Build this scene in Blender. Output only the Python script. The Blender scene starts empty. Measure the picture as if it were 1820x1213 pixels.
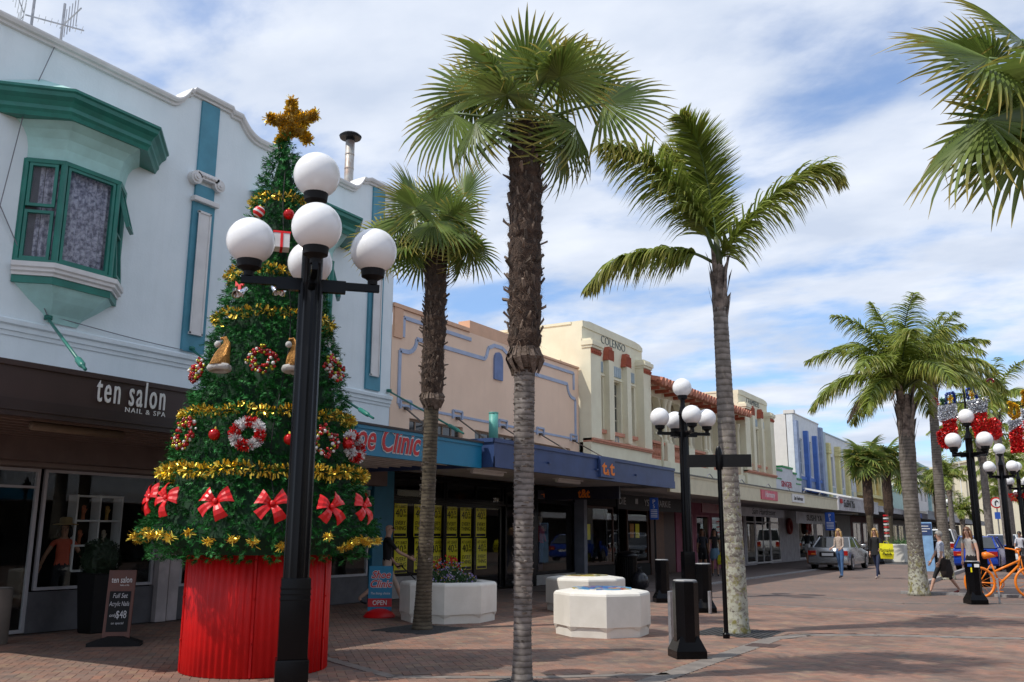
import bpy, bmesh, math, random
from mathutils import Vector, Matrix, Euler
R = math.radians
rnd = random.Random(7)
sc = bpy.context.scene
col = sc.collection
# ---------------------------------------------------------------- camera
cam_d = bpy.data.cameras.new('camera'); cam = bpy.data.objects.new('camera', cam_d); col.objects.link(cam)
cam_d.sensor_fit = 'HORIZONTAL'; cam_d.sensor_width = 36.0; cam_d.lens = 36.0 * 1615 / 1820
cam_d.clip_start = 0.05; cam_d.clip_end = 3000
cx_ = Vector((0.85862269, 0.5125876, 0.0045963)); cy_ = Vector((0.102145, -0.1798735, 0.97837208)); cz_ = Vector((0.50232805, -0.83958298, -0.20680172))
cam.matrix_world = Matrix(((cx_.x, cy_.x, cz_.x, 0), (cx_.y, cy_.y, cz_.y, 0), (cx_.z, cy_.z, cz_.z, 1.5), (0, 0, 0, 1)))
sc.camera = cam
# ---------------------------------------------------------------- sky and sun
SUN = Vector((-0.42, -0.57, 1.0)).normalized()
w = bpy.data.worlds.new('World'); sc.world = w; w.use_nodes = True
nt = w.node_tree; N = nt.nodes; L = nt.links; N.clear()
out = N.new('ShaderNodeOutputWorld'); bg = N.new('ShaderNodeBackground'); L.new(bg.outputs[0], out.inputs[0])
sky = N.new('ShaderNodeTexSky'); sky.sky_type = 'NISHITA'; sky.sun_disc = False
sky.sun_elevation = math.asin(SUN.z); sky.sun_rotation = math.atan2(SUN.x, SUN.y); sky.altitude = 10; sky.dust_density = 0.6; sky.ozone_density = 3.0
bg.inputs[1].default_value = 0.15
tc = N.new('ShaderNodeTexCoord'); sep = N.new('ShaderNodeSeparateXYZ'); L.new(tc.outputs['Generated'], sep.inputs[0])
def wm(op, a, b=None, c=None):
    n = N.new('ShaderNodeMath'); n.operation = op
    for k, v in enumerate((a, b, c)):
        if v is None: continue
        if isinstance(v, (int, float)): n.inputs[k].default_value = v
        else: L.new(v, n.inputs[k])
    return n.outputs[0]
zz = wm('ADD', wm('MAXIMUM', sep.outputs[2], 0.0), 0.16)
cb = N.new('ShaderNodeCombineXYZ'); L.new(wm('DIVIDE', sep.outputs[0], zz), cb.inputs[0]); L.new(wm('DIVIDE', sep.outputs[1], zz), cb.inputs[1])
mp = N.new('ShaderNodeMapping'); mp.inputs['Rotation'].default_value = (0, 0, R(-30)); mp.inputs['Scale'].default_value = (0.85, 1.15, 1); mp.inputs['Location'].default_value = (3.35, 1.62, 0)
L.new(cb.outputs[0], mp.inputs[0])
n1 = N.new('ShaderNodeTexNoise'); n1.inputs['Scale'].default_value = 2.1; n1.inputs['Detail'].default_value = 9; n1.inputs['Roughness'].default_value = 0.55; n1.inputs['Distortion'].default_value = 0.15
L.new(mp.outputs[0], n1.inputs[0])
n2 = N.new('ShaderNodeTexNoise'); n2.inputs['Scale'].default_value = 0.55; n2.inputs['Detail'].default_value = 3
L.new(mp.outputs[0], n2.inputs[0])
msum = wm('ADD', wm('MULTIPLY', n1.outputs[0], 0.72), wm('MULTIPLY', n2.outputs[0], 0.35))
rp = N.new('ShaderNodeValToRGB'); rp.color_ramp.elements[0].position = 0.41; rp.color_ramp.elements[0].color = (0.2, 0.2, 0.2, 1); rp.color_ramp.elements[1].position = 0.56; rp.color_ramp.elements[1].color = (1, 1, 1, 1)
rp.color_ramp.interpolation = 'EASE'
L.new(msum, rp.inputs[0])
n3 = N.new('ShaderNodeTexNoise'); n3.inputs['Scale'].default_value = 3.0; n3.inputs['Detail'].default_value = 6
L.new(mp.outputs[0], n3.inputs[0])
rc = N.new('ShaderNodeValToRGB'); rc.color_ramp.elements[0].position = 0.35; rc.color_ramp.elements[0].color = (0.50, 0.57, 0.70, 1); rc.color_ramp.elements[1].position = 0.66; rc.color_ramp.elements[1].color = (0.71, 0.755, 0.84, 1)
L.new(n3.outputs[0], rc.inputs[0])
sc10 = N.new('ShaderNodeVectorMath'); sc10.operation = 'SCALE'; sc10.inputs['Scale'].default_value = 7.0; L.new(rc.outputs[0], sc10.inputs[0])
tint = N.new('ShaderNodeVectorMath'); tint.operation = 'MULTIPLY'; tint.inputs[1].default_value = (0.72, 0.92, 1.10); L.new(sky.outputs[0], tint.inputs[0])
mx = N.new('ShaderNodeMix'); mx.data_type = 'RGBA'; L.new(rp.outputs[0], mx.inputs[0]); L.new(tint.outputs[0], mx.inputs[6]); L.new(sc10.outputs[0], mx.inputs[7])
L.new(mx.outputs[2], bg.inputs[0])
sun_d = bpy.data.lights.new('sun', 'SUN'); sun_d.energy = 3.15; sun_d.angle = R(0.53); sun_d.color = (1.0, 0.95, 0.87)
sun = bpy.data.objects.new('sun', sun_d); col.objects.link(sun); sun.rotation_euler = SUN.to_track_quat('Z', 'Y').to_euler()
sc.view_settings.view_transform = 'Standard'; sc.view_settings.look = 'None'; sc.view_settings.exposure = 0.26; sc.view_settings.gamma = 1.0; sc.view_settings.use_curve_mapping = False
try:
    sc.cycles.max_bounces = 6; sc.cycles.transparent_max_bounces = 12
except Exception: pass

# ---------------------------------------------------------------- materials
MATS = {}
def M(name, c=(0.5, 0.5, 0.5), rough=0.6, metal=0.0, var=0.12, scale=3.0, bump=0.0, bscale=40.0, c2=None, spec=0.5, isl=0.0, trans=0.0, attr=None, emit=None, streak=0.000):
    """principled material with noise variation between c and c2 (or a darker c)"""
    if name in MATS: return MATS[name]
    m = bpy.data.materials.new(name); m.use_nodes = True; t = m.node_tree; n = t.nodes; l = t.links; n.clear()
    o = n.new('ShaderNodeOutputMaterial'); p = n.new('ShaderNodeBsdfPrincipled')
    p.inputs['Roughness'].default_value = rough; p.inputs['Metallic'].default_value = metal
    p.inputs['Specular IOR Level'].default_value = spec
    if c2 is None: c2 = tuple(x * (1 - var * 2) for x in c)
    tcn = n.new('ShaderNodeTexCoord'); no = n.new('ShaderNodeTexNoise'); no.inputs['Scale'].default_value = scale; no.inputs['Detail'].default_value = 6; no.inputs['Roughness'].default_value = 0.6
    l.new(tcn.outputs['Object'], no.inputs[0])
    r = n.new('ShaderNodeValToRGB'); e = r.color_ramp.elements; e[0].position = 0.38; e[1].position = 0.62; e[0].color = (*c, 1); e[1].color = (*c2, 1)
    l.new(no.outputs[0], r.inputs[0]); cur = r.outputs[0]
    if isl > 0:
        g = n.new('ShaderNodeNewGeometry'); oi = n.new('ShaderNodeObjectInfo')
        a = n.new('ShaderNodeMath'); a.operation = 'ADD'; l.new(g.outputs['Random Per Island'], a.inputs[0]); l.new(oi.outputs['Random'], a.inputs[1])
        fr = n.new('ShaderNodeMath'); fr.operation = 'FRACT'; l.new(a.outputs[0], fr.inputs[0])
        mr = n.new('ShaderNodeMapRange'); mr.inputs['To Min'].default_value = 1 - isl; mr.inputs['To Max'].default_value = 1 + isl; l.new(fr.outputs[0], mr.inputs[0])
        hs = n.new('ShaderNodeHueSaturation'); l.new(mr.outputs[0], hs.inputs['Value']); l.new(cur, hs.inputs['Color']); cur = hs.outputs[0]
    if streak > 0:   # rain streaks and grime on old render
        mpn = n.new('ShaderNodeMapping'); mpn.inputs['Scale'].default_value = (2.6, 2.6, 0.28); l.new(tcn.outputs['Object'], mpn.inputs[0])
        ns = n.new('ShaderNodeTexNoise'); ns.inputs['Scale'].default_value = 1.6; ns.inputs['Detail'].default_value = 7; ns.inputs['Roughness'].default_value = 0.65; l.new(mpn.outputs[0], ns.inputs[0])
        rs = n.new('ShaderNodeValToRGB'); rs.color_ramp.elements[0].position = 0.34; rs.color_ramp.elements[0].color = (1 - streak, 1 - streak * 1.05, 1 - streak * 1.1, 1); rs.color_ramp.elements[1].position = 0.5; rs.color_ramp.elements[1].color = (1, 1, 1, 1); l.new(ns.outputs[0], rs.inputs[0])
        mm = n.new('ShaderNodeMix'); mm.data_type = 'RGBA'; mm.blend_type = 'MULTIPLY'; mm.inputs[0].default_value = 1; l.new(cur, mm.inputs[6]); l.new(rs.outputs[0], mm.inputs[7]); cur = mm.outputs[2]
    if attr:
        at = n.new('ShaderNodeAttribute'); at.attribute_name = 'tip'; mxx = n.new('ShaderNodeMix'); mxx.data_type = 'RGBA'
        l.new(at.outputs['Fac'], mxx.inputs[0]); l.new(cur, mxx.inputs[6]); mxx.inputs[7].default_value = (*attr, 1); cur = mxx.outputs[2]
    l.new(cur, p.inputs['Base Color'])
    if bump > 0:
        nb = n.new('ShaderNodeTexNoise'); nb.inputs['Scale'].default_value = bscale; nb.inputs['Detail'].default_value = 4; l.new(tcn.outputs['Object'], nb.inputs[0])
        b = n.new('ShaderNodeBump'); b.inputs['Strength'].default_value = bump; b.inputs['Distance'].default_value = 0.02; l.new(nb.outputs[0], b.inputs['Height']); l.new(b.outputs[0], p.inputs['Normal'])
    if emit: p.inputs['Emission Color'].default_value = (*emit, 1); p.inputs['Emission Strength'].default_value = 1.0
    if trans > 0:
        tr = n.new('ShaderNodeBsdfTranslucent'); l.new(cur, tr.inputs[0]); mxs = n.new('ShaderNodeMixShader'); mxs.inputs[0].default_value = trans
        l.new(p.outputs[0], mxs.inputs[1]); l.new(tr.outputs[0], mxs.inputs[2]); l.new(mxs.outputs[0], o.inputs[0])
    else: l.new(p.outputs[0], o.inputs[0])
    MATS[name] = m; return m
def glass_mat(name, tint=(0.95, 0.97, 0.97), ior=1.38, rough=0.0):
    if name in MATS: return MATS[name]
    m = bpy.data.materials.new(name); m.use_nodes = True; t = m.node_tree; n = t.nodes; l = t.links; n.clear()
    o = n.new('ShaderNodeOutputMaterial'); tr = n.new('ShaderNodeBsdfTransparent'); tr.inputs[0].default_value = (*tint, 1)
    gl = n.new('ShaderNodeBsdfGlossy'); gl.inputs['Roughness'].default_value = rough; fr = n.new('ShaderNodeFresnel'); fr.inputs[0].default_value = ior
    mxs = n.new('ShaderNodeMixShader'); ge = n.new('ShaderNodeNewGeometry'); iv = n.new('ShaderNodeMath'); iv.operation = 'SUBTRACT'; iv.inputs[0].default_value = 1.0; l.new(ge.outputs['Backfacing'], iv.inputs[1]); mm = n.new('ShaderNodeMath'); mm.operation = 'MULTIPLY'; l.new(fr.outputs[0], mm.inputs[0]); l.new(iv.outputs[0], mm.inputs[1]); l.new(mm.outputs[0], mxs.inputs[0]); l.new(tr.outputs[0], mxs.inputs[1]); l.new(gl.outputs[0], mxs.inputs[2]); l.new(mxs.outputs[0], o.inputs[0])
    MATS[name] = m; return m
def ring_mat(name, ca, cb, freq, lich=None, bump=0.3):
    """palm bark with rings along z; optional lichen patches on the lower trunk"""
    if name in MATS: return MATS[name]
    m = bpy.data.materials.new(name); m.use_nodes = True; t = m.node_tree; n = t.nodes; l = t.links; n.clear()
    o = n.new('ShaderNodeOutputMaterial'); p = n.new('ShaderNodeBsdfPrincipled'); p.inputs['Roughness'].default_value = 0.9
    tcn = n.new('ShaderNodeTexCoord'); wv = n.new('ShaderNodeTexWave'); wv.wave_type = 'BANDS'; wv.bands_direction = 'Z'; wv.wave_profile = 'SAW'
    wv.inputs['Scale'].default_value = freq; wv.inputs['Distortion'].default_value = 1.6; wv.inputs['Detail'].default_value = 3; wv.inputs['Detail Scale'].default_value = 2.0
    l.new(tcn.outputs['Object'], wv.inputs[0]); r = n.new('ShaderNodeValToRGB'); e = r.color_ramp.elements; e[0].color = (*cb, 1); e[1].color = (*ca, 1); e[0].position = 0.0; e[1].position = 0.55
    l.new(wv.outputs['Fac'], r.inputs[0])
    no = n.new('ShaderNodeTexNoise'); no.inputs['Scale'].default_value = 9; no.inputs['Detail'].default_value = 8; l.new(tcn.outputs['Object'], no.inputs[0])
    mu = n.new('ShaderNodeMix'); mu.data_type = 'RGBA'; mu.blend_type = 'MULTIPLY'; mu.inputs[0].default_value = 0.7; l.new(r.outputs[0], mu.inputs[6])
    r2 = n.new('ShaderNodeValToRGB'); r2.color_ramp.elements[0].position = 0.3; r2.color_ramp.elements[0].color = (0.35, 0.33, 0.3, 1); r2.color_ramp.elements[1].position = 0.65; r2.color_ramp.elements[1].color = (1.1, 1.1, 1.1, 1)
    l.new(no.outputs[0], r2.inputs[0]); l.new(r2.outputs[0], mu.inputs[7]); cur = mu.outputs[2]
    if lich:
        sp = n.new('ShaderNodeSeparateXYZ'); l.new(tcn.outputs['Object'], sp.inputs[0])
        mr = n.new('ShaderNodeMapRange'); mr.inputs['From Min'].default_value = 0.3; mr.inputs['From Max'].default_value = lich; mr.inputs['To Min'].default_value = 0.10; mr.inputs['To Max'].default_value = -0.12; l.new(sp.outputs[2], mr.inputs[0])
        ns = n.new('ShaderNodeTexNoise'); ns.inputs['Scale'].default_value = 16; ns.inputs['Detail'].default_value = 9; ns.inputs['Roughness'].default_value = 0.75; l.new(tcn.outputs['Object'], ns.inputs[0])
        ad = n.new('ShaderNodeMath'); ad.operation = 'ADD'; l.new(ns.outputs[0], ad.inputs[0]); l.new(mr.outputs[0], ad.inputs[1])
        r3 = n.new('ShaderNodeValToRGB'); r3.color_ramp.elements[0].position = 0.53; r3.color_ramp.elements[1].position = 0.57; l.new(ad.outputs[0], r3.inputs[0])
        lc = n.new('ShaderNodeValToRGB'); lc.color_ramp.elements[0].color = (0.42, 0.42, 0.34, 1); lc.color_ramp.elements[1].color = (0.2, 0.18, 0.06, 1); lc.color_ramp.elements[0].position = 0.5; lc.color_ramp.elements[1].position = 0.62
        l.new(no.outputs[0], lc.inputs[0])
        m3 = n.new('ShaderNodeMix'); m3.data_type = 'RGBA'; l.new(r3.outputs[0], m3.inputs[0]); l.new(cur, m3.inputs[6]); l.new(lc.outputs[0], m3.inputs[7]); cur = m3.outputs[2]
    l.new(cur, p.inputs['Base Color'])
    b = n.new('ShaderNodeBump'); b.inputs['Strength'].default_value = bump; b.inputs['Distance'].default_value = 0.03; l.new(wv.outputs['Fac'], b.inputs['Height'])
    b2 = n.new('ShaderNodeBump'); b2.inputs['Strength'].default_value = 0.5; b2.inputs['Distance'].default_value = 0.02; l.new(no.outputs[0], b2.inputs['Height']); l.new(b.outputs[0], b2.inputs['Normal']); l.new(b2.outputs[0], p.inputs['Normal'])
    l.new(p.outputs[0], o.inputs[0]); MATS[name] = m; return m

white_wall = M('render_white', (0.75, 0.81, 0.83), 0.75, c2=(0.70, 0.765, 0.785), scale=1.2, bump=0.15, bscale=25, streak=0.033)
trim_white = M('trim_white', (0.72, 0.70, 0.68), 0.6, var=0.06, scale=2)
teal = M('teal_paint', (0.075, 0.27, 0.36), 0.6, var=0.08)
mint = M('mint_paint', (0.42, 0.68, 0.64), 0.65, c2=(0.36, 0.58, 0.54), scale=2.5, streak=0.037)
green = M('green_paint', (0.012, 0.18, 0.135), 0.4, var=0.12)
brown = M('brown_fascia', (0.052, 0.030, 0.028), 0.5, var=0.06)
brown2 = M('brown_soffit', (0.16, 0.12, 0.11), 0.7, var=0.08)
peach = M('peach_render', (0.84, 0.60, 0.44), 0.8, c2=(0.79, 0.56, 0.41), scale=1.0, bump=0.15, bscale=30, streak=0.029)
peach_trim = M('peach_trim', (0.70, 0.42, 0.27), 0.75, var=0.05)
powder = M('powder_blue', (0.39, 0.45, 0.59), 0.7, var=0.07)
cream = M('cream_render', (0.79, 0.74, 0.55), 0.75, c2=(0.73, 0.67, 0.49), scale=1.5, bump=0.1, streak=0.029)
terra = M('terracotta', (0.50, 0.17, 0.10), 0.7, var=0.15, scale=8)
terra_p = M('terracotta_pale', (0.62, 0.27, 0.17), 0.7, var=0.1, scale=8)
rust = M('rust_ornament', (0.42, 0.10, 0.05), 0.75, var=0.1, scale=20)
pale = M('pale_blue_grey', (0.42, 0.50, 0.53), 0.7, var=0.06)
cobalt = M('cobalt_paint', (0.07, 0.17, 0.52), 0.55, var=0.08)
navy = M('navy_fascia', (0.035, 0.07, 0.19), 0.45, var=0.1, scale=2, streak=0.037)
navy_s = M('navy_side', (0.035, 0.08, 0.25), 0.45, var=0.1, scale=2)
shoe_blue = M('sign_blue', (0.008, 0.20, 0.36), 0.35, var=0.03)
shop_blue = M('shop_blue', (0.01, 0.16, 0.27), 0.5, var=0.08)
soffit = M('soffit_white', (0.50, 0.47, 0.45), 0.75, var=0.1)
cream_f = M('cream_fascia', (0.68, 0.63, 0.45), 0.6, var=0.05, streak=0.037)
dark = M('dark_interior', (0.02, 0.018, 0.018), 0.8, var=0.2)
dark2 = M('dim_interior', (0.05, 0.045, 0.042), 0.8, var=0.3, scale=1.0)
blackp = M('black_paint', (0.003, 0.003, 0.004), 0.25, var=0.2, spec=0.2)
blackm = M('black_matt', (0.008, 0.008, 0.009), 0.6, var=0.2, spec=0.25)
alu = M('aluminium_frame', (0.42, 0.42, 0.44), 0.45, var=0.05)
plinth_m = M('grey_plinth', (0.10, 0.10, 0.11), 0.6, var=0.15)
yellow_w = M('yellow_render', (0.66, 0.46, 0.13), 0.75, var=0.08)
yellow_c = M('pale_yellow_trim', (0.74, 0.66, 0.32), 0.75, var=0.05)
grey_w = M('grey_white_render', (0.70, 0.71, 0.73), 0.75, var=0.05, streak=0.022)
mintw = M('pale_green_render', (0.45, 0.60, 0.54), 0.75, var=0.07)
roofm = M('roof_grey', (0.25, 0.25, 0.26), 0.8, var=0.15)
gold = M('gold_tinsel', (0.98, 0.68, 0.10), 0.3, 0.85, var=0.1, isl=0.35)
silver = M('silver_tinsel', (0.75, 0.76, 0.8), 0.3, 0.9, var=0.1, isl=0.3)
redt = M('red_tinsel', (0.72, 0.02, 0.02), 0.3, 0.45, var=0.1, isl=0.35)
redp = M('red_vinyl', (0.70, 0.008, 0.010), 0.36, var=0.05)
red_drum = M('red_drum_paint', (0.60, 0.005, 0.005), 0.45, c2=(0.46, 0.004, 0.005), scale=2, bump=0.05, spec=.25)
needle = M('pine_needle', (0.006, 0.075, 0.012), 0.6, c2=(0.014, 0.115, 0.018), scale=5, isl=0.5, spec=0.15)
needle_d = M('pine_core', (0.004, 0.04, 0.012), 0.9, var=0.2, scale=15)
globe_m = M('opal_globe', (0.86, 0.86, 0.86), 0.22, var=0.02, spec=0.6)
planter_m = M('planter_cream', (0.78, 0.75, 0.68), 0.45, c2=(0.71, 0.68, 0.61), scale=3, bump=0.08, streak=0.018)
glass = glass_mat('window_glass')
glass_d = M('dark_pane', (0.035, 0.045, 0.05), 0.06, var=0.3, scale=1.5, spec=0.8)
glass_b = M('blue_pane', (0.12, 0.2, 0.28), 0.08, var=0.3, spec=0.8)
concrete = M('concrete_band', (0.215, 0.185, 0.16), 0.85, c2=(0.15, 0.13, 0.115), scale=5, bump=0.15)
grate_m = M('tree_grate', (0.045, 0.045, 0.045), 0.85, var=0.3, scale=20, bump=0.4)
steel = M('galvanised_steel', (0.45, 0.45, 0.46), 0.4, 0.7, var=0.15, scale=12)
whitep = M('white_plain', (0.75, 0.75, 0.74), 0.5, var=0.03)
yellowp = M('poster_yellow', (0.88, 0.76, 0.0), 0.5, var=0.02)
orangep = M('letter_orange', (0.85, 0.22, 0.02), 0.5, var=0.02)
redl = M('letter_red', (0.55, 0.01, 0.015), 0.45, var=0.02)
bluep = M('sign_royal_blue', (0.02, 0.09, 0.42), 0.45, var=0.03)
bike_o = M('orange_paint', (0.85, 0.22, 0.01), 0.35, var=0.05)

# ---------------------------------------------------------------- mesh builder
KIDS = {}
class MB:
    def __init__(s): s.v = []; s.f = []; s.m = []; s.tip = None
    def add(s, vs, fs, mi=0):
        o = len(s.v); s.v += [tuple(p) for p in vs]; s.f += [tuple(i + o for i in f) for f in fs]; s.m += [mi] * len(fs); return s
    def box(s, x0, x1, y0, y1, z0, z1, mi=0):
        if x0 > x1: x0, x1 = x1, x0
        if y0 > y1: y0, y1 = y1, y0
        if z0 > z1: z0, z1 = z1, z0
        return s.add([(x0, y0, z0), (x1, y0, z0), (x1, y1, z0), (x0, y1, z0), (x0, y0, z1), (x1, y0, z1), (x1, y1, z1), (x0, y1, z1)],
                     [(0, 3, 2, 1), (4, 5, 6, 7), (0, 1, 5, 4), (1, 2, 6, 5), (2, 3, 7, 6), (3, 0, 4, 7)], mi)
    def bbox(s, x0, x1, y0, y1, z0, z1, b=0.01, mi=0):
        """box with chamfered vertical and top edges"""
        bm = bmesh.new(); bmesh.ops.create_cube(bm, size=1)
        for v in bm.verts: v.co = Vector(((x0 + x1) / 2 + v.co.x * abs(x1 - x0), (y0 + y1) / 2 + v.co.y * abs(y1 - y0), (z0 + z1) / 2 + v.co.z * abs(z1 - z0)))
        bmesh.ops.bevel(bm, geom=bm.edges[:] + bm.verts[:], offset=b, segments=2, affect='EDGES', profile=0.7)
        s.bm(bm, mi); return s
    def bm(s, bm, mi=0):
        bm.verts.index_update(); s.add([v.co[:] for v in bm.verts], [[v.index for v in f.verts] for f in bm.faces], mi); bm.free()
    def tube(s, pts, rad, n=8, mi=0, cap=True):
        pts = [Vector(p) for p in pts]
        if not hasattr(rad, '__len__'): rad = [rad] * len(pts)
        o = len(s.v); up = None
        for i, p in enumerate(pts):
            d = (pts[min(i + 1, len(pts) - 1)] - pts[max(i - 1, 0)]).normalized()
            if up is None: up = d.orthogonal().normalized()
            a = (up - d * up.dot(d)).normalized(); b = d.cross(a); up = a
            for k in range(n):
                t = 2 * math.pi * k / n; s.v.append(tuple(p + (a * math.cos(t) + b * math.sin(t)) * rad[i]))
        for i in range(len(pts) - 1):
            for k in range(n):
                s.f.append((o + i * n + k, o + i * n + (k + 1) % n, o + (i + 1) * n + (k + 1) % n, o + (i + 1) * n + k)); s.m.append(mi)
        if cap:
            s.f.append(tuple(o + k for k in range(n))[::-1]); s.m.append(mi); s.f.append(tuple(o + (len(pts) - 1) * n + k for k in range(n))); s.m.append(mi)
        return s
    def lathe(s, prof, c=(0, 0, 0), n=16, mi=0, a0=0.0, rf=None):
        """profile of (r, z) about a vertical axis"""
        o = len(s.v)
        for i, (r, z) in enumerate(prof):
            for k in range(n):
                t = a0 + 2 * math.pi * k / n; q = r * (rf(t, z) if rf else 1); s.v.append((c[0] + q * math.cos(t), c[1] + q * math.sin(t), c[2] + z))
        for i in range(len(prof) - 1):
            for k in range(n): s.f.append((o + i * n + k, o + i * n + (k + 1) % n, o + (i + 1) * n + (k + 1) % n, o + (i + 1) * n + k)); s.m.append(mi)
        s.f.append(tuple(o + k for k in range(n))[::-1]); s.m.append(mi); s.f.append(tuple(o + (len(prof) - 1) * n + k for k in range(n))); s.m.append(mi)
        return s
    def ball(s, c, r, n=16, mi=0, sx=1, sy=1, sz=1):
        q = n // 2; pr = [(r * math.sin(math.pi * i / q), -r * math.cos(math.pi * i / q)) for i in range(q + 1)]; pr[0] = (r * 0.01, -r); pr[-1] = (r * 0.01, r)
        o = len(s.v); s.lathe(pr, (0, 0, 0), n, mi)
        for i in range(o, len(s.v)):
            v = s.v[i]; s.v[i] = (c[0] + v[0] * sx, c[1] + v[1] * sy, c[2] + v[2] * sz)
        return s
    def prism(s, poly, axis, a, b, mi=0):
        """extrude polygon (2D) from a to b along axis 'x' (poly=(y,z)), 'y' (poly=(x,z)) or 'z'"""
        P = {'x': lambda p, t: (t, p[0], p[1]), 'y': lambda p, t: (p[0], t, p[1]), 'z': lambda p, t: (p[0], p[1], t)}[axis]; n = len(poly)
        return s.add([P(p, a) for p in poly] + [P(p, b) for p in poly], [tuple(range(n))[::-1], tuple(range(n, 2 * n))] + [(i, (i + 1) % n, n + (i + 1) % n, n + i) for i in range(n)], mi)
    def sweep(s, path, prof, mi=0, closed=False):
        """sweep profile (out, z) along an xy path; 'out' is to the right of travel"""
        o = len(s.v); n = len(path); k = len(prof)
        for i in range(n):
            p = Vector(path[i]); a = Vector(path[i - 1]) if (i > 0 or closed) else None; b = Vector(path[(i + 1) % n]) if (i < n - 1 or closed) else None
            d1 = (p - a).normalized() if a is not None else (b - p).normalized(); d2 = (b - p).normalized() if b is not None else d1
            n1 = Vector((d1.y, -d1.x)); n2 = Vector((d2.y, -d2.x)); m = (n1 + n2).normalized(); sc_ = 1 / max(0.3, m.dot(n1))
            for (q, z) in prof: s.v.append((p.x + m.x * q * sc_, p.y + m.y * q * sc_, z))
        for i in range(n if closed else n - 1):
            for j in range(k): s.f.append((o + i * k + j, o + i * k + (j + 1) % k, o + ((i + 1) % n) * k + (j + 1) % k, o + ((i + 1) % n) * k + j)); s.m.append(mi)
        if not closed:
            s.f.append(tuple(o + j for j in range(k))); s.m.append(mi); s.f.append(tuple(o + (n - 1) * k + j for j in range(k))[::-1]); s.m.append(mi)
        return s
    def xf(s, mat, start=0):
        for i in range(start, len(s.v)): s.v[i] = tuple(mat @ Vector(s.v[i]))
        return s
    def mesh(s, name, mats, smooth=False, off=(0, 0, 0), fixn=True):
        me = bpy.data.meshes.new(name)
        me.from_pydata([(v[0] - off[0], v[1] - off[1], v[2] - off[2]) for v in s.v] if any(off) else s.v, [], s.f)
        if not isinstance(mats, (list, tuple)): mats = [mats]
        for m in mats: me.materials.append(m)
        if len(mats) > 1: me.polygons.foreach_set('material_index', s.m)
        if fixn and len(s.f) < 60000:
            bm = bmesh.new(); bm.from_mesh(me); bmesh.ops.recalc_face_normals(bm, faces=bm.faces); bm.to_mesh(me); bm.free()
        if smooth: me.shade_smooth() if smooth is True else me.shade_smooth()
        if smooth == 'auto':
            me.set_sharp_from_angle(angle=R(38))
        if s.tip is not None:
            a = me.attributes.new('tip', 'FLOAT', 'POINT'); a.data.foreach_set('value', s.tip)
        me.update(); return me
    def build(s, name, mats, parent=None, smooth=False, fixn=True):
        off = rootloc(parent)
        return link(name, s.mesh(name, mats, smooth, off, fixn), parent)
def rootloc(p):
    v = Vector((0, 0, 0))
    while p is not None: v += p.location; p = p.parent
    return v
def link(name, me, parent=None):
    o = bpy.data.objects.new(name, me); col.objects.link(o)
    if parent is not None: o.parent = parent; KIDS.setdefault(parent.name, []).append(o)
    return o
def tag(o, label=None, cat=None, group=None, kind=None):
    if label: o['label'] = label
    if cat: o['category'] = cat
    if group: o['group'] = group
    if kind: o['kind'] = kind
    return o
def thing(name, label, cat, loc=(0, 0, 0), rz=0, group=None):
    o = bpy.data.objects.new(name, None); col.objects.link(o); o.location = loc; o.rotation_euler = (0, 0, rz); o.empty_display_size = 0.2
    return tag(o, label, cat, group)
def dup(root, loc, rz=0, label=None, scale=None):
    def cp(o, par):
        c = o.copy(); col.objects.link(c); c.parent = par
        for ch in KIDS.get(o.name, []): cp(ch, c)
        return c
    c = cp(root, None); c.location = loc; c.rotation_euler = (0, 0, rz)
    if scale: c.scale = (scale,) * 3
    if label: c['label'] = label
    return c
_tc = {}
def text_mb(body, size=1.0, ext=0.01, sx=1.0, shear=0.0, bold=0.0, spacing=1.0, align='LEFT'):
    key = (body, size, ext, sx, shear, bold, spacing, align)
    if key not in _tc:
        cu = bpy.data.curves.new('txt', 'FONT'); cu.body = body; cu.size = size; cu.extrude = ext; cu.shear = shear; cu.offset = bold; cu.space_character = spacing; cu.align_x = align; cu.resolution_u = 3
        ob = bpy.data.objects.new('txt', cu); me = bpy.data.meshes.new_from_object(ob)
        _tc[key] = ([tuple((v.co.x * sx, v.co.y, v.co.z)) for v in me.vertices], [tuple(p.vertices) for p in me.polygons])
        bpy.data.objects.remove(ob); bpy.data.curves.remove(cu); bpy.data.meshes.remove(me)
    return _tc[key]
FACE_X = Matrix(((0, 0, 1, 0), (1, 0, 0, 0), (0, 1, 0, 0), (0, 0, 0, 1)))   # text x->+Y, y->+Z, normal +X
FACE_Y = Matrix(((1, 0, 0, 0), (0, 0, -1, 0), (0, 1, 0, 0), (0, 0, 0, 1)))  # text x->+X, y->+Z, normal -Y
def text(mb, body, pos, face=FACE_X, mi=0, **k):
    v, f = text_mb(body, **k); o = len(mb.v); mb.add(v, f, mi); mb.xf(Matrix.Translation(pos) @ face, o); return mb

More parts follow.
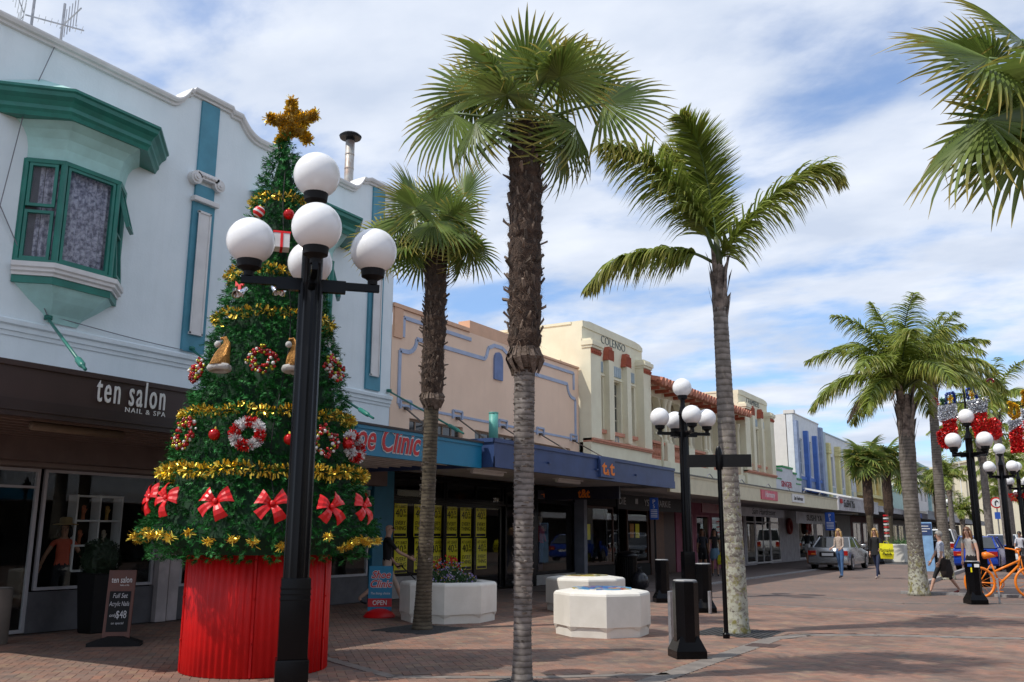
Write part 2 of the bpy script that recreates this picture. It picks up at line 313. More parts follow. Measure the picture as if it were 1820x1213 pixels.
# ================================================================= SETTING: ground
def street_mat():
    m = bpy.data.materials.new('street_paving'); m.use_nodes = True; t = m.node_tree; n = t.nodes; l = t.links; n.clear()
    o = n.new('ShaderNodeOutputMaterial'); p = n.new('ShaderNodeBsdfPrincipled'); p.inputs['Roughness'].default_value = 0.85
    tcn = n.new('ShaderNodeTexCoord'); mpn = n.new('ShaderNodeMapping'); mpn.inputs['Rotation'].default_value = (0, 0, R(45)); l.new(tcn.outputs['Object'], mpn.inputs[0])
    br = n.new('ShaderNodeTexBrick'); br.inputs['Scale'].default_value = 1.0; br.inputs['Brick Width'].default_value = 0.2; br.inputs['Row Height'].default_value = 0.1; br.inputs['Mortar Size'].default_value = 0.004
    br.inputs['Color1'].default_value = (0.205, 0.125, 0.095, 1); br.inputs['Color2'].default_value = (0.14, 0.112, 0.098, 1); br.inputs['Mortar'].default_value = (0.09, 0.075, 0.065, 1)
    l.new(mpn.outputs[0], br.inputs[0])
    no = n.new('ShaderNodeTexNoise'); no.inputs['Scale'].default_value = 0.35; no.inputs['Detail'].default_value = 8; l.new(tcn.outputs['Object'], no.inputs[0])
    r = n.new('ShaderNodeValToRGB'); r.color_ramp.elements[0].position = 0.3; r.color_ramp.elements[0].color = (0.75, 0.78, 0.8, 1); r.color_ramp.elements[1].position = 0.7; r.color_ramp.elements[1].color = (1.25, 1.2, 1.15, 1); l.new(no.outputs[0], r.inputs[0])
    mu = n.new('ShaderNodeMix'); mu.data_type = 'RGBA'; mu.blend_type = 'MULTIPLY'; mu.inputs[0].default_value = 1; l.new(br.outputs[0], mu.inputs[6]); l.new(r.outputs[0], mu.inputs[7])
    l.new(mu.outputs[2], p.inputs['Base Color']); l.new(p.outputs[0], o.inputs[0]); return m
g = MB(); g.add([(-400, -300, -0.008), (400, -300, -0.008), (400, 900, -0.008), (-400, 900, -0.008)], [(0, 1, 2, 3)])
street = tag(g.build('street', street_mat()), kind='structure')
# real pavers near the camera (herringbone)
def paver_mat():
    m = M('paver_clay', (0.265, 0.150, 0.108), 0.85, c2=(0.20, 0.13, 0.10), scale=1.2, bump=0.25, bscale=120)
    t = m.node_tree; n = t.nodes; l = t.links; p = [x for x in n if x.type == 'BSDF_PRINCIPLED'][0]; src = p.inputs['Base Color'].links[0].from_socket
    ge = n.new('ShaderNodeNewGeometry'); oi = n.new('ShaderNodeObjectInfo'); a = n.new('ShaderNodeMath'); a.operation = 'ADD'; l.new(ge.outputs['Random Per Island'], a.inputs[0]); l.new(oi.outputs['Random'], a.inputs[1])
    fr = n.new('ShaderNodeMath'); fr.operation = 'FRACT'; l.new(a.outputs[0], fr.inputs[0])
    r = n.new('ShaderNodeValToRGB'); cr = r.color_ramp; cr.interpolation = 'CONSTANT'; cr.elements[0].color = (1.0, 1.0, 1.0, 1); cr.elements[1].position = 0.3; cr.elements[1].color = (0.84, 0.9, 0.93, 1)
    for ps, c in ((0.5, (1.1, 0.98, 0.9)), (0.68, (0.72, 0.85, 0.92)), (0.82, (1.05, 1.2, 1.1)), (0.93, (0.8, 0.75, 0.75))): e = cr.elements.new(ps); e.color = (*c, 1)
    l.new(fr.outputs[0], r.inputs[0]); mu = n.new('ShaderNodeMix'); mu.data_type = 'RGBA'; mu.blend_type = 'MULTIPLY'; mu.inputs[0].default_value = 0.8; l.new(src, mu.inputs[6]); l.new(r.outputs[0], mu.inputs[7]);     ge2 = n.new('ShaderNodeTexNoise'); ge2.inputs['Scale'].default_value = .9; ge2.inputs['Detail'].default_value = 9; ge2.inputs['Roughness'].default_value = .7; tc2 = n.new('ShaderNodeNewGeometry'); l.new(tc2.outputs['Position'], ge2.inputs[0])
    r2 = n.new('ShaderNodeValToRGB'); r2.color_ramp.elements[0].position = .36; r2.color_ramp.elements[0].color = (.66, .66, .66, 1); r2.color_ramp.elements[1].position = .56; r2.color_ramp.elements[1].color = (1.06, 1.04, 1.02, 1); l.new(ge2.outputs[0], r2.inputs[0])
    vo = n.new('ShaderNodeTexVoronoi'); vo.inputs['Scale'].default_value = 3.0; l.new(tc2.outputs['Position'], vo.inputs[0]); r3 = n.new('ShaderNodeValToRGB'); r3.color_ramp.elements[0].position = .035; r3.color_ramp.elements[0].color = (.45, .44, .44, 1); r3.color_ramp.elements[1].position = .06; r3.color_ramp.elements[1].color = (1, 1, 1, 1); l.new(vo.outputs['Distance'], r3.inputs[0])
    m2_ = n.new('ShaderNodeMix'); m2_.data_type = 'RGBA'; m2_.blend_type = 'MULTIPLY'; m2_.inputs[0].default_value = 1; l.new(mu.outputs[2], m2_.inputs[6]); l.new(r2.outputs[0], m2_.inputs[7])
    m3_ = n.new('ShaderNodeMix'); m3_.data_type = 'RGBA'; m3_.blend_type = 'MULTIPLY'; m3_.inputs[0].default_value = .8; l.new(m2_.outputs[2], m3_.inputs[6]); l.new(r3.outputs[0], m3_.inputs[7]); l.new(m3_.outputs[2], p.inputs['Base Color'])
    return m
pm = paver_mat()
def bands():   # concrete bands in the paving: (polyline, half width)
    return [([(-3.87, 5.0), (-3.86, 14.0), (-3.6, 14.75), (-2.65, 15.35), (-0.7, 16.05), (1.2, 16.6)], 0.13),
            ([(-8.3, 9.0), (-6.3, 8.1), (-5.0, 8.9), (-3.9, 9.9)], 0.07)]
def in_band(x, y, m=0.05):
    for pl, hw in bands():
        for a, b in zip(pl, pl[1:]):
            dx, dy = b[0] - a[0], b[1] - a[1]; t = max(0, min(1, ((x - a[0]) * dx + (y - a[1]) * dy) / (dx * dx + dy * dy)))
            if math.hypot(x - a[0] - t * dx, y - a[1] - t * dy) < hw + m: return True
    return False
GR = [(-4.85, 8.3, 0.42), (-8.95, 12.2, 0.62), (-4.55, 14.5, 0.62)]
def brick_unit(mb, u0, v0, u1, v1, dz):
    c = math.cos(R(45)); s_ = math.sin(R(45)); j = 0.0014; b = 0.003
    def P(u, v, z): return (u * c - v * s_, u * s_ + v * c, z)
    u0 += j; v0 += j; u1 -= j; v1 -= j
    lo = [P(u0, v0, -0.03), P(u1, v0, -0.03), P(u1, v1, -0.03), P(u0, v1, -0.03)]; mi_ = [P(u0, v0, dz - b), P(u1, v0, dz - b), P(u1, v1, dz - b), P(u0, v1, dz - b)]
    hi = [P(u0 + b, v0 + b, dz), P(u1 - b, v0 + b, dz), P(u1 - b, v1 - b, dz), P(u0 + b, v1 - b, dz)]
    mb.add(lo + mi_ + hi, [(8, 9, 10, 11)] + [(i, (i + 1) % 4, 4 + (i + 1) % 4, 4 + i) for i in range(4)] + [(4 + i, 4 + (i + 1) % 4, 8 + (i + 1) % 4, 8 + i) for i in range(4)])
cand = []
for i in range(-140, 260):
    for j in range(-70, 80):
        for (du, dv, lu, lv) in ((0, 0, 2, 1), (2, -1, 1, 2)):
            u = (i + 4 * j + du) * 0.1; v = (i + dv) * 0.1; mu_, mv_ = u + lu * 0.05, v + lv * 0.05
            x = (mu_ - mv_) * 0.70710678; y = (mu_ + mv_) * 0.70710678
            d = math.hypot(x, y)
            if d < 5.5 or d > 21 or y < 3 or x < -13.2: continue
            az = math.degrees(math.atan2(x, y))
            if az < -66 or az > 4: continue
            if in_band(x, y): continue
            if any(abs(x - a) < q and abs(y - b_) < q for a, b_, q in GR): continue
            cand.append((d + (0 if -61 < az < -1.5 and d > 7.2 else 50), u, v, u + lu * 0.1, v + lv * 0.1))
cand.sort()
pav = MB()
for k, (d, u0, v0, u1, v1) in enumerate(cand):
    dz = rnd.uniform(-0.0012, 0.0012)
    if k < 300:
        b_ = MB(); brick_unit(b_, u0, v0, u1, v1, dz); b_.build('brick', pm, street)
    else: brick_unit(pav, u0, v0, u1, v1, dz)
tag(pav.build('brick_paving', pm, None, fixn=False), kind='stuff')
for pl, hw in bands():
    mb = MB(); n_ = len(pl)
    pts = []
    for i in range(n_ - 1):
        a = Vector(pl[i]); b_ = Vector(pl[i + 1]); m_ = max(1, int((b_ - a).length / 0.9))
        for q in range(m_): pts.append(a + (b_ - a) * (q / m_))
    pts.append(Vector(pl[-1]))
    for a, b_ in zip(pts, pts[1:]):
        d = (b_ - a).normalized(); nn = Vector((d.y, -d.x)) * hw; a2 = a + d * 0.004; b2 = b_ - d * 0.004
        mb.prism([tuple(a2 + nn), tuple(b2 + nn), tuple(b2 - nn), tuple(a2 - nn)], 'z', -0.03, 0.001)
    tag(mb.build('concrete_band', concrete), kind='structure')
# flush concrete strips farther up the street and the kerb
for pl in ([(-5.2, 23.6), (-3.3, 22.7), (-1.5, 23.8), (1.0, 25)], [(-6.0, 20.6), (-4.2, 20.0), (-2.6, 19.7), (1.5, 20.6)]):
    mb = MB()
    for a, b_ in zip(pl, pl[1:]):
        a = Vector(a); b_ = Vector(b_); d = (b_ - a).normalized(); nn = Vector((d.y, -d.x)) * 0.07
        mb.prism([tuple(a + nn), tuple(b_ + nn), tuple(b_ - nn), tuple(a - nn)], 'z', -0.03, 0.001)
    tag(mb.build('concrete_band', concrete), kind='structure')
kerbm = M('kerb_stone', (0.34, 0.33, 0.32), 0.85, c2=(0.2, 0.19, 0.19), scale=9)
mb = MB(); mb.box(-9.62, -9.42, 25.2, 47.9, -0.03, 0.03); mb.box(-9.62, -9.42, 48.0, 160, -0.03, 0.05); tag(mb.build('kerb', kerbm), kind='structure')
fp = M('footpath_concrete', (0.17, 0.13, 0.115), 0.9, c2=(0.13, 0.10, 0.09), scale=1.5)
mb = MB(); mb.box(-13.3, -9.62, 21.6, 200, -0.03, 0.012); tag(mb.build('pavement', fp), kind='structure')
# median beyond
mb = MB(); mb.box(-3.9, 1.5, 26.4, 26.55, -0.03, 0.06); mb.box(-4.0, -3.86, 32.0, 160, -0.03, 0.1); tag(mb.build('kerb', kerbm), kind='structure')
road = M('road_asphalt', (0.085, 0.082, 0.08), 0.9, c2=(0.065, 0.062, 0.062), scale=2)
mb = MB(); mb.box(-9.4, -3.95, 52, 230, -0.03, 0.0); tag(mb.build('road', road), kind='structure')
# tree grates
for gx, gy, q in GR:
    mb = MB(); q -= 0.02
    ns = 14
    for k in range(ns):
        a = -q + 2 * q * k / ns; mb.box(gx + a + 0.012, gx + a + 2 * q / ns - 0.012, gy - q, gy + q, -0.02, 0.002)
    mb.box(gx - q, gx + q, gy - q, gy + q, -0.03, -0.01)
    tag(mb.build('tree_grate', grate_m), {-4.85: 'dark square tree grate around the tallest fan palm trunk', -8.95: 'dark tree grate in front of the flower planter', -4.55: 'dark tree grate at the foot of the lichen covered trunk'}[gx], 'tree grate', 'tree grates in the paving')
mb = MB(); mb.box(-3.95, -3.55, 12.85, 13.25, -0.02, 0.004)
dr = mb.build('drain_cover', M('drain_iron', (0.09, 0.05, 0.04), 0.8, var=0.3, scale=30)); tag(dr, 'small rusty drain cover set beside the concrete band', 'drain cover')
#PART2
# ================================================================= buildings
XF = -12.8; XS = -13.4
def wallgrid(mb, X, y0, y1, z0, z1, holes=(), depth=0.22, mi=0):
    ys = sorted({y0, y1, *[h[0] for h in holes], *[h[1] for h in holes]}); zs = sorted({z0, z1, *[h[2] for h in holes], *[h[3] for h in holes]})
    inh = lambda y, z: any(h[0] < y < h[1] and h[2] < z < h[3] for h in holes)
    for a, b in zip(ys, ys[1:]):
        for c, d in zip(zs, zs[1:]):
            if not inh((a + b) / 2, (c + d) / 2): mb.add([(X, a, c), (X, b, c), (X, b, d), (X, a, d)], [(0, 1, 2, 3)], mi)
    for (a, b, c, d) in holes:
        q = X - depth
        mb.add([(X, a, c), (X, b, c), (X, b, d), (X, a, d), (q, a, c), (q, b, c), (q, b, d), (q, a, d)], [(0, 4, 5, 1), (1, 5, 6, 2), (2, 6, 7, 3), (3, 7, 4, 0)], mi)
    return mb
def window(root, y0, y1, z0, z1, X, fm, cols=1, rows=1, pane=None, fw=0.05, d=0.06, name='window', rowz=None):
    """frame mesh (part) with one pane sub-part per light"""
    mb = MB(); mb.box(X - d, X, y0, y0 + fw, z0, z1); mb.box(X - d, X, y1 - fw, y1, z0, z1); mb.box(X - d, X, y0 + fw, y1 - fw, z1 - fw, z1); mb.box(X - d, X, y0 + fw, y1 - fw, z0, z0 + fw)
    zs = [z0 + fw] + (rowz or [z0 + (z1 - z0) * k / rows for k in range(1, rows)]) + [z1 - fw]; ys = [y0 + fw] + [y0 + (y1 - y0) * k / cols for k in range(1, cols)] + [y1 - fw]; q = fw * 0.35
    for y in ys[1:-1]: mb.box(X - d + .004, X - .004, y - q, y + q, z0 + fw, z1 - fw)
    for z in zs[1:-1]: mb.box(X - d + .006, X - .006, y0 + fw, y1 - fw, z - q, z + q)
    f = mb.build(name, fm, root)
    for i, (a, b) in enumerate(zip(ys, ys[1:])):
        for j, (c, e) in enumerate(zip(zs, zs[1:])):
            p = MB(); p.box(X - d / 2 - .004, X - d / 2 + .004, a + (q if i else 0), b - (q if i < len(ys) - 2 else 0), c + (q if j else 0), e - (q if j < len(zs) - 2 else 0)); p.build('pane', pane or glass_d, f)
    return f
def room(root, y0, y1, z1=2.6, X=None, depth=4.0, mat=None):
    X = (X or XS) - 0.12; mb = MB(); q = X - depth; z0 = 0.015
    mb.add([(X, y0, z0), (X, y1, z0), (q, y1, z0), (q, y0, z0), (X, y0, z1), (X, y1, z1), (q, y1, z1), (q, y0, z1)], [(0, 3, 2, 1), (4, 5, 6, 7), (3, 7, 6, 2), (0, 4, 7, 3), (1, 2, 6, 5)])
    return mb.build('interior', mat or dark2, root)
def canopy(root, y0, y1, x1, z0, z1, fm, slats=False, sm=None, top=True, trim=None, x0=XS):
    mb = MB(); mb.box(x1 - 0.09, x1, y0, y1, z0, z1); mb.box(x1, x1 + 0.025, y0, y1, z1 - 0.05, z1 + 0.01); f = mb.build('fascia', fm, root)
    if trim: m2 = MB(); m2.box(x1 - 0.05, x1 + 0.05, y0 - 0.01, y1 + 0.01, z1 + 0.012, z1 + 0.05); m2.build('gutter', trim, root)
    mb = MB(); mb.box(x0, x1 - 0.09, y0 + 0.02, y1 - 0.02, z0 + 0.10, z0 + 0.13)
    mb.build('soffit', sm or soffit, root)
    if slats:
        k = x0 + 0.3
        while k < x1 - 0.2:
            b = MB(); b.box(k, k + 0.03, y0 + 0.03, y1 - 0.03, z0 + 0.075, z0 + 0.1); b.build('soffit_batten', sm or soffit, root); k += 0.3
    if top:
        mb = MB(); mb.prism([(XF + 0.005, z0 + 0.14), (XF + 0.005, z1 + 0.12), (x1 - 0.1, z1 - 0.06), (x1 - 0.1, z0 + 0.14)], 'y', y0 + 0.01, y1 - 0.01); mb.build('canopy_roof', roofm, root)
def mass(root, y0, y1, z1, mat, X=XF, depth=12, z0=2.9, name='side_wall'):
    """the building's bulk behind its front wall"""
    mb = MB(); mb.box(X - depth, X - 0.36, y0, y1, z0, z1); mb.box(X - depth, XS - 4.4, y0, y1, 0, z0); return mb.build(name, mat, root)
def party(root, ya, yb, mat, z1=2.9):
    mb = MB(); mb.box(XS - 4.4, XS - 0.0, ya, yb, 0, z1); return mb.build('party_wall', mat, root)
def stay(root, y, z, y2, x2, z2, mat, r=0.022):
    mb = MB(); mb.tube([(XF + 0.02, y, z), (x2, y2, z2)], r, 6)
    mb.lathe([(0.02, -0.03), (0.06, -0.03), (0.06, 0.03), (0.02, 0.03)], (XF + 0.04, y, z), 8)
    a = Vector((XF + 0.02, y, z)); b = Vector((x2, y2, z2)); mb.tube([a.lerp(b, 0.82), a.lerp(b, 0.84), a.lerp(b, 0.93), a.lerp(b, 0.95)], [r, r * 2, r * 2, r], 6)
    return mb.build('canopy_stay', mat, root, True)

# ---------- white building with teal trim
WB = thing('salon_building', 'white two storey building with teal pilasters and green bay windows, brown salon canopy below', 'building', (XF, 5.4, 0))
zc = 8.86
mb = MB(); wallgrid(mb, XF, 5.4, 16.03, 2.9, zc)
mb.add([(XF, 5.4, 2.9), (XF, 5.4, zc), (XF - 12, 5.4, zc), (XF - 12, 5.4, 2.9)], [(0, 1, 2, 3)])
mb.add([(XF, 16.03, 2.9), (XF, 16.03, zc), (XF - .36, 16.03, zc), (XF - .36, 16.03, 2.9)], [(0, 1, 2, 3)])
mb.build('wall', white_wall, WB)
mass(WB, 5.41, 16.02, 8.6, white_wall)
def scroll_line(y0, y1):
    """skyline of the parapet: flat, with raised scrolled steps"""
    P = [(5.4, 9.0)]
    def up(a, b, dz):   # s-curve from a to b
        for k in range(0, 9):
            t = k / 8; P.append((a + (b - a) * t, 9.0 + (dz * (t ** 2.2) if dz > 0 else -dz * ((1 - t) ** 2.2))))
    up(9.62, 9.97, 0.31); P += [(10.02, 9.31), (10.06, 9.37), (10.93, 9.37), (10.97, 9.31), (11.17, 9.31)]; up(11.18, 11.72, -0.31)
    up(14.42, 14.77, 0.31); P += [(14.85, 9.31), (15.0, 9.37), (15.75, 9.37), (16.03, 9.31)]
    return P
SL = scroll_line(0, 0)
mb = MB()
for (a, b) in zip(SL, SL[1:]):
    if b[0] - a[0] < 1e-5: continue
    mb.add([(XF, a[0], zc), (XF, b[0], zc), (XF, b[0], b[1] - .14), (XF, a[0], a[1] - .14), (XF - .3, a[0], zc), (XF - .3, b[0], zc), (XF - .3, b[0], b[1] - .14), (XF - .3, a[0], a[1] - .14)], [(0, 1, 2, 3), (5, 4, 7, 6), (3, 2, 6, 7), (0, 3, 7, 4), (1, 5, 6, 2)])
mb.build('parapet', white_wall, WB)
def mould(path, prof, mats, root, name):
    """moulding following a (y,z) skyline on the facade; prof=(out, dz)"""
    mb = MB(); k = len(prof); o = 0
    for (y, z) in path:
        for (q, dz) in prof: mb.v.append((XF + q, y, z + dz))
    for i in range(len(path) - 1):
        for j in range(k): mb.f.append((i * k + j, i * k + (j + 1) % k, (i + 1) * k + (j + 1) % k, (i + 1) * k + j)); mb.m.append(0)
    mb.f.append(tuple(range(k))); mb.m.append(0); mb.f.append(tuple((len(path) - 1) * k + j for j in range(k))); mb.m.append(0)
    return mb.build(name, mats, root)
mould(SL, [(-.32, -.02), (-.32, -.14), (0.001, -.14), (.05, -.13), (.055, -.09), (.10, -.075), (.12, -.03), (.12, 0.0), (-.1, .0)], trim_white, WB, 'cornice')
mould([(5.4, 4.42), (16.03, 4.42)], [(-.01, -.16), (.02, -.16), (.025, -.10), (.05, -.09), (.05, -.02), (.09, .0), (.095, .06), (.05, .09), (-.01, .10)], white_wall, WB, 'string_course')
mb = MB(); mb.box(XF + .0, XF + .05, 5.4, 8.6, 3.62, 3.70); mb.box(XF, XF + .03, 5.4, 8.6, 3.5, 3.6); mb.build('flashing', M('flashing_blue', (0.45, 0.52, 0.6), 0.5), WB)
def pilaster(root, ya, yb, zt):
    mb = MB(); mb.box(XF, XF + .05, ya, yb, 4.56, 7.27); mb.box(XF, XF + .045, ya + .03, yb - .03, 7.36, 7.62); mb.box(XF, XF + .04, ya + .04, yb - .04, 7.85, zt); p = mb.build('pilaster', teal, root)
    m2 = MB(); m2.box(XF + .05, XF + .085, ya + .13, yb - .13, 4.90, 7.08); m2.box(XF + .085, XF + .10, ya + .10, ya + .13, 4.87, 7.11); m2.box(XF + .085, XF + .10, yb - .13, yb - .10, 4.87, 7.11); m2.box(XF + .05, XF + .1, ya + .10, yb - .10, 4.86, 4.9); m2.box(XF + .05, XF + .1, ya + .10, yb - .10, 7.08, 7.12); m2.build('panel', trim_white, p)
    m3 = MB(); m3.bbox(XF + .0, XF + .13, ya - .04, yb + .04, 7.27, 7.36, .02); m3.build('band', trim_white, p)
    m4 = MB(); m4.bbox(XF, XF + .12, ya - .02, yb + .02, 7.70, 7.84, .02)
    for yc in (ya - .02, yb + .02):
        for r_, q in ((.12, .12), (.075, .145), (.035, .165)):
            m4.prism([(yc + r_ * math.cos(t * math.pi / 8), 7.70 + r_ * math.sin(t * math.pi / 8)) for t in range(16)], 'x', XF + .0, XF + q)
    for k in range(5): yy = ya + .1 + (yb - ya - .2) * k / 4; m4.ball((XF + .13, yy, 7.77), .035, 8)
    m4.build('scroll_capital', trim_white, p)
pilaster(WB, 10.24, 10.72, 9.22); pilaster(WB, 15.13, 15.62, 9.22)
def bay(root, dy):
    Y = lambda y: y + dy
    # green cornice on a three-sided plan
    def plan(d, ex=0.0): return [(XF + .0, Y(6.60 - ex)), (XF + d, Y(7.42 - ex)), (XF + d, Y(8.72 + ex)), (XF + .0, Y(9.54 + ex))]
    path = [(XF, Y(6.66)), (XF + .72, Y(7.38)), (XF + .72, Y(8.75)), (XF, Y(9.47))]
    mb = MB(); mb.sweep([(a, b) for a, b in path], [(-.3, 7.52), (-.02, 7.50), (0.0, 7.56), (.03, 7.60), (.03, 7.66), (.07, 7.73), (.13, 7.78), (.14, 7.84), (.17, 7.86), (.17, 7.90), (-.3, 7.90)])
    c = mb.build('bay_cornice', green, root)
    mb = MB(); pl = [(XF + .02, Y(6.5)), (XF + .86, Y(7.33)), (XF + .86, Y(8.80)), (XF + .02, Y(9.64))]
    mb.add([(x, y, 7.905) for x, y in pl] + [(XF + .02, Y(7.3), 8.28), (XF + .02, Y(8.85), 8.28)], [(0, 4, 5, 3), (0, 1, 4), (1, 2, 5, 4), (2, 3, 5), (0, 1, 2, 3)]); mb.build('bay_roof', mint, root)
    # mint coved head
    mb = MB(); sec = []
    for (z, k) in ((6.93, 0), (7.15, .02), (7.3, .08), (7.42, .2), (7.51, .4)):
        d = .37 + k * .75; e = k * .6; sec.append([(XF + .001, Y(7.22 - e), z), (XF + d, Y(7.59 - e * .5), z), (XF + d, Y(8.51 + e * .5), z), (XF + .001, Y(8.88 + e), z)])
    for s_ in sec: mb.v += s_
    for i in range(4):
        for j in range(3): mb.f.append((i * 4 + j, i * 4 + j + 1, i * 4 + 5 + j, i * 4 + 4 + j)); mb.m.append(0)
    mb.build('bay_head', mint, root)
    # window frames: left casements, big middle light, right casement (open)
    A, B, C_, D = Vector((XF, Y(7.22))), Vector((XF + .37, Y(7.59))), Vector((XF + .37, Y(8.51))), Vector((XF, Y(8.88)))
    lace = M('lace_curtain', (0.50, 0.47, 0.56), 0.9, c2=(0.13, 0.12, 0.17), scale=16)
    def light(a, b, z0, z1, fw=.045, out=0.0, nm='window', tilt=0):
        d = (b - a); Ln = d.length; d.normalize(); nn = Vector((d.y, -d.x)); mb = MB()
        def bx(u0, u1, w0, w1, za, zb, mbx):
            ps = [(a + d * u + nn * q) for u, q in ((u0, w0), (u1, w0), (u1, w1), (u0, w1))]; mbx.prism([(p.x, p.y) for p in ps], 'z', za, zb)
        bx(0, fw, -.03 + out, .03 + out, z0, z1, mb); bx(Ln - fw, Ln, -.03 + out, .03 + out, z0, z1, mb); bx(fw, Ln - fw, -.03 + out, .03 + out, z1 - fw, z1, mb); bx(fw, Ln - fw, -.03 + out, .03 + out, z0, z0 + fw, mb)
        if tilt:
            top = z1; M_ = Matrix.Translation((a.x, a.y, top)) @ Matrix.Rotation(tilt, 4, Vector((d.x, d.y, 0))) @ Matrix.Translation((-a.x, -a.y, -top)); mb.xf(M_)
        f = mb.build(nm, green, root); p = MB(); bx(fw, Ln - fw, -.004 + out, .004 + out, z0 + fw, z1 - fw, p)
        if tilt: p.xf(M_)
        p.build('pane', glass, f); return f
    light(A + (B - A) * .1, A + (B - A) * .86, 6.22, 6.9); light(A + (B - A) * .1, A + (B - A) * .86, 5.40, 6.16)
    light(B + (C_ - B) * .06, B + (C_ - B) * .94, 5.40, 6.9)
    light(C_ + (D - C_) * .12, C_ + (D - C_) * .92, 6.22, 6.9, tilt=R(-16)); light(C_ + (D - C_) * .12, C_ + (D - C_) * .92, 5.40, 6.16, tilt=R(-5))
    mb = MB(); mb.sweep([tuple(A), tuple(B), tuple(C_), tuple(D)], [(-.05, 6.9), (.045, 6.9), (.055, 6.96), (-.05, 6.96)]); mb.sweep([tuple(A), tuple(B), tuple(C_), tuple(D)], [(-.05, 5.35), (.045, 5.35), (.045, 5.40), (-.05, 5.40)])
    for p_ in (A, B, C_, D):
        mb.lathe([(.05, 5.352), (.05, 6.955)], (p_.x, p_.y, 0), 8)
    mb.build('mullion', green, root)
    # lace curtain with folds just behind the glass
    mb = MB(); n_ = 60
    for (a, b) in ((A, B), (B, C_), (C_, D)):
        d = (b - a); Ln = d.length; d.normalize(); nn = Vector((d.y, -d.x)); o = len(mb.v); m_ = max(12, int(n_ * Ln / 1.2))
        for i in range(m_ + 1):
            p_ = a + d * (Ln * (.06 + .88 * i / m_)) - nn * (.10 + .02 * math.sin(i * 1.15) + .01 * math.sin(i * 0.43)); mb.v += [(p_.x, p_.y, 5.38), (p_.x, p_.y, 6.92)]
        for i in range(m_): mb.f.append((o + 2 * i, o + 2 * i + 2, o + 2 * i + 3, o + 2 * i + 1)); mb.m.append(0)
    mb.build('curtain', lace, root, True)
    # dark bay backing inside
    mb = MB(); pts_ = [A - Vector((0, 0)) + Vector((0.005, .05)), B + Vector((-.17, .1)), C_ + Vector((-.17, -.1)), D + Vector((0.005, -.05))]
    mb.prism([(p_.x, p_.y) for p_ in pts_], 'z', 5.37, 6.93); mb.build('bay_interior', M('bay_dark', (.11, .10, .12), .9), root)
    # sill mouldings and corbel
    pth = [tuple(A + Vector((0, -.02))), tuple(B + Vector((.01, -.01))), tuple(C_ + Vector((.01, .01))), tuple(D + Vector((0, .02)))]
    mb = MB(); mb.sweep(pth, [(-.1, 5.15), (.05, 5.15), (.05, 5.19), (.09, 5.21), (.09, 5.25), (.12, 5.27), (.12, 5.34), (-.1, 5.34)]); mb.build('bay_sill', trim_white, root)
    mb = MB(); mb.sweep(pth, [(-.1, 5.04), (.03, 5.04), (.03, 5.148), (-.1, 5.148)]); mb.build('bay_band', green, root)
    mb = MB(); sec = []
    for (z, k) in ((5.04, 1.0), (4.95, .86), (4.85, .66), (4.76, .42), (4.68, .2), (4.56, .04)):
        y0 = 7.24 + (7.82 - 7.24) * (1 - k) ** .8; y1 = 8.86 - (8.86 - 8.28) * (1 - k) ** .8; d = .01 + .37 * k
        sec.append([(XF + .001, Y(y0), z), (XF + d, Y(min(8.0, y0 + d * .9)), z), (XF + d, Y(max(8.05, y1 - d * .9)), z), (XF + .001, Y(y1), z)])
    for s_ in sec: mb.v += s_
    for i in range(len(sec) - 1):
        for j in range(3): mb.f.append((i * 4 + j, i * 4 + j + 1, i * 4 + 5 + j, i * 4 + 4 + j)); mb.m.append(0)
    mb.f.append((0, 1, 2, 3)); mb.m.append(0); mb.build('bay_corbel', mint, root)
bay(WB, 0); bay(WB, 5.02)
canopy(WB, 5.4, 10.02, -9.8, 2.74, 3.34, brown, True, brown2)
mb = MB(); mb.box(-9.775, -9.755, 5.4, 10.0, 2.80, 2.83); mb.box(-9.8, -9.77, 5.4, 10.02, 2.74, 2.93); mb.build('fascia_band', M('brown_band', (.035, .02, .02), .5), WB)
# lettering on the brown fascia
ts = thing('salon_sign', 'white lettering ten salon nail and spa on the brown canopy front', 'sign', (-9.77, 6.7, 3.0))
mb = MB(); text(mb, 'ten salon', (-9.772, 6.68, 3.02), size=.46, sx=.46, ext=.008, spacing=1.25, bold=.002); mb.build('lettering', whitep, ts)
mb = MB(); text(mb, 'NAIL & SPA', (-9.772, 7.08, 2.935), size=.085, sx=1.15, ext=.004, spacing=1.25); mb.build('small_lettering', whitep, ts)
mb = MB(); mb.box(XF - .3, XF + .02, 5.4, 16.02, 2.5, 2.9); mb.build('lintel', brown2, WB)
# salon shopfront
mb = MB(); mb.box(XS - .1, XF - .31, 5.42, 11.1, 2.44, 2.9); mb.build('bulkhead', M('bulkhead', (.23, .19, .175), .7, var=.06), WB)
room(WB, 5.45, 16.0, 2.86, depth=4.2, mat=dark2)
window(WB, 8.44, 10.55, .62, 2.43, XS, alu, 1, 1, glass, .045)
window(WB, 6.2, 8.36, .02, 2.43, XS, alu, 2, 1, glass, .05, name='glass_door', rowz=[2.15])
mb = MB(); mb.box(XS - .1, XS + .02, 8.36, 10.56, .01, .60); mb.build('stall_riser', plinth_m, WB)
mb = MB(); mb.box(XS - .1, XS, 5.42, 6.2, .01, 2.43); mb.build('shop_wall', dark2, WB)
mb = MB(); mb.box(XS - .1, XS + .12, 10.57, 10.78, .01, 2.44); mb.box(XS - .1, XS + .06, 10.84, 11.05, .01, 2.44); mb.build('shopfront_post', M('post_white', (.5, .45, .45), .6), WB)
window(WB, 11.1, 16.2 - .0, .56, 2.43, XS, alu, 2, 1, glass, .05); mb = MB(); mb.box(XS - .1, XS + .02, 11.06, 16.2, .01, .55); mb.build('stall_riser', plinth_m, WB)
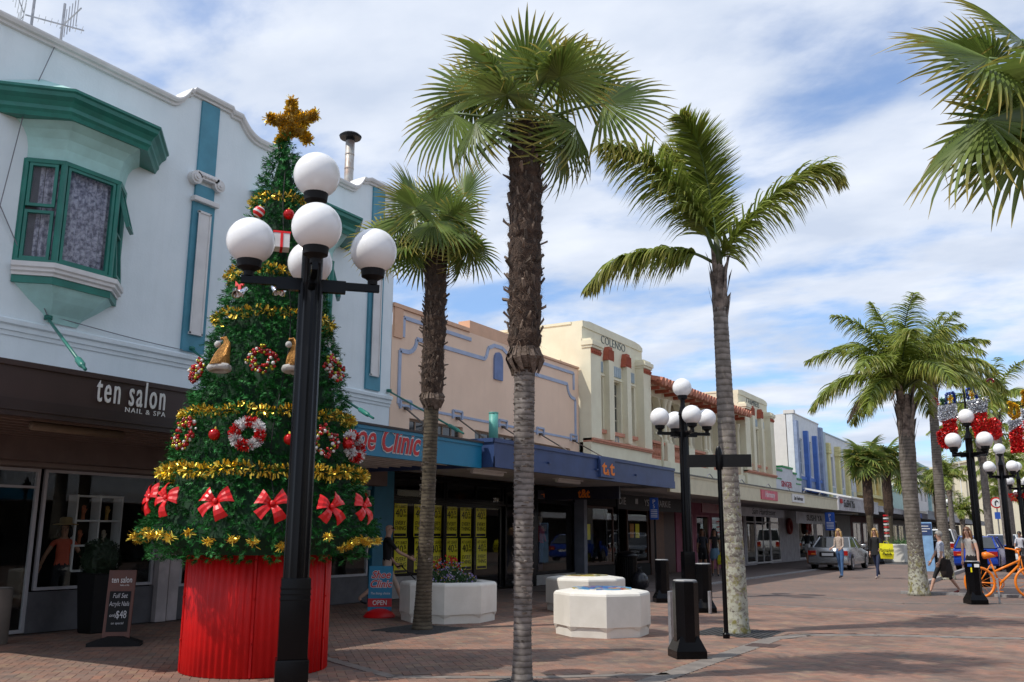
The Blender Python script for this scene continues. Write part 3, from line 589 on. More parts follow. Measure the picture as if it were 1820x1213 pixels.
mb = MB(); mb.box(XS - .1, XS + .0, 11.06, 16.25, 2.44, 2.88); mb.build('bulkhead', shop_blue, WB)
mb = MB(); mb.box(XS - .1, XS + .06, 16.27, 16.98, .01, 2.9); mb.build('pilaster_blue', shop_blue, WB)
mb = MB(); mb.box(XS - 4.2, XS - .1, 10.82, 10.86, .02, 2.85); mb.build('partition', dark, WB)
for (y, yy) in ((7.8, 0), (10.45, 0), (13.2, 0), (15.95, 0)): stay(WB, y, 4.62, y - 1.2, -9.92, 3.40, green)
mb = MB(); mb.tube([(-10.9, 6.6, 2.78), (-10.9, 7.9, 2.78)], .055, 8); t_ = mb.build('strip_light', M('dusty_fitting', (.18, .14, .10), .6), WB, True)
mb = MB(); mb.box(-12.3, -11.9, 10.0, 10.5, 2.62, 2.8); mb.build('canopy_light', whitep, WB)
# cable across the wall
mb = MB(); pts = [(XF + .03, 5.6, 8.2), (XF + .04, 7.6, 4.95), (XF + .08, 7.75, 4.66)]; mb.tube(pts, .008, 5)
mb.tube([(XF + .06, 7.75 + t * 2.5 / 10, 4.66 - .10 * math.sin(math.pi * t / 20)) for t in range(11)], .008, 5); mb.tube([(XF + .02, 7.45, 9.0), (XF + .15, 7.2, 8.3), (XF + .16, 7.0, 7.6), (XF + .05, 6.8, 5.4)], .008, 5); mb.build('cable', M('cable_grey', (.2, .2, .22), .6), WB)
# roof things
def aerial(x, y, z, label, big):
    t_ = thing('tv_aerial', label, 'aerial', (x, y, z)); mb = MB(); mb.tube([(x, y, z - .4), (x, y, z + .95)], .022, 6); mb.build('mast', steel, t_)
    mb = MB(); a = Vector((.45, .9, 0)).normalized() if big else Vector((.9, -.2, .0)).normalized(); b = Vector((-a.y, a.x, 0)); c = Vector((x, y, z + .55))
    mb.tube([c - a * .1, c + a * .75], .013, 5)
    if big:
        for k in range(9): mb.tube([c + a * (k * .09) - b * .12, c + a * (k * .09) + b * .12], .006, 4)
        for s_ in (-1, 1):
            mb.tube([c - a * .12 + Vector((0, 0, .02 * s_)), c - a * .3 + Vector((0, 0, .42 * s_))], .008, 4)
            for k in range(5): q = c - a * (.12 + .04 * k) + Vector((0, 0, (.05 + .09 * k) * s_)); mb.tube([q - b * .45, q + b * .45], .008, 4)
    else:
        for k in range(6): q = c + a * (k * .12); mb.tube([q - Vector((0, 0, .25)), q + Vector((0, 0, .25))], .008, 4)
    mb.build('antenna', steel, t_)
aerial(XF - .4, 7.25, 8.9, 'silver grid television aerial leaning over the white parapet corner', True); aerial(XF - .4, 7.75, 9.0, 'tall thin television aerial mast with looped dipole on white parapet', False)
ch = thing('chimney_flue', 'galvanised chimney flue with black cap rising above white parapet', 'chimney', (XF - .5, 14.9, 8.6))
mb = MB(); mb.tube([(XF - .5, 14.9, 8.6), (XF - .5, 14.9, 9.35), (XF - .5, 14.9, 10.35)], .105, 14)
for z in (9.3, 9.65, 10.0): mb.lathe([(.11, 0), (.112, .02), (.11, .04)], (XF - .5, 14.9, z), 14)
mb.build('pipe', M('weathered_zinc', (.42, .42, .40), .5, .4, c2=(.3, .22, .18), scale=5), ch, True)
mb = MB(); mb.lathe([(.1, 10.33), (.1, 10.42), (.24, 10.42), (.26, 10.47), (.2, 10.52), (.03, 10.55)], (XF - .5, 14.9, 0), 16); mb.build('cap', blackm, ch)
# items in the salon window
sh = thing('display_shelf', 'white display shelf of model hands inside the salon window', 'shelf', (XS - .9, 9.95, .9)); x0 = XS - .9
mb = MB()
for y in (9.55, 9.98, 10.41): mb.box(x0 - .12, x0 + .12, y - .015, y + .015, .85, 2.1)
for z in (.85, 1.26, 1.67, 2.08): mb.box(x0 - .12, x0 + .12, 9.566, 9.964, z - .015, z + .015); mb.box(x0 - .12, x0 + .12, 9.996, 10.394, z - .015, z + .015)
mb.build('frame', whitep, sh)
for k, (y, z) in enumerate(((9.75, 1.69), (10.2, 1.69), (9.72, 1.28), (10.17, 1.28), (9.8, .87), (10.2, .87))):
    mb = MB(); mb.tube([(x0, y, z), (x0, y, z + .1), (x0, y + .01, z + .17)], [.03, .026, .04], 8)
    for q in range(4): mb.tube([(x0, y - .025 + q * .018, z + .16), (x0, y - .03 + q * .021, z + .25 - abs(q - 1.5) * .012)], [.011, .007], 5)
    mb.tube([(x0, y + .03, z + .12), (x0, y + .06, z + .18)], [.012, .008], 5)
    tag(mb.build('model_hand', [M('hand_orange', (.45, .13, .05)), M('hand_ochre', (.5, .3, .08)), M('hand_pale', (.5, .42, .33))][(0, 1, 0, 2, 2, 2)[k]], None), ['orange', 'ochre', 'dark orange', 'pale', 'white cream', 'bone coloured'][k] + ' model hand standing on the ' + ['top left', 'top right', 'middle left', 'middle right', 'bottom left', 'bottom right'][k] + ' shelf in the salon', 'model hand', 'model hands on the salon shelf')
pt = thing('potted_topiary', 'black tall planter with dark clipped ball beside the salon door', 'potted plant', (-12.75, 9.05, 0))
mb = MB(); mb.lathe([(.2, 0), (.22, .02), (.3, .85), (.31, .88), (.27, .88), (.26, .8)], (-12.75, 9.05, 0), 4, 0, R(45)); mb.build('pot', blackm, pt)
mb = MB()
for k in range(1500):
    d = Vector((rnd.gauss(0, 1), rnd.gauss(0, 1), rnd.gauss(0, 1))).normalized(); c = Vector((-12.75, 9.05, 1.08)) + d * (.29 + rnd.uniform(-.02, .02)); u = d.orthogonal().normalized() * .018; v = (d.cross(u).normalized() + d * rnd.uniform(0, 1)) * .022
    mb.add([c - u, c + u, c + v * 1.6], [(0, 1, 2)])
mb.ball((-12.75, 9.05, 1.08), .27, 12); mb.build('foliage', M('box_leaf', (.012, .03, .012), .6, isl=.4), pt, False, False)
mb = MB(); mb.lathe([(.16, 0), (.17, .02), (.17, .72), (.15, .74), (.14, .7)], (-12.6, 7.45, 0), 18); tag(mb.build('litter_bin', M('bin_beige', (.16, .14, .12), .5), None, 'auto'), 'beige metal bin standing by the dark salon doorway', 'bin')

# ---------- peach building
PB = thing('peach_building', 'low peach building with powder blue mouldings and a blind facade', 'building', (XF, 16.05, 0))
wins = [(16.78, 19.0, 3.78, 4.10), (19.55, 22.1, 3.78, 4.10), (22.35, 24.9, 3.72, 4.04)]
mb = MB(); wallgrid(mb, XF, 16.04, 25.5, 2.9, 6.60, wins, .3); mb.add([(XF, 16.04, 6.6), (XF, 25.5, 6.6), (XF - .36, 25.5, 6.6), (XF - .36, 16.04, 6.6)], [(0, 1, 2, 3)]); mb.build('wall', peach, PB)
mass(PB, 16.04, 25.49, 6.3, peach)
mb = MB(); mb.box(XF - .36, XF + .0, 19.25, 21.3, 6.601, 6.93); mb.box(XF - .36, XF - .0, 21.3, 21.6, 6.601, 6.80)
mb.box(XF - .38, XF + .05, 16.04, 19.22, 6.605, 6.70); mb.box(XF - .38, XF + .04, 21.62, 25.5, 6.605, 6.67); mb.box(XF, XF + .035, 16.08, 16.4, 5.9, 6.60); mb.build('coping', peach_trim, PB)
def strip(root, pts, wd, mat, nm, q=.03):
    mb = MB()
    for a, b in zip(pts, pts[1:]):
        a = Vector(a); b = Vector(b); d = (b - a).normalized(); n_ = Vector((-d.y, d.x)) * wd / 2; e = d * wd * .0
        mb.prism([tuple(a - n_), tuple(b - n_), tuple(b + n_), tuple(a + n_)], 'x', XF, XF + q)
    return mb.build(nm, mat, root)
def arc(cy, cz, r, a0, a1, n=8): return [(cy + r * math.cos(R(a0 + (a1 - a0) * k / n)), cz + r * math.sin(R(a0 + (a1 - a0) * k / n))) for k in range(n + 1)]
strip(PB, [(16.45, 5.95), (16.45, 6.42), (19.3, 6.42)], .09, powder, 'moulding')
strip(PB, [(21.62, 6.42), (25.15, 6.42), (25.15, 5.9)], .09, powder, 'moulding')
strip(PB, [(16.34, 4.38), (16.34, 5.62)] + arc(16.7, 5.62, .0, 180, 90, 1)[:0] + [(16.6, 5.63)] + arc(16.6, 6.0, .37, -90, 0) + [(19.95, 6.02), (20.05, 6.10), (20.15, 6.35), (20.45, 6.47), (20.85, 6.47), (21.15, 6.35), (21.25, 6.10), (21.35, 6.02), (24.7, 6.02)] + arc(25.1, 6.0, .37, 180, 270) + [(25.25, 5.6), (25.25, 4.38)], .10, powder, 'moulding', .025)
strip(PB, [(16.34, 4.36), (25.25, 4.36)], .06, powder, 'moulding', .02)
mb = MB(); mb.prism([(20.42, 5.55), (20.85, 5.55), (20.85, 6.1)] + [(p[0], p[1]) for p in arc(20.635, 6.1, .215, 0, 180, 6)] + [(20.42, 6.1)], 'x', XF, XF + .05); mb.build('niche_panel', M('niche_blue', (.17, .23, .42), .7), PB)
for (y, yy) in ((16.6, 14.6), (18.72, 16.6), (20.9, 18.8), (22.98, 20.8), (25.1, 22.9)):
    strip(PB, [(y - .2, 4.28), (y - .2, 4.48), (y + .2, 4.48), (y + .2, 4.28)], .05, powder, 'stay_bracket', .05); stay(PB, y, 4.30, yy, -10.5, 3.42, M('stay_rusty', (.10, .08, .07), .6), .02)
for w_ in wins: window(PB, w_[0], w_[1], w_[2], w_[3], XF - .1, M('clerestory_frame', (.33, .24, .18), .7), 6, 1, glass_d, .05)
mb = MB(); mb.tube([(-10.2, 16.3, 3.35), (-10.2, 16.3, 4.0)], .1, 16); mb.lathe([(.1, 0), (.105, .0), (.105, .03), (.1, .03)], (-10.2, 16.3, 3.98), 16); tag(mb.build('vent_pipe', M('verdigris_pipe', (.12, .42, .36), .5), None, True), 'short green vent pipe standing on top of the blue canopy', 'vent pipe')
# shoe shop canopy board
SB = thing('shoe_shop_canopy', 'bright blue shoe shop canopy with slatted underside over the pavement', 'canopy', (-9.9, 10.1, 2.8))
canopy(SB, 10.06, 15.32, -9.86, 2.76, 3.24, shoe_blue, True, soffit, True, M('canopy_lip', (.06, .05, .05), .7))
mb = MB(); text(mb, 'Shoe Clinic', (-9.852, 11.02, 2.86), size=.60, sx=.80, shear=.3, bold=.024, ext=.004, spacing=1.0); t_ = mb.build('lettering_outline', whitep, SB)
mb = MB(); text(mb, 'Shoe Clinic', (-9.846, 11.02, 2.86), size=.60, sx=.80, shear=.3, bold=.006, ext=.009, spacing=1.0); mb.build('lettering', redl, SB)
# navy canopy
NC = thing('navy_canopy', 'long navy blue canopy with a raised rail running past two shops', 'canopy', (-9.6, 15.4, 2.8))
mb = MB(); x1 = -9.62; y0, y1 = 15.4, 25.3
mb.box(XS, x1 - .005, y0, y1, 2.90, 2.93); s_ = mb.build('soffit', soffit, NC)
mb = MB(); mb.box(x1 - .08, x1, y0, y1, 2.78, 3.32); mb.box(x1, x1 + .03, y0 - .03, y1, 3.28, 3.36); mb.box(x1, x1 + .02, y0 - .02, y1, 2.78, 2.99)
mb.box(XS + .6, x1 - .08, y0, y0 + .06, 2.78, 3.32); mb.box(XS + .6, x1 + .028, y0 - .03, y0, 3.28, 3.36); mb.box(XS + .6, x1 + .02, y0 - .02, y0, 2.78, 2.99); mb.build('fascia', navy, NC)
mb = MB(); mb.prism([(XF + .005, 2.94), (XF + .005, 3.4), (x1 - .09, 3.27), (x1 - .09, 2.94)], 'y', y0 + .07, y1 - .01); mb.build('canopy_roof', roofm, NC)
for y in (17.6, 20.0, 22.4): mb = MB(); mb.box(x1 + .0, x1 + .06, y, y + .1, 2.99, 3.03); mb.build('bracket', navy, NC)
for y in (17.0, 21.0): mb = MB(); mb.tube([(-11.2, y, 2.84), (-11.2, y + 1.3, 2.84)], .05, 8); mb.box(-11.3, -11.1, y - .05, y + 1.35, 2.87, 2.9); mb.build('strip_light', whitep, NC)
def ttsign(x, y0, w_, z0, h, label, face=FACE_X, bg=navy, depth=.08):
    t_ = thing('shop_sign', label, 'sign', (x, y0, z0)); mb = MB()
    if face is FACE_X: mb.bbox(x - depth, x, y0, y0 + w_, z0, z0 + h, .015); p0 = (x + .004, y0 + w_ * .12, z0 + h * .16)
    else: mb.box(x, x + w_, y0, y0 + depth, z0, z0 + h); p0 = (x + w_ * .5 - h * .25, y0 - .004, z0 + h * .12)
    mb.build('board', bg, t_)
    k = 1.0 if face is FACE_X else 1.0; S_ = h * .95; mb = MB(); px = p0[0]; py = p0[1]
    if face is FACE_X:
        text(mb, 't', (px, py - w_ * .02, z0 + h * .16), face, size=S_, sx=w_ / h * .95, bold=.02 * S_, ext=.006); text(mb, '&', (px, py + w_ * .27, z0 + h * .13), face, size=S_ * .42, sx=w_ / h * .75, bold=.008 * S_, ext=.006); text(mb, 't', (px, py + w_ * .52, z0 + h * .16), face, size=S_, sx=w_ / h * .95, bold=.02 * S_, ext=.006)
    else:
        text(mb, 't&t', (px, py, z0 + h * .16), face, size=S_, sx=.85, bold=.03 * S_, ext=.006)
    mb.build('lettering', orangep, t_); return t_
ttsign(-9.53, 20.15, .82, 2.84, .5, 'square navy sign with orange letters t&t on canopy front')
# shop under navy canopy
SH = thing('clothes_shopfront', 'black framed clothes shopfront covered in yellow sale posters', 'shopfront', (XS, 17.0, 0))
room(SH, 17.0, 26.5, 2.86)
window(SH, 17.05, 19.15, .52, 2.22, XS, blackp, 1, 1, glass, .05); window(SH, 19.2, 21.9, .06, 2.22, XS - .02, blackp, 2, 1, glass, .07); window(SH, 17.05, 19.15, 2.30, 2.78, XS, blackp, 1, 1, glass, .05); window(SH, 19.2, 22.0, 2.30, 2.78, XS, blackp, 2, 1, glass, .06); window(SH, 22.1, 23.6, .06, 2.78, XS, blackp, 1, 1, glass, .07, name='glass_door', rowz=[2.25])
window(SH, 23.9, 26.3, .32, 2.45, XS, blackp, 1, 1, glass, .06)
for y0_, y1_, z1_ in ((17.02, 19.18, .5), (23.85, 26.35, .3)): mb = MB(); mb.box(XS - .1, XS + .01, y0_, y1_, .01, z1_); mb.build('stall_riser', M('riser_grey', (.35, .34, .33), .6), SH)
mb = MB(); mb.box(XS - .1, XS, 17.02, 23.85, 2.23, 2.29); mb.box(XS - .1, XS, 17.02, 26.4, 2.79, 2.89); mb.box(XS - .1, XS, 23.62, 23.88, .01, 2.78); mb.box(XS - .1, XS, 23.9, 26.35, 2.46, 2.78); mb.build('fascia', blackp, SH)
mb = MB(); mb.box(XS - .1, XS + .3, 26.4, 26.62, .01, 2.88); mb.build('post', M('post_blue_grey', (.18, .2, .25), .5), SH)
mb = MB(); text(mb, '271', (XS + .02, 21.4, 2.33), size=.16, ext=.004); mb.build('street_number', whitep, SH)
def poster(y, z, h, w_, label, cut=None, X=XS - .09):
    t_ = thing('sale_poster', label, 'poster', (X, y, z), 0, 'yellow sale posters in the shop window'); mb = MB(); mb.box(X - .005, X, y, y + w_, z, z + h); mb.build('paper', yellowp, t_)
    m2 = MB(); k = w_ / .46
    for (tx, zz_, s_) in (('AT LEAST', .86, .105), ('40', .60, .27), ('EVERY', .37, .14), ('THING', .22, .14)):
        text(m2, tx, (X + .004, y + w_ * (.5 if tx != '40' else .38), z + h * zz_ - .02), size=s_, sx=k * (.92 if tx != '40' else .95), bold=.0, ext=.002, align='CENTER')
    text(m2, '%', (X + .004, y + w_ * .80, z + h * .70), size=.13, sx=k, bold=.0, ext=.002, align='CENTER'); text(m2, 'OFF', (X + .004, y + w_ * .82, z + h * .58), size=.08, sx=k, bold=.0, ext=.002, align='CENTER')
    m2.box(X, X + .003, y + w_ * .05, y + w_ * .95, z + h * .02, z + h * .10); m2.build('lettering', blackm, t_)
names = ['leftmost', 'second', 'third', 'fourth', 'fifth', 'rightmost']
for k, y in enumerate((17.2, 17.98, 18.62, 19.32, 19.98, 20.72)):
    for r_, z in enumerate((1.40, .56)):
        poster(y + (.05 if r_ else 0), z, .80, .50, f'{names[k]} yellow sale poster reading 40% off in the {"lower" if r_ else "upper"} row of the shop window')
def mannequin(y, label, top_m, leg_m, x=XS - .7):
    t_ = thing('mannequin', label, 'mannequin', (x, y, .35)); mb = MB(); z = .35
    mb.tube([(x, y, z + .85), (x, y, z + 1.0), (x, y, z + 1.25), (x, y, z + 1.38)], [.13, .11, .16, .07], 10); mb.tube([(x, y - .16, z + 1.32), (x + .05, y - .24, z + 1.1), (x + .12, y - .22, z + .9)], [.05, .045, .035], 7); mb.tube([(x, y + .16, z + 1.32), (x, y + .25, z + 1.1), (x + .1, y + .2, z + .9)], [.05, .045, .035], 7); mb.build('shirt', top_m, t_, True)
    mb = MB(); mb.tube([(x, y - .07, z + .88), (x, y - .08, z + .5), (x, y - .08, z + .05)], [.09, .07, .045], 8); mb.tube([(x, y + .07, z + .88), (x, y + .08, z + .5), (x, y + .08, z + .05)], [.09, .07, .045], 8); mb.build('trousers', leg_m, t_, True)
    mb = MB(); mb.tube([(x, y, z + 1.37), (x, y, z + 1.46)], .045, 8); mb.ball((x, y, z + 1.56), .095, 12, sz=1.25); mb.build('head', M('mannequin_skin', (.42, .36, .3), .5), t_, True)
mannequin(24.4, 'mannequin in pale shirt and dark trousers in the shop window', M('shirt_pale', (.4, .36, .33), .8), M('trouser_dark', (.04, .04, .06), .8)); mannequin(25.3, 'mannequin in a red top standing in the shop window', M('shirt_red', (.3, .015, .02), .8), M('short_navy', (.03, .03, .08), .8))
hs = ttsign(-12.6, 22.9, 2.3, 2.42, .34, 'dark hanging sign with orange t&t under the navy canopy', FACE_Y, M('sign_black', (.012, .012, .03), .4), .09)
ttsign(XS + .02, 23.9, 2.3, 2.50, .26, 'orange t&t sign on the black fascia above mannequins', FACE_X, M('sign_black', (.012, .012, .03), .4), .02)
# Die shop (wood)
wood = M('dark_timber', (.07, .028, .012), .5, c2=(.045, .018, .01), scale=8); wood2 = M('orange_timber', (.16, .06, .02), .5, var=.15, scale=8)
DS = thing('timber_shopfront', 'dark timber framed shopfront with two display windows under hanging sign', 'shopfront', (XS, 26.7, 0))
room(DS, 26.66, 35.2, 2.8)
window(DS, 27.05, 29.3, .48, 2.4, XS, wood, 1, 1, glass, .08); window(DS, 30.45, 32.4, .45, 2.4, XS, wood, 1, 1, glass, .08); window(DS, 29.35, 30.4, .03, 2.4, XS - .3, blackp, 1, 3, glass, .06, name='glass_door')
mb = MB(); mb.box(XS - .1, XS, 26.66, 35.2, 2.42, 2.89); mb.box(XS - .1, XS + .02, 27.0, 29.32, .01, .46); mb.box(XS - .1, XS + .02, 30.42, 32.45, .01, .43); mb.build('shop_wall', blackm, DS)
mb = MB(); mb.box(XS - .1, XS + .05, 26.64, 27.0, .01, 2.41); mb.box(XS - .1, XS + .04, 32.5, 32.95, .01, 2.41); mb.build('timber_pier', wood, DS)
mb = MB(); mb.box(XS - .1, XS + .02, 33.0, 33.9, .01, 2.41); mb.build('door', wood2, DS); mb = MB(); mb.box(XS - .1, XS + .0, 33.92, 35.1, .01, 2.41); mb.build('timber_panel', wood, DS)
for k, (y, z, m_) in enumerate(((27.3, 1.3, yellowp), (30.9, 1.35, M('orange_paper', (.55, .22, .03))), (31.4, 1.35, yellowp))):
    mb = MB(); mb.box(XS - .1, XS - .095, y, y + .35, z, z + .5); tag(mb.build('window_notice', m_), ['small yellow notice in the left timber framed window', 'orange notice in the right timber window', 'yellow notice beside the orange one in the timber window'][k], 'notice')
dh = thing('hanging_sign', 'long black hanging sign reading DIE YSTERVARKIE under the canopy', 'sign', (-11.9, 27.0, 2.3))
mb = MB(); mb.box(-11.42, -11.36, 25.15, 30.6, 2.22, 2.66); mb.build('board', blackm, dh)
mb = MB(); text(mb, 'DIE', (-11.352, 25.2, 2.36), size=.30, sx=1.2, ext=.004); text(mb, 'YSTERVARKIE', (-11.352, 27.15, 2.36), size=.30, sx=1.25, ext=.004); mb.box(-11.358, -11.35, 26.45, 26.65, 2.40, 2.56); mb.build('lettering', M('letter_grey', (.3, .3, .3), .5), dh)
#PART3
# ---------- cream twin towered building
CB = thing('cream_building', 'cream twin tower building with a tiled loggia between COLENSO and CHAMBERS', 'building', (XF, 25.5, 0))
mass(CB, 25.52, 47.7, 7.0, cream, XF - .3)
def tower(y0, y1, word, side=True):
    w_ = y1 - y0; k = w_ / 4.9
    wy = [(y0 + .95 * k, y0 + 1.5 * k), (y0 + 2.1 * k, y0 + 2.95 * k), (y0 + 3.5 * k, y0 + 4.1 * k)]
    holes = [(a, b, 4.83, 6.56) for a, b in wy]
    mb = MB(); wallgrid(mb, XF + .12, y0, y1, 2.9, 8.0, holes, .34)
    mb.add([(XF + .12, y0, 2.9), (XF + .12, y0, 8.0), (XF - .5, y0, 8.0), (XF - .5, y0, 2.9)], [(0, 1, 2, 3)]); mb.add([(XF + .12, y1, 2.9), (XF + .12, y1, 8.0), (XF - .5, y1, 8.0), (XF - .5, y1, 2.9)], [(0, 1, 2, 3)])
    mb.build('tower_wall', cream, CB)
    mb = MB(); mb.box(XF - 12, XF - .23, y0 + .01, y1 - .01, 6.9, 8.12); mb.build('tower_block', cream, CB)
    mb = MB(); mb.prism([(y0, 8.0), (y1, 8.0), (y1, 8.14), (y1 - .25, 8.22), (y1 - .7, 8.26), (y0 + .5, 8.26), (y0 + .25, 8.22), (y0, 8.2)], 'x', XF - .25, XF + .15); mb.box(XF - 12, XF - .26, y0 - .02, y0 + .25, 8.12, 8.2); mb.build('coping', cream, CB)
    for (a, b) in ((y0 - .0, y0 + .75 * k), (y1 - .62 * k, y1 + .05)):
        mb = MB(); mb.box(XF + .12, XF + .42, a, b, 4.35, 7.3); mb.box(XF + .10, XF + .48, a - .03, b + .03, 7.3, 7.38); mb.box(XF + .10, XF + .52, a - .06, b + .06, 7.38, 7.52); mb.box(XF + .1, XF + .44, a, b, 7.52, 7.60)
        p_ = mb.build('pier', cream, CB); m2 = MB()
        for q in range(5): m2.ball((XF + .45, a + (b - a) * (q + .5) / 5, 7.2), .05, 8)
        m2.box(XF + .42, XF + .445, a + .02, b - .02, 7.12, 7.28); m2.build('frieze', rust, p_)
    for (a, b) in ((wy[0][1] + .1, wy[1][0] - .12), (wy[1][1] + .12, wy[2][0] - .1)):
        mb = MB(); mb.box(XF + .12, XF + .32, a, b, 4.5, 7.15); mb.build('mullion_pier', cream, CB)
        c = (a + b) / 2; m2 = MB(); m2.prism([(c - .27, 7.15), (c + .27, 7.15), (c + .22, 7.3), (c + .2, 7.45), (c + .12, 7.62), (c - .12, 7.62), (c - .2, 7.45), (c - .22, 7.3)], 'x', XF + .12, XF + .3)
        for q in range(5): m2.prism([(c - .2 + .09 * q, 7.2), (c - .15 + .09 * q, 7.2), (c - .16 + .09 * q, 7.52), (c - .19 + .09 * q, 7.52)], 'x', XF + .3, XF + .33)
        m2.build('shell_ornament', rust, CB)
    for (a, b) in wy:
        window(CB, a, b, 4.84, 6.55, XF - .02, M('window_cream', (.5, .46, .34), .6), 2, 4, glass_d, .05)
        mb = MB(); mb.box(XF + .1, XF + .22, a - .06, b + .06, 4.70, 4.82); mb.build('sill', terra_p, CB)
        mb = MB(); mb.box(XF + .12, XF + .15, a, b, 6.72, 7.08)
        for q in range(6): mb.box(XF + .15, XF + .165, a + (b - a) * (q + .2) / 6, a + (b - a) * (q + .7) / 6, 6.74, 7.06)
        mb.build('grille', pale, CB)
        mb = MB(); mb.box(XF + .12, XF + .18, a - .05, b + .05, 6.60, 6.67); mb.build('head_band', cream, CB)
    mb = MB(); mb.box(XF + .12, XF + .46, y0, y1, 4.30, 4.36); mb.box(XF + .12, XF + .50, y0, y1, 4.36, 4.42); mb.build('base_band', terra_p, CB)
    mb = MB(); mb.box(XF + .0, XF + .4, y0, y1, 2.95, 4.295); mb.build('apron', cream, CB)
    yc = (wy[1][0] + wy[1][1]) / 2; mb = MB()
    for q in range(14):
        a = 2 * math.pi * q / 14; mb.ball((XF + .14, yc + .12 * math.cos(a), 4.56 + .14 * math.sin(a)), .035, 6)
    mb.build('roundel', pale, CB)
    mb = MB(); text(mb, word, (XF + .125, (y0 + y1) / 2 - .05, 7.72), size=.40, sx=1.1, ext=.012, bold=-.008, align='CENTER'); mb.build('lettering', M('letter_slate', (.10, .13, .13), .6), CB)
tower(25.55, 30.45, 'COLENSO'); tower(42.0, 46.95, 'CHAMBERS')
# loggia
ya, yb = 30.5, 41.95; n_ = 5; st = (yb - ya) / n_; holes = [(ya + st * k + .38, ya + st * (k + 1) - .38, 4.25, 6.55) for k in range(n_)]
mb = MB(); wallgrid(mb, XF + .0, ya, yb, 2.9, 7.0, holes, .28); mb.build('loggia_wall', cream, CB)
mb = MB()
for h in holes:
    for (a, b, s_) in ((h[0], h[0] + .22, 1), (h[1], h[1] - .22, -1)): mb.prism([(a, 6.55), (b, 6.55), (a, 6.25)], 'x', XF - .27, XF - .005)
mb.build('arch_corner', cream, CB)
mb = MB(); q = XF - 2.2; mb.add([(XF - .29, ya, 4.2), (XF - .29, yb, 4.2), (q, yb, 4.2), (q, ya, 4.2), (XF - .29, ya, 6.95), (XF - .29, yb, 6.95), (q, yb, 6.95), (q, ya, 6.95)], [(0, 3, 2, 1), (4, 5, 6, 7), (3, 7, 6, 2), (0, 4, 7, 3), (1, 2, 6, 5)]); mb.build('loggia_recess', M('recess_grey', (.30, .33, .36), .8), CB)
mb = MB(); [mb.box(q + .01, q + .04, h[0] - .1, h[1] + .1, 4.3, 6.3) for h in holes]; mb.build('loggia_window', glass_d, CB)
for h in holes:
    c0 = MB(); n = 9
    for k in range(n):
        y = h[0] + .12 + (h[1] - h[0] - .24) * k / (n - 1); b_ = MB(); b_.lathe([(.055, 4.24), (.055, 4.30), (.03, 4.33), (.028, 4.36), (.06, 4.46), (.055, 4.54), (.028, 4.64), (.03, 4.69), (.055, 4.71), (.055, 4.76)], (XF + .05, y, 0), 8); b_.build('baluster', terra_p, CB, True)
    b_ = MB(); b_.box(XF - .1, XF + .16, h[0] + .0, h[1] - .0, 4.765, 4.86); b_.box(XF - .1, XF + .14, h[0], h[1], 4.16, 4.235); b_.build('rail', terra_p, CB)
for k in range(n_ + 1):
    y = ya + st * k
    for dy in ((-.22, .22) if 0 < k < n_ else ((.22,) if k == 0 else (-.22,))):
        mb = MB(); mb.lathe([(.13, 4.87), (.13, 4.95), (.09, 4.98), (.085, 6.25), (.1, 6.3), (.13, 6.42), (.15, 6.45), (.15, 6.52)], (XF + .1, y + dy, 0), 12); mb.build('column', cream, CB, 'auto')
    if 0 < k < n_: mb = MB(); mb.box(XF, XF + .04, y - .05, y + .05, 4.87, 6.5); mb.build('column_strip', rust, CB)
    mb = MB(); mb.box(XF, XF + .24, max(ya + .02, y - .36), min(yb - .02, y + .36), 4.16, 4.86); mb.build('pedestal', cream, CB)
mb = MB(); mb.prism([(XF - 1.8, 7.7), (XF - 1.8, 7.62), (XF + .62, 6.92), (XF + .66, 6.98)], 'y', ya + .02, yb - .02); mb.build('tile_roof', terra, CB)
nt_ = 34
for k in range(nt_):
    y = ya + .1 + (yb - ya - .2) * (k + .5) / nt_
    for r_, (dx, dz, sm_) in enumerate(((.0, .0, 0), (-.34, .10, .5))):
        yy = y + sm_ * (yb - ya) / nt_; 
        if yy > yb - .1: continue
        b_ = MB(); a = Vector((XF + .80 + dx, yy, 6.93 + dz - .11 * r_ * 0)); d = Vector((-1, 0, .29)).normalized(); b_.tube([a, a + d * .45], [.155, .13], 7); b_.build('roof_tile', terra_p if (k + r_) % 2 else terra, CB, 'auto')
for k in range(12):
    y = ya + .5 + (yb - ya - 1) * k / 11; b_ = MB(); b_.box(XF + .0, XF + .55, y - .05, y + .05, 6.68, 6.80); b_.build('rafter_end', rust, CB)
mb = MB()
for k in range(46): y = ya + .12 + (yb - ya - .24) * k / 45; mb.tube([(XF + .30, y, 7.14), (XF - 1.75, y, 7.73)], .085, 6)
tag(mb.build('roof_tiles', terra, CB), kind='stuff')
mb = MB(); mb.tube([(XF + .46, 30.75, 5.05), (XF + .46, 31.3, 4.95), (XF + .46, 31.35, 4.8), (XF + .46, 31.35, 3.5)], .05, 8); mb.build('downpipe', cream, CB, True)
mb = MB(); mb.box(XF, XF + .3, ya, yb, 2.95, 4.15); mb.build('apron', cream, CB)
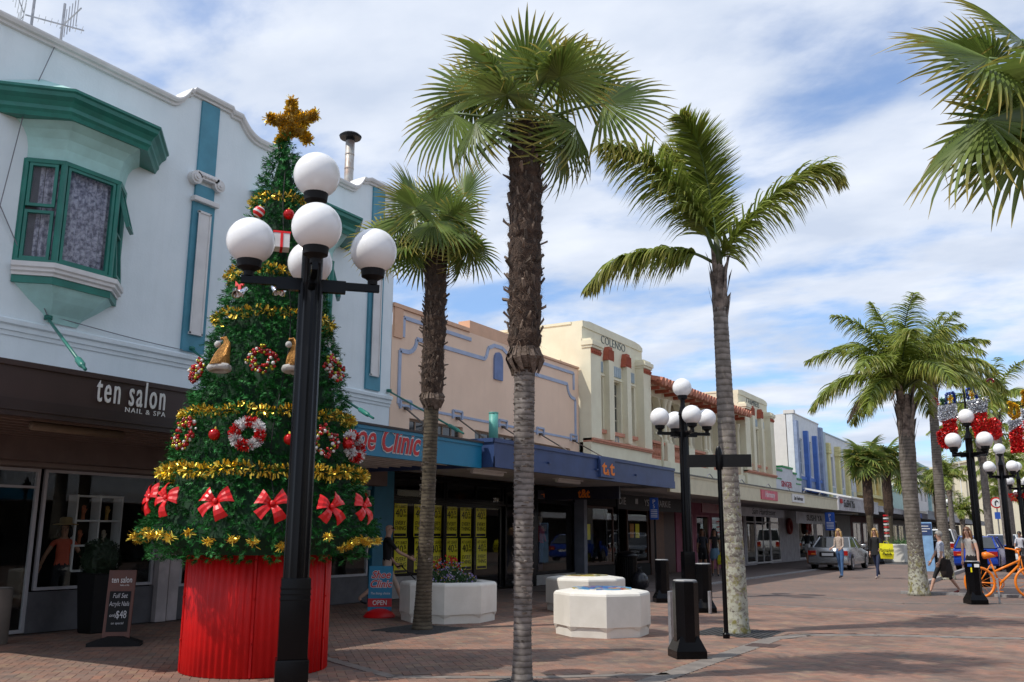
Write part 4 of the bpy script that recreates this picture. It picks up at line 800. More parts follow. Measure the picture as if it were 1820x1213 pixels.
# cream canopy
CC = thing('cream_canopy', 'long cream canopy with grey gutter running under the twin towers', 'canopy', (-9.8, 25.4, 2.8))
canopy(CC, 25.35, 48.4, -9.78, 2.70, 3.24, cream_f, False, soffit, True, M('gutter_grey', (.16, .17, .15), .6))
for y in (29, 32.5, 36, 39, 42, 45): 
    mb = MB(); mb.tube([(-9.9, y, 3.28), (-9.9, y + .1, 3.40), (-9.9, y + .3, 3.44), (-9.9, y + .6, 3.32)], .018, 5); mb.build('bracket', roofm, CC)
def plate(name, label, x, y0, y1, z0, z1, mat, txt, tm, size, sx=1.0, face=FACE_X, grp=None, shear=0, d=.04, bold=0):
    t_ = thing(name, label, 'sign', (x, y0, z0), 0, grp); mb = MB(); mb.box(x - d, x, y0, y1, z0, z1); mb.build('board', mat, t_)
    mb = MB()
    for k, tx in enumerate(txt if isinstance(txt, list) else [txt]): text(mb, tx, (x + .004, (y0 + y1) / 2, z0 + (z1 - z0) * .28 - k * size * 1.1 + (len(txt) - 1) * size * .55 * isinstance(txt, list)), size=size, sx=sx, shear=shear, ext=.003, bold=bold, align='CENTER')
    mb.build('lettering', tm, t_); return t_
plate('shop_sign', 'small pink sign with white script on the cream canopy', -9.74, 34.7, 37.0, 2.80, 3.16, M('sign_pink', (.72, .13, .18), .5), 'Harmony', whitep, .32, 1.1, shear=.3)
plate('shop_sign', 'small white hairdresser sign fixed on the cream canopy', -9.74, 39.3, 41.4, 2.84, 3.18, whitep, 'Sam Hairdresser', blackm, .24, .95)
plate('shop_sign', 'dark red sign with scrolled ends hanging under cream canopy', -11.5, 33.0, 37.5, 2.28, 2.62, M('sign_maroon', (.13, .01, .015), .5), 'Shoppe', M('maroon_letter', (.3, .1, .1), .5), .3, 1.4)
plate('shop_sign', 'grey hairdresser sign in black italic script under the canopy', -11.5, 37.8, 44.6, 2.25, 2.62, M('sign_grey', (.33, .33, .36), .6), 'Sam Hairdresser', blackm, .38, 1.45, shear=.35)
plate('shop_sign', 'grey sushi sign hanging in shade near the silver sedan', -11.5, 46.9, 54.8, 2.05, 2.62, M('sign_grey', (.33, .33, .36), .6), 'SUSHI YA', blackm, .42, 2.0, bold=.01)
# pink shop, hairdresser, etc. under the cream canopy
pinkw = M('pink_wall', (.30, .08, .13), .7); grey_s = M('shop_grey', (.38, .36, .38), .7)
def shopfront(label, y0, y1, wallm, fm, wins_, riser=None, inner=dark2):
    t_ = thing('shopfront', label, 'shopfront', (XS, y0, 0)); room(t_, y0 + .02, y1 - .02, 2.8, mat=inner)
    mb = MB(); ys = sorted(wins_); cur = y0
    for (a, b, z0, z1, c, r_) in ys:
        if a > cur: mb.box(XS - .1, XS, cur, a, .01, 2.85)
        mb.box(XS - .1, XS, a, b, z1, 2.85)
        if z0 > .05: mb.box(XS - .1, XS, a, b, .01, z0)
        cur = b
    if cur < y1: mb.box(XS - .1, XS, cur, y1, .01, 2.85)
    mb.build('shop_wall', wallm, t_)
    for (a, b, z0, z1, c, r_) in ys: window(t_, a, b, z0, z1, XS + .01, fm, c, r_, glass, .08, rowz=[2.1] if r_ == 2 else None)
    return t_
shopfront('pink painted shopfront behind the black lamp post', 35.25, 41.3, pinkw, M('frame_pink', (.45, .2, .25), .6), [(35.9, 37.2, .5, 2.3, 1, 1), (37.6, 39.3, .05, 2.3, 1, 1), (39.6, 41.0, .5, 2.3, 1, 1)])
shopfront('dark red shop wall behind the lichen covered palm trunk', 41.32, 44.3, M('maroon_wall', (.10, .012, .015), .7), wood, [(41.8, 43.8, .5, 2.3, 1, 1)])
shopfront('white framed double door hairdresser shopfront', 44.32, 51.6, grey_s, M('frame_white', (.62, .6, .6), .5), [(44.7, 46.3, .1, 2.75, 1, 2), (46.35, 49.0, .05, 2.75, 2, 2), (49.05, 50.9, .1, 2.75, 1, 2)])
shopfront('grey shopfront with sushi window behind the silver sedan', 51.62, 62.0, grey_s, M('frame_white', (.62, .6, .6), .5), [(55.0, 59.0, .1, 2.4, 2, 1), (59.6, 61.6, .1, 2.4, 1, 1)])
for y, lb in ((52.6, 'red ring hanging on the grey wall right of white doors'), (57.0, 'red ring hanging in the shade beside the sushi window')):
    mb = MB(); c = (XS + .12, y, 1.95); pts = [(c[0], c[1] + .36 * math.cos(2 * math.pi * k / 18), c[2] + .36 * math.sin(2 * math.pi * k / 18)) for k in range(19)]; mb.tube(pts, .1, 8, cap=False); tag(mb.build('red_ring', M('ring_red', (.25, .02, .015), .6), None, True), lb, 'ring')
# ---------- low shop with stepped green coping
SG = thing('low_shop_building', 'low white shop with stepped green coping and SINGER lettering', 'building', (XF, 47.0, 0))
mb = MB(); mb.prism([(47.0, 2.9), (52.65, 2.9), (52.65, 4.45), (51.6, 4.45), (51.6, 4.72), (50.8, 4.72), (50.8, 4.95), (48.6, 4.95), (48.6, 4.72), (47.0, 4.72)], 'x', XF - .3, XF + .3); mb.build('parapet', M('low_white', (.66, .67, .70), .7, var=.05), SG)
mb = MB()
for a, b, z in ((47.0, 48.55, 4.725), (48.6, 50.8, 4.955), (50.85, 51.6, 4.725), (51.65, 52.65, 4.455)): mb.box(XF - .3, XF + .34, a, b, z, z + .1)
mb.box(XF + .3, XF + .32, 47.3, 48.4, 4.3, 4.36); mb.box(XF + .3, XF + .32, 51.4, 52.5, 4.2, 4.26); mb.build('coping', M('coping_green', (.05, .33, .12), .6), SG)
mass(SG, 47.1, 52.6, 4.4, roofm)
mb = MB(); text(mb, 'SINGER', (XF + .305, 48.3, 3.95), size=.42, sx=1.55, bold=.012, ext=.004); mb.build('lettering', M('singer_red', (.42, .02, .06), .6), SG)
# ---------- tall white building with cobalt strips
TW = thing('cobalt_strip_building', 'tall white building with cobalt blue vertical strips and bright side wall', 'building', (XF, 52.7, 0))
wl = M('warm_white_render', (.70, .66, .62), .75, var=.04)
hs_ = [(53.6, 54.7, 4.9, 7.0), (55.5, 57.0, 4.9, 7.0), (57.8, 58.7, 4.9, 7.0)]
mb = MB(); wallgrid(mb, XF, 52.7, 59.2, 2.9, 8.3, hs_, .25); mb.add([(XF, 52.7, 2.9), (XF, 52.7, 8.3), (XF - .4, 52.7, 8.3), (XF - .4, 52.7, 2.9)], [(0, 1, 2, 3)]); mb.build('wall', grey_w, TW)
mb = MB(); mb.prism([(XF - .36, 2.9), (XF - .36, 8.3), (XF - 1.5, 8.25), (XF - 3.2, 8.05), (XF - 4.0, 7.6), (XF - 4.6, 7.45), (XF - 12, 7.0), (XF - 12, 2.9)], 'y', 52.7, 59.1); mb.build('side_wall', wl, TW)
mb = MB(); mb.box(XF - .5, XF + .1, 52.66, 53.0, 8.3, 8.5); mb.box(XF - .4, XF + .04, 53.0, 59.2, 8.3, 8.36); mb.build('coping', wl, TW)
mb = MB(); mb.box(XF, XF + .2, 52.72, 53.2, 3.9, 7.9); mb.box(XF, XF + .2, 58.9, 59.5, 3.6, 8.1); mb.box(XF, XF + .05, 53.2, 58.9, 4.0, 4.75); mb.build('lilac_panel', M('lilac', (.27, .33, .48), .7), TW)
mb = MB(); mb.box(XF, XF + .26, 54.95, 55.3, 3.95, 7.5); mb.box(XF, XF + .26, 57.2, 57.55, 3.95, 7.4); mb.box(XF + .05, XF + .1, 53.2, 58.9, 4.6, 4.78); mb.box(XF + .05, XF + .1, 53.2, 58.9, 3.95, 4.05); mb.build('cobalt_strip', cobalt, TW)
for h in hs_: window(TW, *h, XF - .08, M('frame_bluewhite', (.5, .56, .65), .5), 2, 3, glass_b, .08)
# ---------- grey and yellow building
GY = thing('shell_ornament_building', 'pale grey building with yellow shell topped piers and tall windows', 'building', (XF, 59.5, 0))
hs_ = [(61.6, 62.9, 4.6, 6.5), (64.7, 66.0, 4.6, 6.5), (67.6, 68.8, 4.6, 6.5)]
mb = MB(); wallgrid(mb, XF, 59.5, 70.3, 2.9, 7.9, hs_, .3); mb.add([(XF, 59.5, 7.0), (XF, 59.5, 7.9), (XF - .4, 59.5, 7.9), (XF - .4, 59.5, 7.0)], [(0, 1, 2, 3)]); mb.build('wall', [grey_w, yellow_c], GY)
mass(GY, 59.52, 70.2, 7.6, grey_w)
mb = MB(); mb.box(XF - .4, XF + .05, 59.5, 70.3, 7.9, 7.98); mb.box(XF, XF + .15, 59.55, 60.3, 3.6, 7.9); mb.build('coping', pale, GY)
for y in (60.75, 63.8, 66.8):
    mb = MB(); mb.box(XF, XF + .25, y - .3, y + .3, 3.7, 6.6)
    for k in range(4): mb.bbox(XF, XF + .32, y - .42 + .05 * k, y + .42 - .05 * k, 6.6 + .17 * k, 6.76 + .17 * k, .03)
    mb.build('shell_pier', yellow_c, GY)
mb = MB(); mb.box(XF, XF + .02, 60.3, 70.2, 2.95, 4.5); mb.build('apron', cream, GY)
for h in hs_: window(GY, *h, XF - .12, alu, 1, 2, glass_d, .08); mb = MB(); mb.box(XF + .02, XF + .07, h[0], h[1], 3.9, 4.5); mb.build('panel', pale, GY)
# ---------- ochre building
OB = thing('ochre_building', 'ochre yellow building with orange coping behind the fan palms', 'building', (XF, 70.4, 0))
mb = MB(); wallgrid(mb, XF, 70.4, 84.2, 2.9, 7.75, [(72.5 + 2.8 * k, 73.6 + 2.8 * k, 5.0, 6.9) for k in range(4)], .3); mb.build('wall', yellow_w, OB); mass(OB, 70.45, 84.1, 7.4, yellow_w)
mb = MB(); mb.box(XF - .4, XF + .2, 70.4, 84.2, 7.75, 7.95); mb.build('coping', terra_p, OB)
mb = MB(); [mb.box(XF, XF + .2, 71.2 + 2.8 * k, 71.8 + 2.8 * k, 4.6, 7.3) for k in range(5)]; mb.box(XF, XF + .3, 70.4, 84.2, 4.3, 4.55); mb.build('pier', yellow_c, OB)
for k in range(4): window(OB, 72.5 + 2.8 * k, 73.6 + 2.8 * k, 5.0, 6.9, XF - .15, alu, 1, 2, glass_d, .08)
# ---------- pale green low building
LG = thing('pale_green_building', 'low pale green building with faded lettering between palm trunks', 'building', (XF, 84.3, 0))
mb = MB(); mb.box(XF - .3, XF, 84.3, 98, 2.9, 5.5); mb.box(XF - .3, XF + .15, 84.3, 98, 5.3, 5.42); mb.box(XF - .3, XF + .0, 84.3, 89, 5.5, 5.8); mb.build('wall', mintw, LG); mass(LG, 84.3, 98, 5.2, mintw)
# ---------- farther buildings
FW = thing('teal_trim_building', 'far white building with pale teal trim showing between two palm trunks', 'building', (XF, 98, 0))
mb = MB(); wallgrid(mb, XF, 98, 112, 2.9, 8.6, [(99 + 3.2 * k, 100.4 + 3.2 * k, 5.0, 7.4) for k in range(4)], .3); mb.add([(XF, 98, 2.9), (XF, 98, 8.6), (XF - .4, 98, 8.6), (XF - .4, 98, 2.9)], [(0, 1, 2, 3)]); mb.build('wall', wl, FW); mass(FW, 98.01, 112, 8.3, wl)
mb = MB(); mb.box(XF, XF + .3, 98, 98.6, 3.0, 8.8); mb.box(XF, XF + .3, 111.3, 112, 3.0, 8.8); mb.box(XF - .4, XF + .35, 98, 112, 8.6, 8.85); mb.build('trim', M('trim_teal_pale', (.35, .55, .55), .7), FW)
for k in range(4): window(FW, 99 + 3.2 * k, 100.4 + 3.2 * k, 5.0, 7.4, XF - .15, alu, 1, 2, glass_d, .1)
FC = thing('far_cream_building', 'far cream building with tall windows behind the slim palm trunk', 'building', (XF, 112, 0))
mb = MB(); wallgrid(mb, XF, 112.1, 140, 2.9, 8.2, [(114 + 4.2 * k, 115.8 + 4.2 * k, 5.0, 7.2) for k in range(6)], .3); mb.build('wall', M('far_cream', (.66, .62, .48), .8), FC); mass(FC, 112.2, 139.9, 7.9, cream)
for k in range(6): window(FC, 114 + 4.2 * k, 115.8 + 4.2 * k, 5.0, 7.2, XF - .15, alu, 1, 2, glass_d, .1)
TH = thing('gabled_hall', 'large far cream hall with sloping gable beyond the median palms', 'building', (-11, 140, 0))
hm = M('hall_cream', (.70, .63, .47), .8, var=.03)
mb = MB(); mb.prism([(-26, 0), (-1.5, 0), (-1.5, 15.5), (-11.5, 15.5), (-11.5, 12.9), (-26, 10.2)], 'y', 160, 190); mb.build('wall', hm, TH)
mb = MB(); mb.prism([(-26, 10.2), (-11.6, 12.9), (-11.6, 13.2), (-26, 10.5)], 'y', 159.6, 190); mb.box(-11.6, -1.4, 159.6, 190.2, 15.5, 15.9); mb.build('coping', hm, TH)
for k in range(7): mb = MB(); x = -24.6 + 1.9 * k; mb.box(x, x + .5, 159.7, 159.99, 2, 10.2 + (x + 26) * .186 - .5); mb.build('buttress', hm, TH)
mb = MB(); text(mb, 'BUILDING', (-10.8, 159.98, 12.9), FACE_Y, size=.9, ext=.03); mb.build('lettering', M('letter_slate', (.1, .13, .13)), TH)
for k, x in enumerate((-19, -14.2, -12.6)):
    mb = MB(); mb.tube([(x, 150, 0), (x, 150, 13.5 + k * .7)], [.1, .04], 6); tag(mb.build('flagpole', whitep), ['leftmost of three white flagpoles before the far hall', 'middle white flagpole in front of the far hall', 'rightmost white flagpole of three by the far hall'][k], 'flagpole', 'flagpoles by the far hall')
# far end across the street
mb = MB(); mb.box(-4, 40, 225, 240, 0, 8); mb.box(4, 12, 224.5, 226, 8, 9.5); tag(mb.build('end_building', wl), 'plain pale building closing the far end of the street', 'building')
# canopies farther on
fc = [(48.7, 60.3, 2.72, 3.42, M('sushi_white', (.60, .59, .62), .6), 'white canopy front with brush lettering and small red square'), (60.4, 70.3, 2.9, 3.25, M('grey_fascia', (.5, .5, .53), .6), 'narrow pale grey canopy beyond the lettered white one'), (70.4, 84, 2.78, 3.2, M('stripe_dark', (.10, .09, .12), .6), 'dark canopy front of the ochre building'), (84.2, 98, 2.8, 3.5, M('fascia_bluegrey', (.30, .33, .38), .6), 'blue grey canopy below the pale green building'), (98.2, 118, 2.8, 3.5, M('grey_fascia2', (.42, .40, .42), .6), 'long grey canopy on the far white building'), (118.2, 150, 2.8, 3.4, roofm, 'far dark grey canopy at the end of the row')]
for k, (a, b, z0, z1, m_, lb) in enumerate(fc):
    t_ = thing('canopy', lb, 'canopy', (-9.8, a, z0)); canopy(t_, a, b, -9.78, z0, z1, m_, False, M('soffit_dim', (.3, .28, .27), .8), True)
    shopfront(['dark shopfront under the sushi canopy', 'shaded shopfront beyond the sushi shop', 'dim shopfront below the ochre building', 'shaded shopfront below pale green building', 'far shopfront with red posts under grey canopy', 'farthest shaded shopfront of the row'][k], max(a, 62.02), b, [dark2, M('shop_dim', (.14, .13, .13)), M('maroon_wall', (.1, .012, .015)), M('shop_dim', (.14, .13, .13)), M('maroon_wall', (.1, .012, .015)), dark2][k], alu, [(q, q + 3.0, .4 if int(q) % 2 else .05, 2.4, 2, 1) for q in [max(a, 62.02) + .8 + 3.9 * i for i in range(int((b - max(a, 62.02) - .8) / 3.9))]]) if b > 62.5 else None
    if k == 0:
        m2 = MB(); text(m2, 'SuSHi Ya', (-9.748, 49.9, 2.92), size=.52, sx=1.5, bold=.006, ext=.003, shear=.1); m2.build('lettering', blackm, t_); m2 = MB(); m2.box(-9.75, -9.745, 49.0, 49.6, 3.08, 3.3); m2.build('red_square', redl, t_)
    if k == 2:
        for i, c_ in enumerate(((.05, .3, .08), (.5, .05, .03), (.6, .5, .05), (.05, .1, .4))): m2 = MB(); m2.box(-9.75, -9.74, 74 + 1.6 * i, 75.2 + 1.6 * i, 2.8, 3.15); m2.build('colour_panel', M('cp%d' % i if False else ['panel_green', 'panel_red', 'panel_yellow', 'panel_blue'][i], c_), t_)
aw = thing('folded_awning', 'white sloping awning roof between the canopy and cobalt strip building', 'awning', (-11, 52, 3.3)); mb = MB(); mb.prism([(XF + .31, 4.1), (XF + .31, 4.0), (-9.95, 3.46), (-9.95, 3.54)], 'y', 53, 60); mb.build('roof', whitep, aw)
for k in range(3): mb = MB(); mb.box(-10.9 - k * .3 + .0, -10.6 - k * .3, 61 + k * 1.8, 62 + k * 1.8, 3.3, 3.75); tag(mb.build('roof_vent', roofm), ['grey roof box on the canopy nearest the awning', 'middle grey roof box on the canopy', 'farthest grey roof box on the canopy'][k], 'roof box')
# opposite side of the street (seen as reflections in the shop windows)
for k, (a, b, h, c_, lb) in enumerate(((-12, 8, 8.5, (.70, .66, .58), 'pale cream building across the street from the christmas tree'), (8.3, 24, 7.0, (.62, .52, .45), 'buff building across the street from the peach one'), (24.3, 44, 8.8, (.66, .68, .70), 'grey white building across the street from the twin towers'), (44.3, 70, 7.5, (.70, .60, .42), 'pale yellow building across the street'), (70.3, 120, 8.5, (.62, .64, .62), 'long pale building farther along across the street'))):
    t_ = thing('opposite_building', lb, 'building', (15, a, 0)); X0 = 15; m_ = M('opposite_%s' % ('cream', 'buff', 'grey', 'yellow', 'pale')[k], c_, .8)
    hs_ = [(q, q + 1.4, 5.0, 6.4) for q in [a + 1.5 + 3.4 * i for i in range(int((b - a - 2) / 3.4))]]
    mb = MB(); wallgrid(mb, X0, a, b, 3.0, h, hs_, -.25); mb.add([(X0, a, 3), (X0, a, h), (X0 + 10, a, h), (X0 + 10, a, 3)], [(0, 1, 2, 3)]); mb.add([(X0, a, h), (X0, b, h), (X0 + 10, b, h), (X0 + 10, a, h)], [(0, 1, 2, 3)]); mb.build('wall', m_, t_)
    for q in hs_: m2 = MB(); m2.box(X0 + .2, X0 + .24, q[0], q[1], q[2], q[3]); m2.build('window', glass_d, t_)
    mb = MB(); mb.box(X0 - 3, X0, a, b, 2.85, 3.3); mb.build('canopy', [cream_f, shoe_blue, whitep, brown, grey_w][k], t_); mb = MB(); mb.box(X0 + .3, X0 + .5, a, b, 0, 3.0); mb.build('shop_wall', dark2, t_)
#PART4
# ================================================================= street furniture
def lamp(name_label, x, y, rot, arms=4, banner=None):
    """black lamp post with four globes on crossed arms and one on top; built at the origin"""
    t_ = thing('street_lamp', name_label, 'street lamp', (0, 0, 0), 0, 'black five globe street lamps')
    mb = MB(); fl = lambda t, z: 1.0 + 0.05 * math.cos(12 * t)
    mb.lathe([(.115, 0.9), (.115, 3.92), (.10, 3.96), (.10, 4.40), (.115, 4.42), (.10, 4.5), (.06, 4.62), (.05, 4.80)], (0, 0, 0), 48, 0, 0, fl); mb.build('pole', blackp, t_, 'auto')
    mb = MB(); mb.bbox(-.15, .15, -.15, .15, 0, .36, .015); mb.bbox(-.135, .135, -.135, .135, .36, 1.08, .012)
    for z in (.98, .93, .88): mb.box(-.14, .14, -.14, .14, z, z + .012)
    mb.build('base', blackp, t_, 'auto')
    for k in range(4):
        a = R(90 * k); c, s_ = math.cos(a), math.sin(a); P = lambda u, v, z: (u * c - v * s_, u * s_ + v * c, z)
        mb = MB(); o = 0; mb.box(.08, .68, -.028, .028, 3.90, 3.975); mb.box(.08, .34, -.035, .035, 3.86, 3.985); mb.xf(Matrix.Rotation(a, 4, 'Z')); mb.build('arm', blackp, t_)
        gx, gy = .61 * c, .61 * s_
        m2 = MB(); m2.ball((gx, gy, 4.335), .237, 32); g_ = m2.build('globe', globe_m, t_, True)
        m3 = MB(); m3.lathe([(.05, 3.975), (.05, 4.02), (.09, 4.05), (.115, 4.06), (.12, 4.10), (.125, 4.14), (.10, 4.15)], (gx, gy, 0), 24); m3.build('holder', blackm, g_, 'auto')
    m2 = MB(); m2.ball((0, 0, 5.10), .237, 32); g_ = m2.build('globe', globe_m, t_, True)
    m3 = MB(); m3.lathe([(.05, 4.75), (.06, 4.79), (.115, 4.82), (.12, 4.86), (.125, 4.90), (.1, 4.92)], (0, 0, 0), 24); m3.build('holder', blackm, g_, 'auto')
    t_.location = (x, y, 0); t_.rotation_euler = (0, 0, rot); return t_
L0 = lamp('nearest black lamp post with five white globes before the decorated tree', -6.26, 6.53, R(46))
L1 = dup(L0, (-7.93, 21.6, 0), R(40), 'lamp post with five globes behind the octagonal planters and bollards')
L2 = dup(L0, (-2.3, 31.3, 0), R(50), 'lamp post with stocking decorations behind the woman in grey top')
L3 = dup(L0, (-2.1, 44.0, 0), R(46), 'lamp post with candle decorations near the orange bicycle')
L4 = dup(L0, (-1.9, 55.5, 0), R(46), 'farther lamp post at the right edge beyond the candle lamp')
L5 = dup(L0, (-2.2, 72, 0), R(46), 'far lamp post above the white car at right')
L6 = dup(L0, (-2.0, 90, 0), R(46), 'farthest lamp post seen between palm trunks')
L7 = dup(L0, (-8.9, 88, 0), R(46), 'far lamp post on the left footpath near the white van')
# christmas decorations on posts
def tinsel_fill(poly, mat_fn, n, size=.045, y=0.0, th=.05):
    """tinsel filling a polygon (x,z) plane: returns mesh builder"""
    mb = MB(); xs = [p[0] for p in poly]; zs = [p[1] for p in poly]
    def ins(x, z):
        c = False
        for (x1, z1), (x2, z2) in zip(poly, poly[1:] + poly[:1]):
            if (z1 > z) != (z2 > z) and x < (x2 - x1) * (z - z1) / (z2 - z1) + x1: c = not c
        return c
    k = 0
    while k < n:
        x = rnd.uniform(min(xs), max(xs)); z = rnd.uniform(min(zs), max(zs))
        if not ins(x, z): continue
        k += 1; d = Vector((rnd.gauss(0, 1), rnd.gauss(0, 1), rnd.gauss(0, .6))).normalized() * size; e = Vector((rnd.gauss(0, 1), rnd.gauss(0, 1), rnd.gauss(0, 1))).normalized() * size * .28; c = Vector((x, y + rnd.uniform(-th, th), z))
        mb.add([c - e, c + e, c + d + e, c + d - e], [(0, 1, 2, 3)])
    return mb
def tube_tinsel(pts, r, n, ln=.06, wd=.012, mb=None):
    mb = mb or MB(); pts = [Vector(p) for p in pts]; seg = [(b - a).length for a, b in zip(pts, pts[1:])]; tot = sum(seg)
    for k in range(n):
        q = rnd.uniform(0, tot); i = 0
        while i < len(seg) - 1 and q > seg[i]: q -= seg[i]; i += 1
        p = pts[i].lerp(pts[i + 1], min(1, q / seg[i])); ax = (pts[i + 1] - pts[i]).normalized(); d = Vector((rnd.gauss(0, 1), rnd.gauss(0, 1), rnd.gauss(0, 1))); d = (d - ax * d.dot(ax) * .6).normalized()
        e = d.cross(Vector((rnd.gauss(0, 1), rnd.gauss(0, 1), rnd.gauss(0, 1)))).normalized() * wd; c = p + d * r * rnd.uniform(.3, 1)
        mb.add([c - e, c + e, c + d * ln + e, c + d * ln - e], [(0, 1, 2, 3)])
    return mb
def decor(x, y, label, kind):
    t_ = thing('street_decoration', label, 'decoration', (x, y, 0), R(20) if False else 0, 'tinsel decorations on the lamp posts')
    mb = MB(); mb.tube([(x, y, 4.6), (x, y, 6.0)], .035, 6); mb.tube([(x - .62, y, 5.52), (x + .15, y, 5.56)], .02, 5); mb.build('bracket', blackm, t_)
    if kind == 'stocking':
        for s_, red, cuff, gx, gz in ((-1, [(-.28, 5.08), (-.70, 4.98), (-.66, 4.80), (-.86, 4.66), (-.86, 4.38), (-.76, 4.16), (-.55, 4.12), (-.30, 4.25)], [(-.26, 5.06), (-.74, 4.96), (-.80, 5.15), (-.74, 5.48), (-.24, 5.52)], -.42, 5.52),
                                       (1, [(.20, 5.16), (.58, 5.20), (.58, 4.98), (.80, 5.02), (.93, 4.85), (.93, 4.5), (.82, 4.36), (.30, 4.28), (.18, 4.5), (.12, 4.8)], [(.08, 5.16), (.58, 5.20), (.62, 5.45), (.58, 5.68), (.06, 5.55)], .22, 5.62)):
            P_ = lambda L_: [(x + a, b) for a, b in L_]
            q = tinsel_fill(P_(red), None, 5200, .042, y, .07); q.build('stocking', redt, t_, False, False)
            q = tinsel_fill(P_(cuff), None, 2600, .042, y, .08); q.build('cuff', silver, t_, False, False)
            b0 = x + gx; z0 = gz; k = -.06 if s_ > 0 else .02
            q = MB(); tube_tinsel([(b0 - .11, y, z0), (b0 - .10 + k, y, z0 + .32), (b0 + .12 + k, y, z0 + .36), (b0 + .13, y, z0 + .02)], .02, 700, .035, .009, q); q.build('gift_outline', M('blue_tinsel', (.02, .08, .5), .3, .6, isl=.4), t_, False, False)
            q = MB(); tube_tinsel([(b0 + .01, y, z0), (b0 + .01 + k * .5, y, z0 + .3)], .02, 200, .03, .009, q); tube_tinsel([(b0 - .1, y, z0 + .14), (b0 + .12, y, z0 + .17)], .02, 140, .03, .009, q); q.build('gift_ribbon', gold, t_, False, False)
            hx = b0 + (.42 if s_ > 0 else -.32); hz = .50 if s_ > 0 else .12; q = MB(); m2 = MB()
            pts = [(hx, y, z0 - .05), (hx + .03 * s_, y, z0 + hz)] + [(hx + s_ * (.03 + .09 - .09 * math.cos(a)), y, z0 + hz + .1 * math.sin(a)) for a in (R(45), R(90), R(135), R(180))]
            for i, (a, b) in enumerate(zip(pts, pts[1:])):
                for j in range(4):
                    A = Vector(a).lerp(Vector(b), j / 4); B = Vector(a).lerp(Vector(b), (j + 1) / 4); tube_tinsel([A, B], .016, 40, .022, .009, q if j % 2 else m2)
            q.build('candy_cane', redt, t_, False, False); m2.build('candy_cane', silver, t_, False, False)
            lx = b0 + (.27 if s_ > 0 else -.2); q = MB(); tube_tinsel([(lx, y, z0), (lx, y, z0 + hz * .6)], .02, 120, .03, .009, q); tube_tinsel([(lx, y, z0 + hz * .7), (lx + .01, y, z0 + hz * .7 + .08)], .06, 300, .04, .01, q); q.build('lollipop', M('green_tinsel', (.15, .32, .2), .35, .5, isl=.4), t_, False, False)
    else:
        for k, (cx, top, bot) in enumerate(((x - .62, 4.98, 4.05), (x - .22, 5.30, 4.02), (x + .22, 4.98, 4.05))):
            q = tinsel_fill([(cx - .19, bot), (cx + .17, bot + .02), (cx + .17, top - .02), (cx - .19, top - .25)], None, 3600, .042, y, .07); q.build('candle', redt, t_, False, False)
            q = tinsel_fill([(cx - .19, top - .25), (cx + .17, top - .02), (cx + .17, top + .14), (cx - .19, top + .14)], None, 1100, .042, y, .07); q.build('candle_top', silver, t_, False, False)
            z0 = top + .15; q = MB(); tube_tinsel([(cx, y, z0), (cx - .13, y, z0 + .18), (cx - .06, y, z0 + .40), (cx - .13, y, z0 + .55), (cx + .10, y, z0 + .40), (cx + .13, y, z0 + .15), (cx, y, z0)], .04, 1500, .045, .011, q); q.build('flame', gold, t_, False, False)
    return t_
decor(-2.3, 31.3, 'red stockings with silver cuffs, gifts and candy canes above the lamp', 'stocking'); decor(-.42, 33.0, 'red tinsel candles with yellow flames at the right edge', 'candle')
for k, (x, y, z) in enumerate(((-1.9, 55.5, 3.6), (-2.2, 72, 3.9))):
    t_ = MB(); tube_tinsel([(x - .9 + .15 * i, y, z + .06 * math.sin(i * 1.5)) for i in range(13)], .09, 900, .07, .016, t_); tag(t_.build('tinsel_garland', redt, None, False, False), ['red tinsel garland hung on the farther right lamp post', 'distant red tinsel garland behind the nearer one'][k], 'garland')
# bollards
def bollard(lbl, x, y, rz, h=.92, w_=.160):
    t_ = thing('bollard', lbl, 'bollard', (0, 0, 0), 0, 'black octagonal bollards'); mb = MB(); a = R(22.5)
    mb.lathe([(w_, .16), (w_, h - .015), (w_ - .015, h)], (0, 0, 0), 8, 0, a); mb.build('body', blackp, t_)
    mb = MB(); mb.prism([(-.192, -.192), (.192, -.192), (.192, .192), (-.192, .192)], 'z', 0, .09)
    q = w_ * math.cos(a)
    mb.add([(-.192, -.192, .09), (.192, -.192, .09), (.192, .192, .09), (-.192, .192, .09), (-q * .8, -q * .8, .26), (q * .8, -q * .8, .26), (q * .8, q * .8, .26), (-q * .8, q * .8, .26)], [(0, 1, 5, 4), (1, 2, 6, 5), (2, 3, 7, 6), (3, 0, 4, 7), (4, 5, 6, 7)])
    mb.ball((-.12, -.195, .05), .012, 6); mb.build('foot', blackp, t_)
    mb = MB(); mb.lathe([(w_ - .012, h), (w_ - .02, h + .014)], (0, 0, 0), 8, 0, a); mb.build('cap', M('bollard_cap', (.30, .30, .30), .5), t_)
    t_.location = (x, y, 0); t_.rotation_euler = (0, 0, rz); return t_
B0 = bollard('nearest black octagonal bollard on the brick paving beside the concrete band', -4.20, 11.30, R(38))
B1 = dup(B0, (-7.95, 19.95, 0), R(35), 'black bollard on the left beside the rubbish bin and blue sign'); B2 = dup(B0, (-6.25, 17.85, 0), R(35), 'middle black bollard between lamp post and signpost')
B3 = dup(B0, (-1.9, 23.45, 0), R(30), 'black bollard with small stickers before the woman in grey')
for k, m_ in enumerate((bluep, whitep, yellowp)):
    pass
st_ = thing('sticker_set', 'small blue, white and yellow stickers on the bollard by the bicycle', 'stickers', (-1.9, 23.2, .9)); 
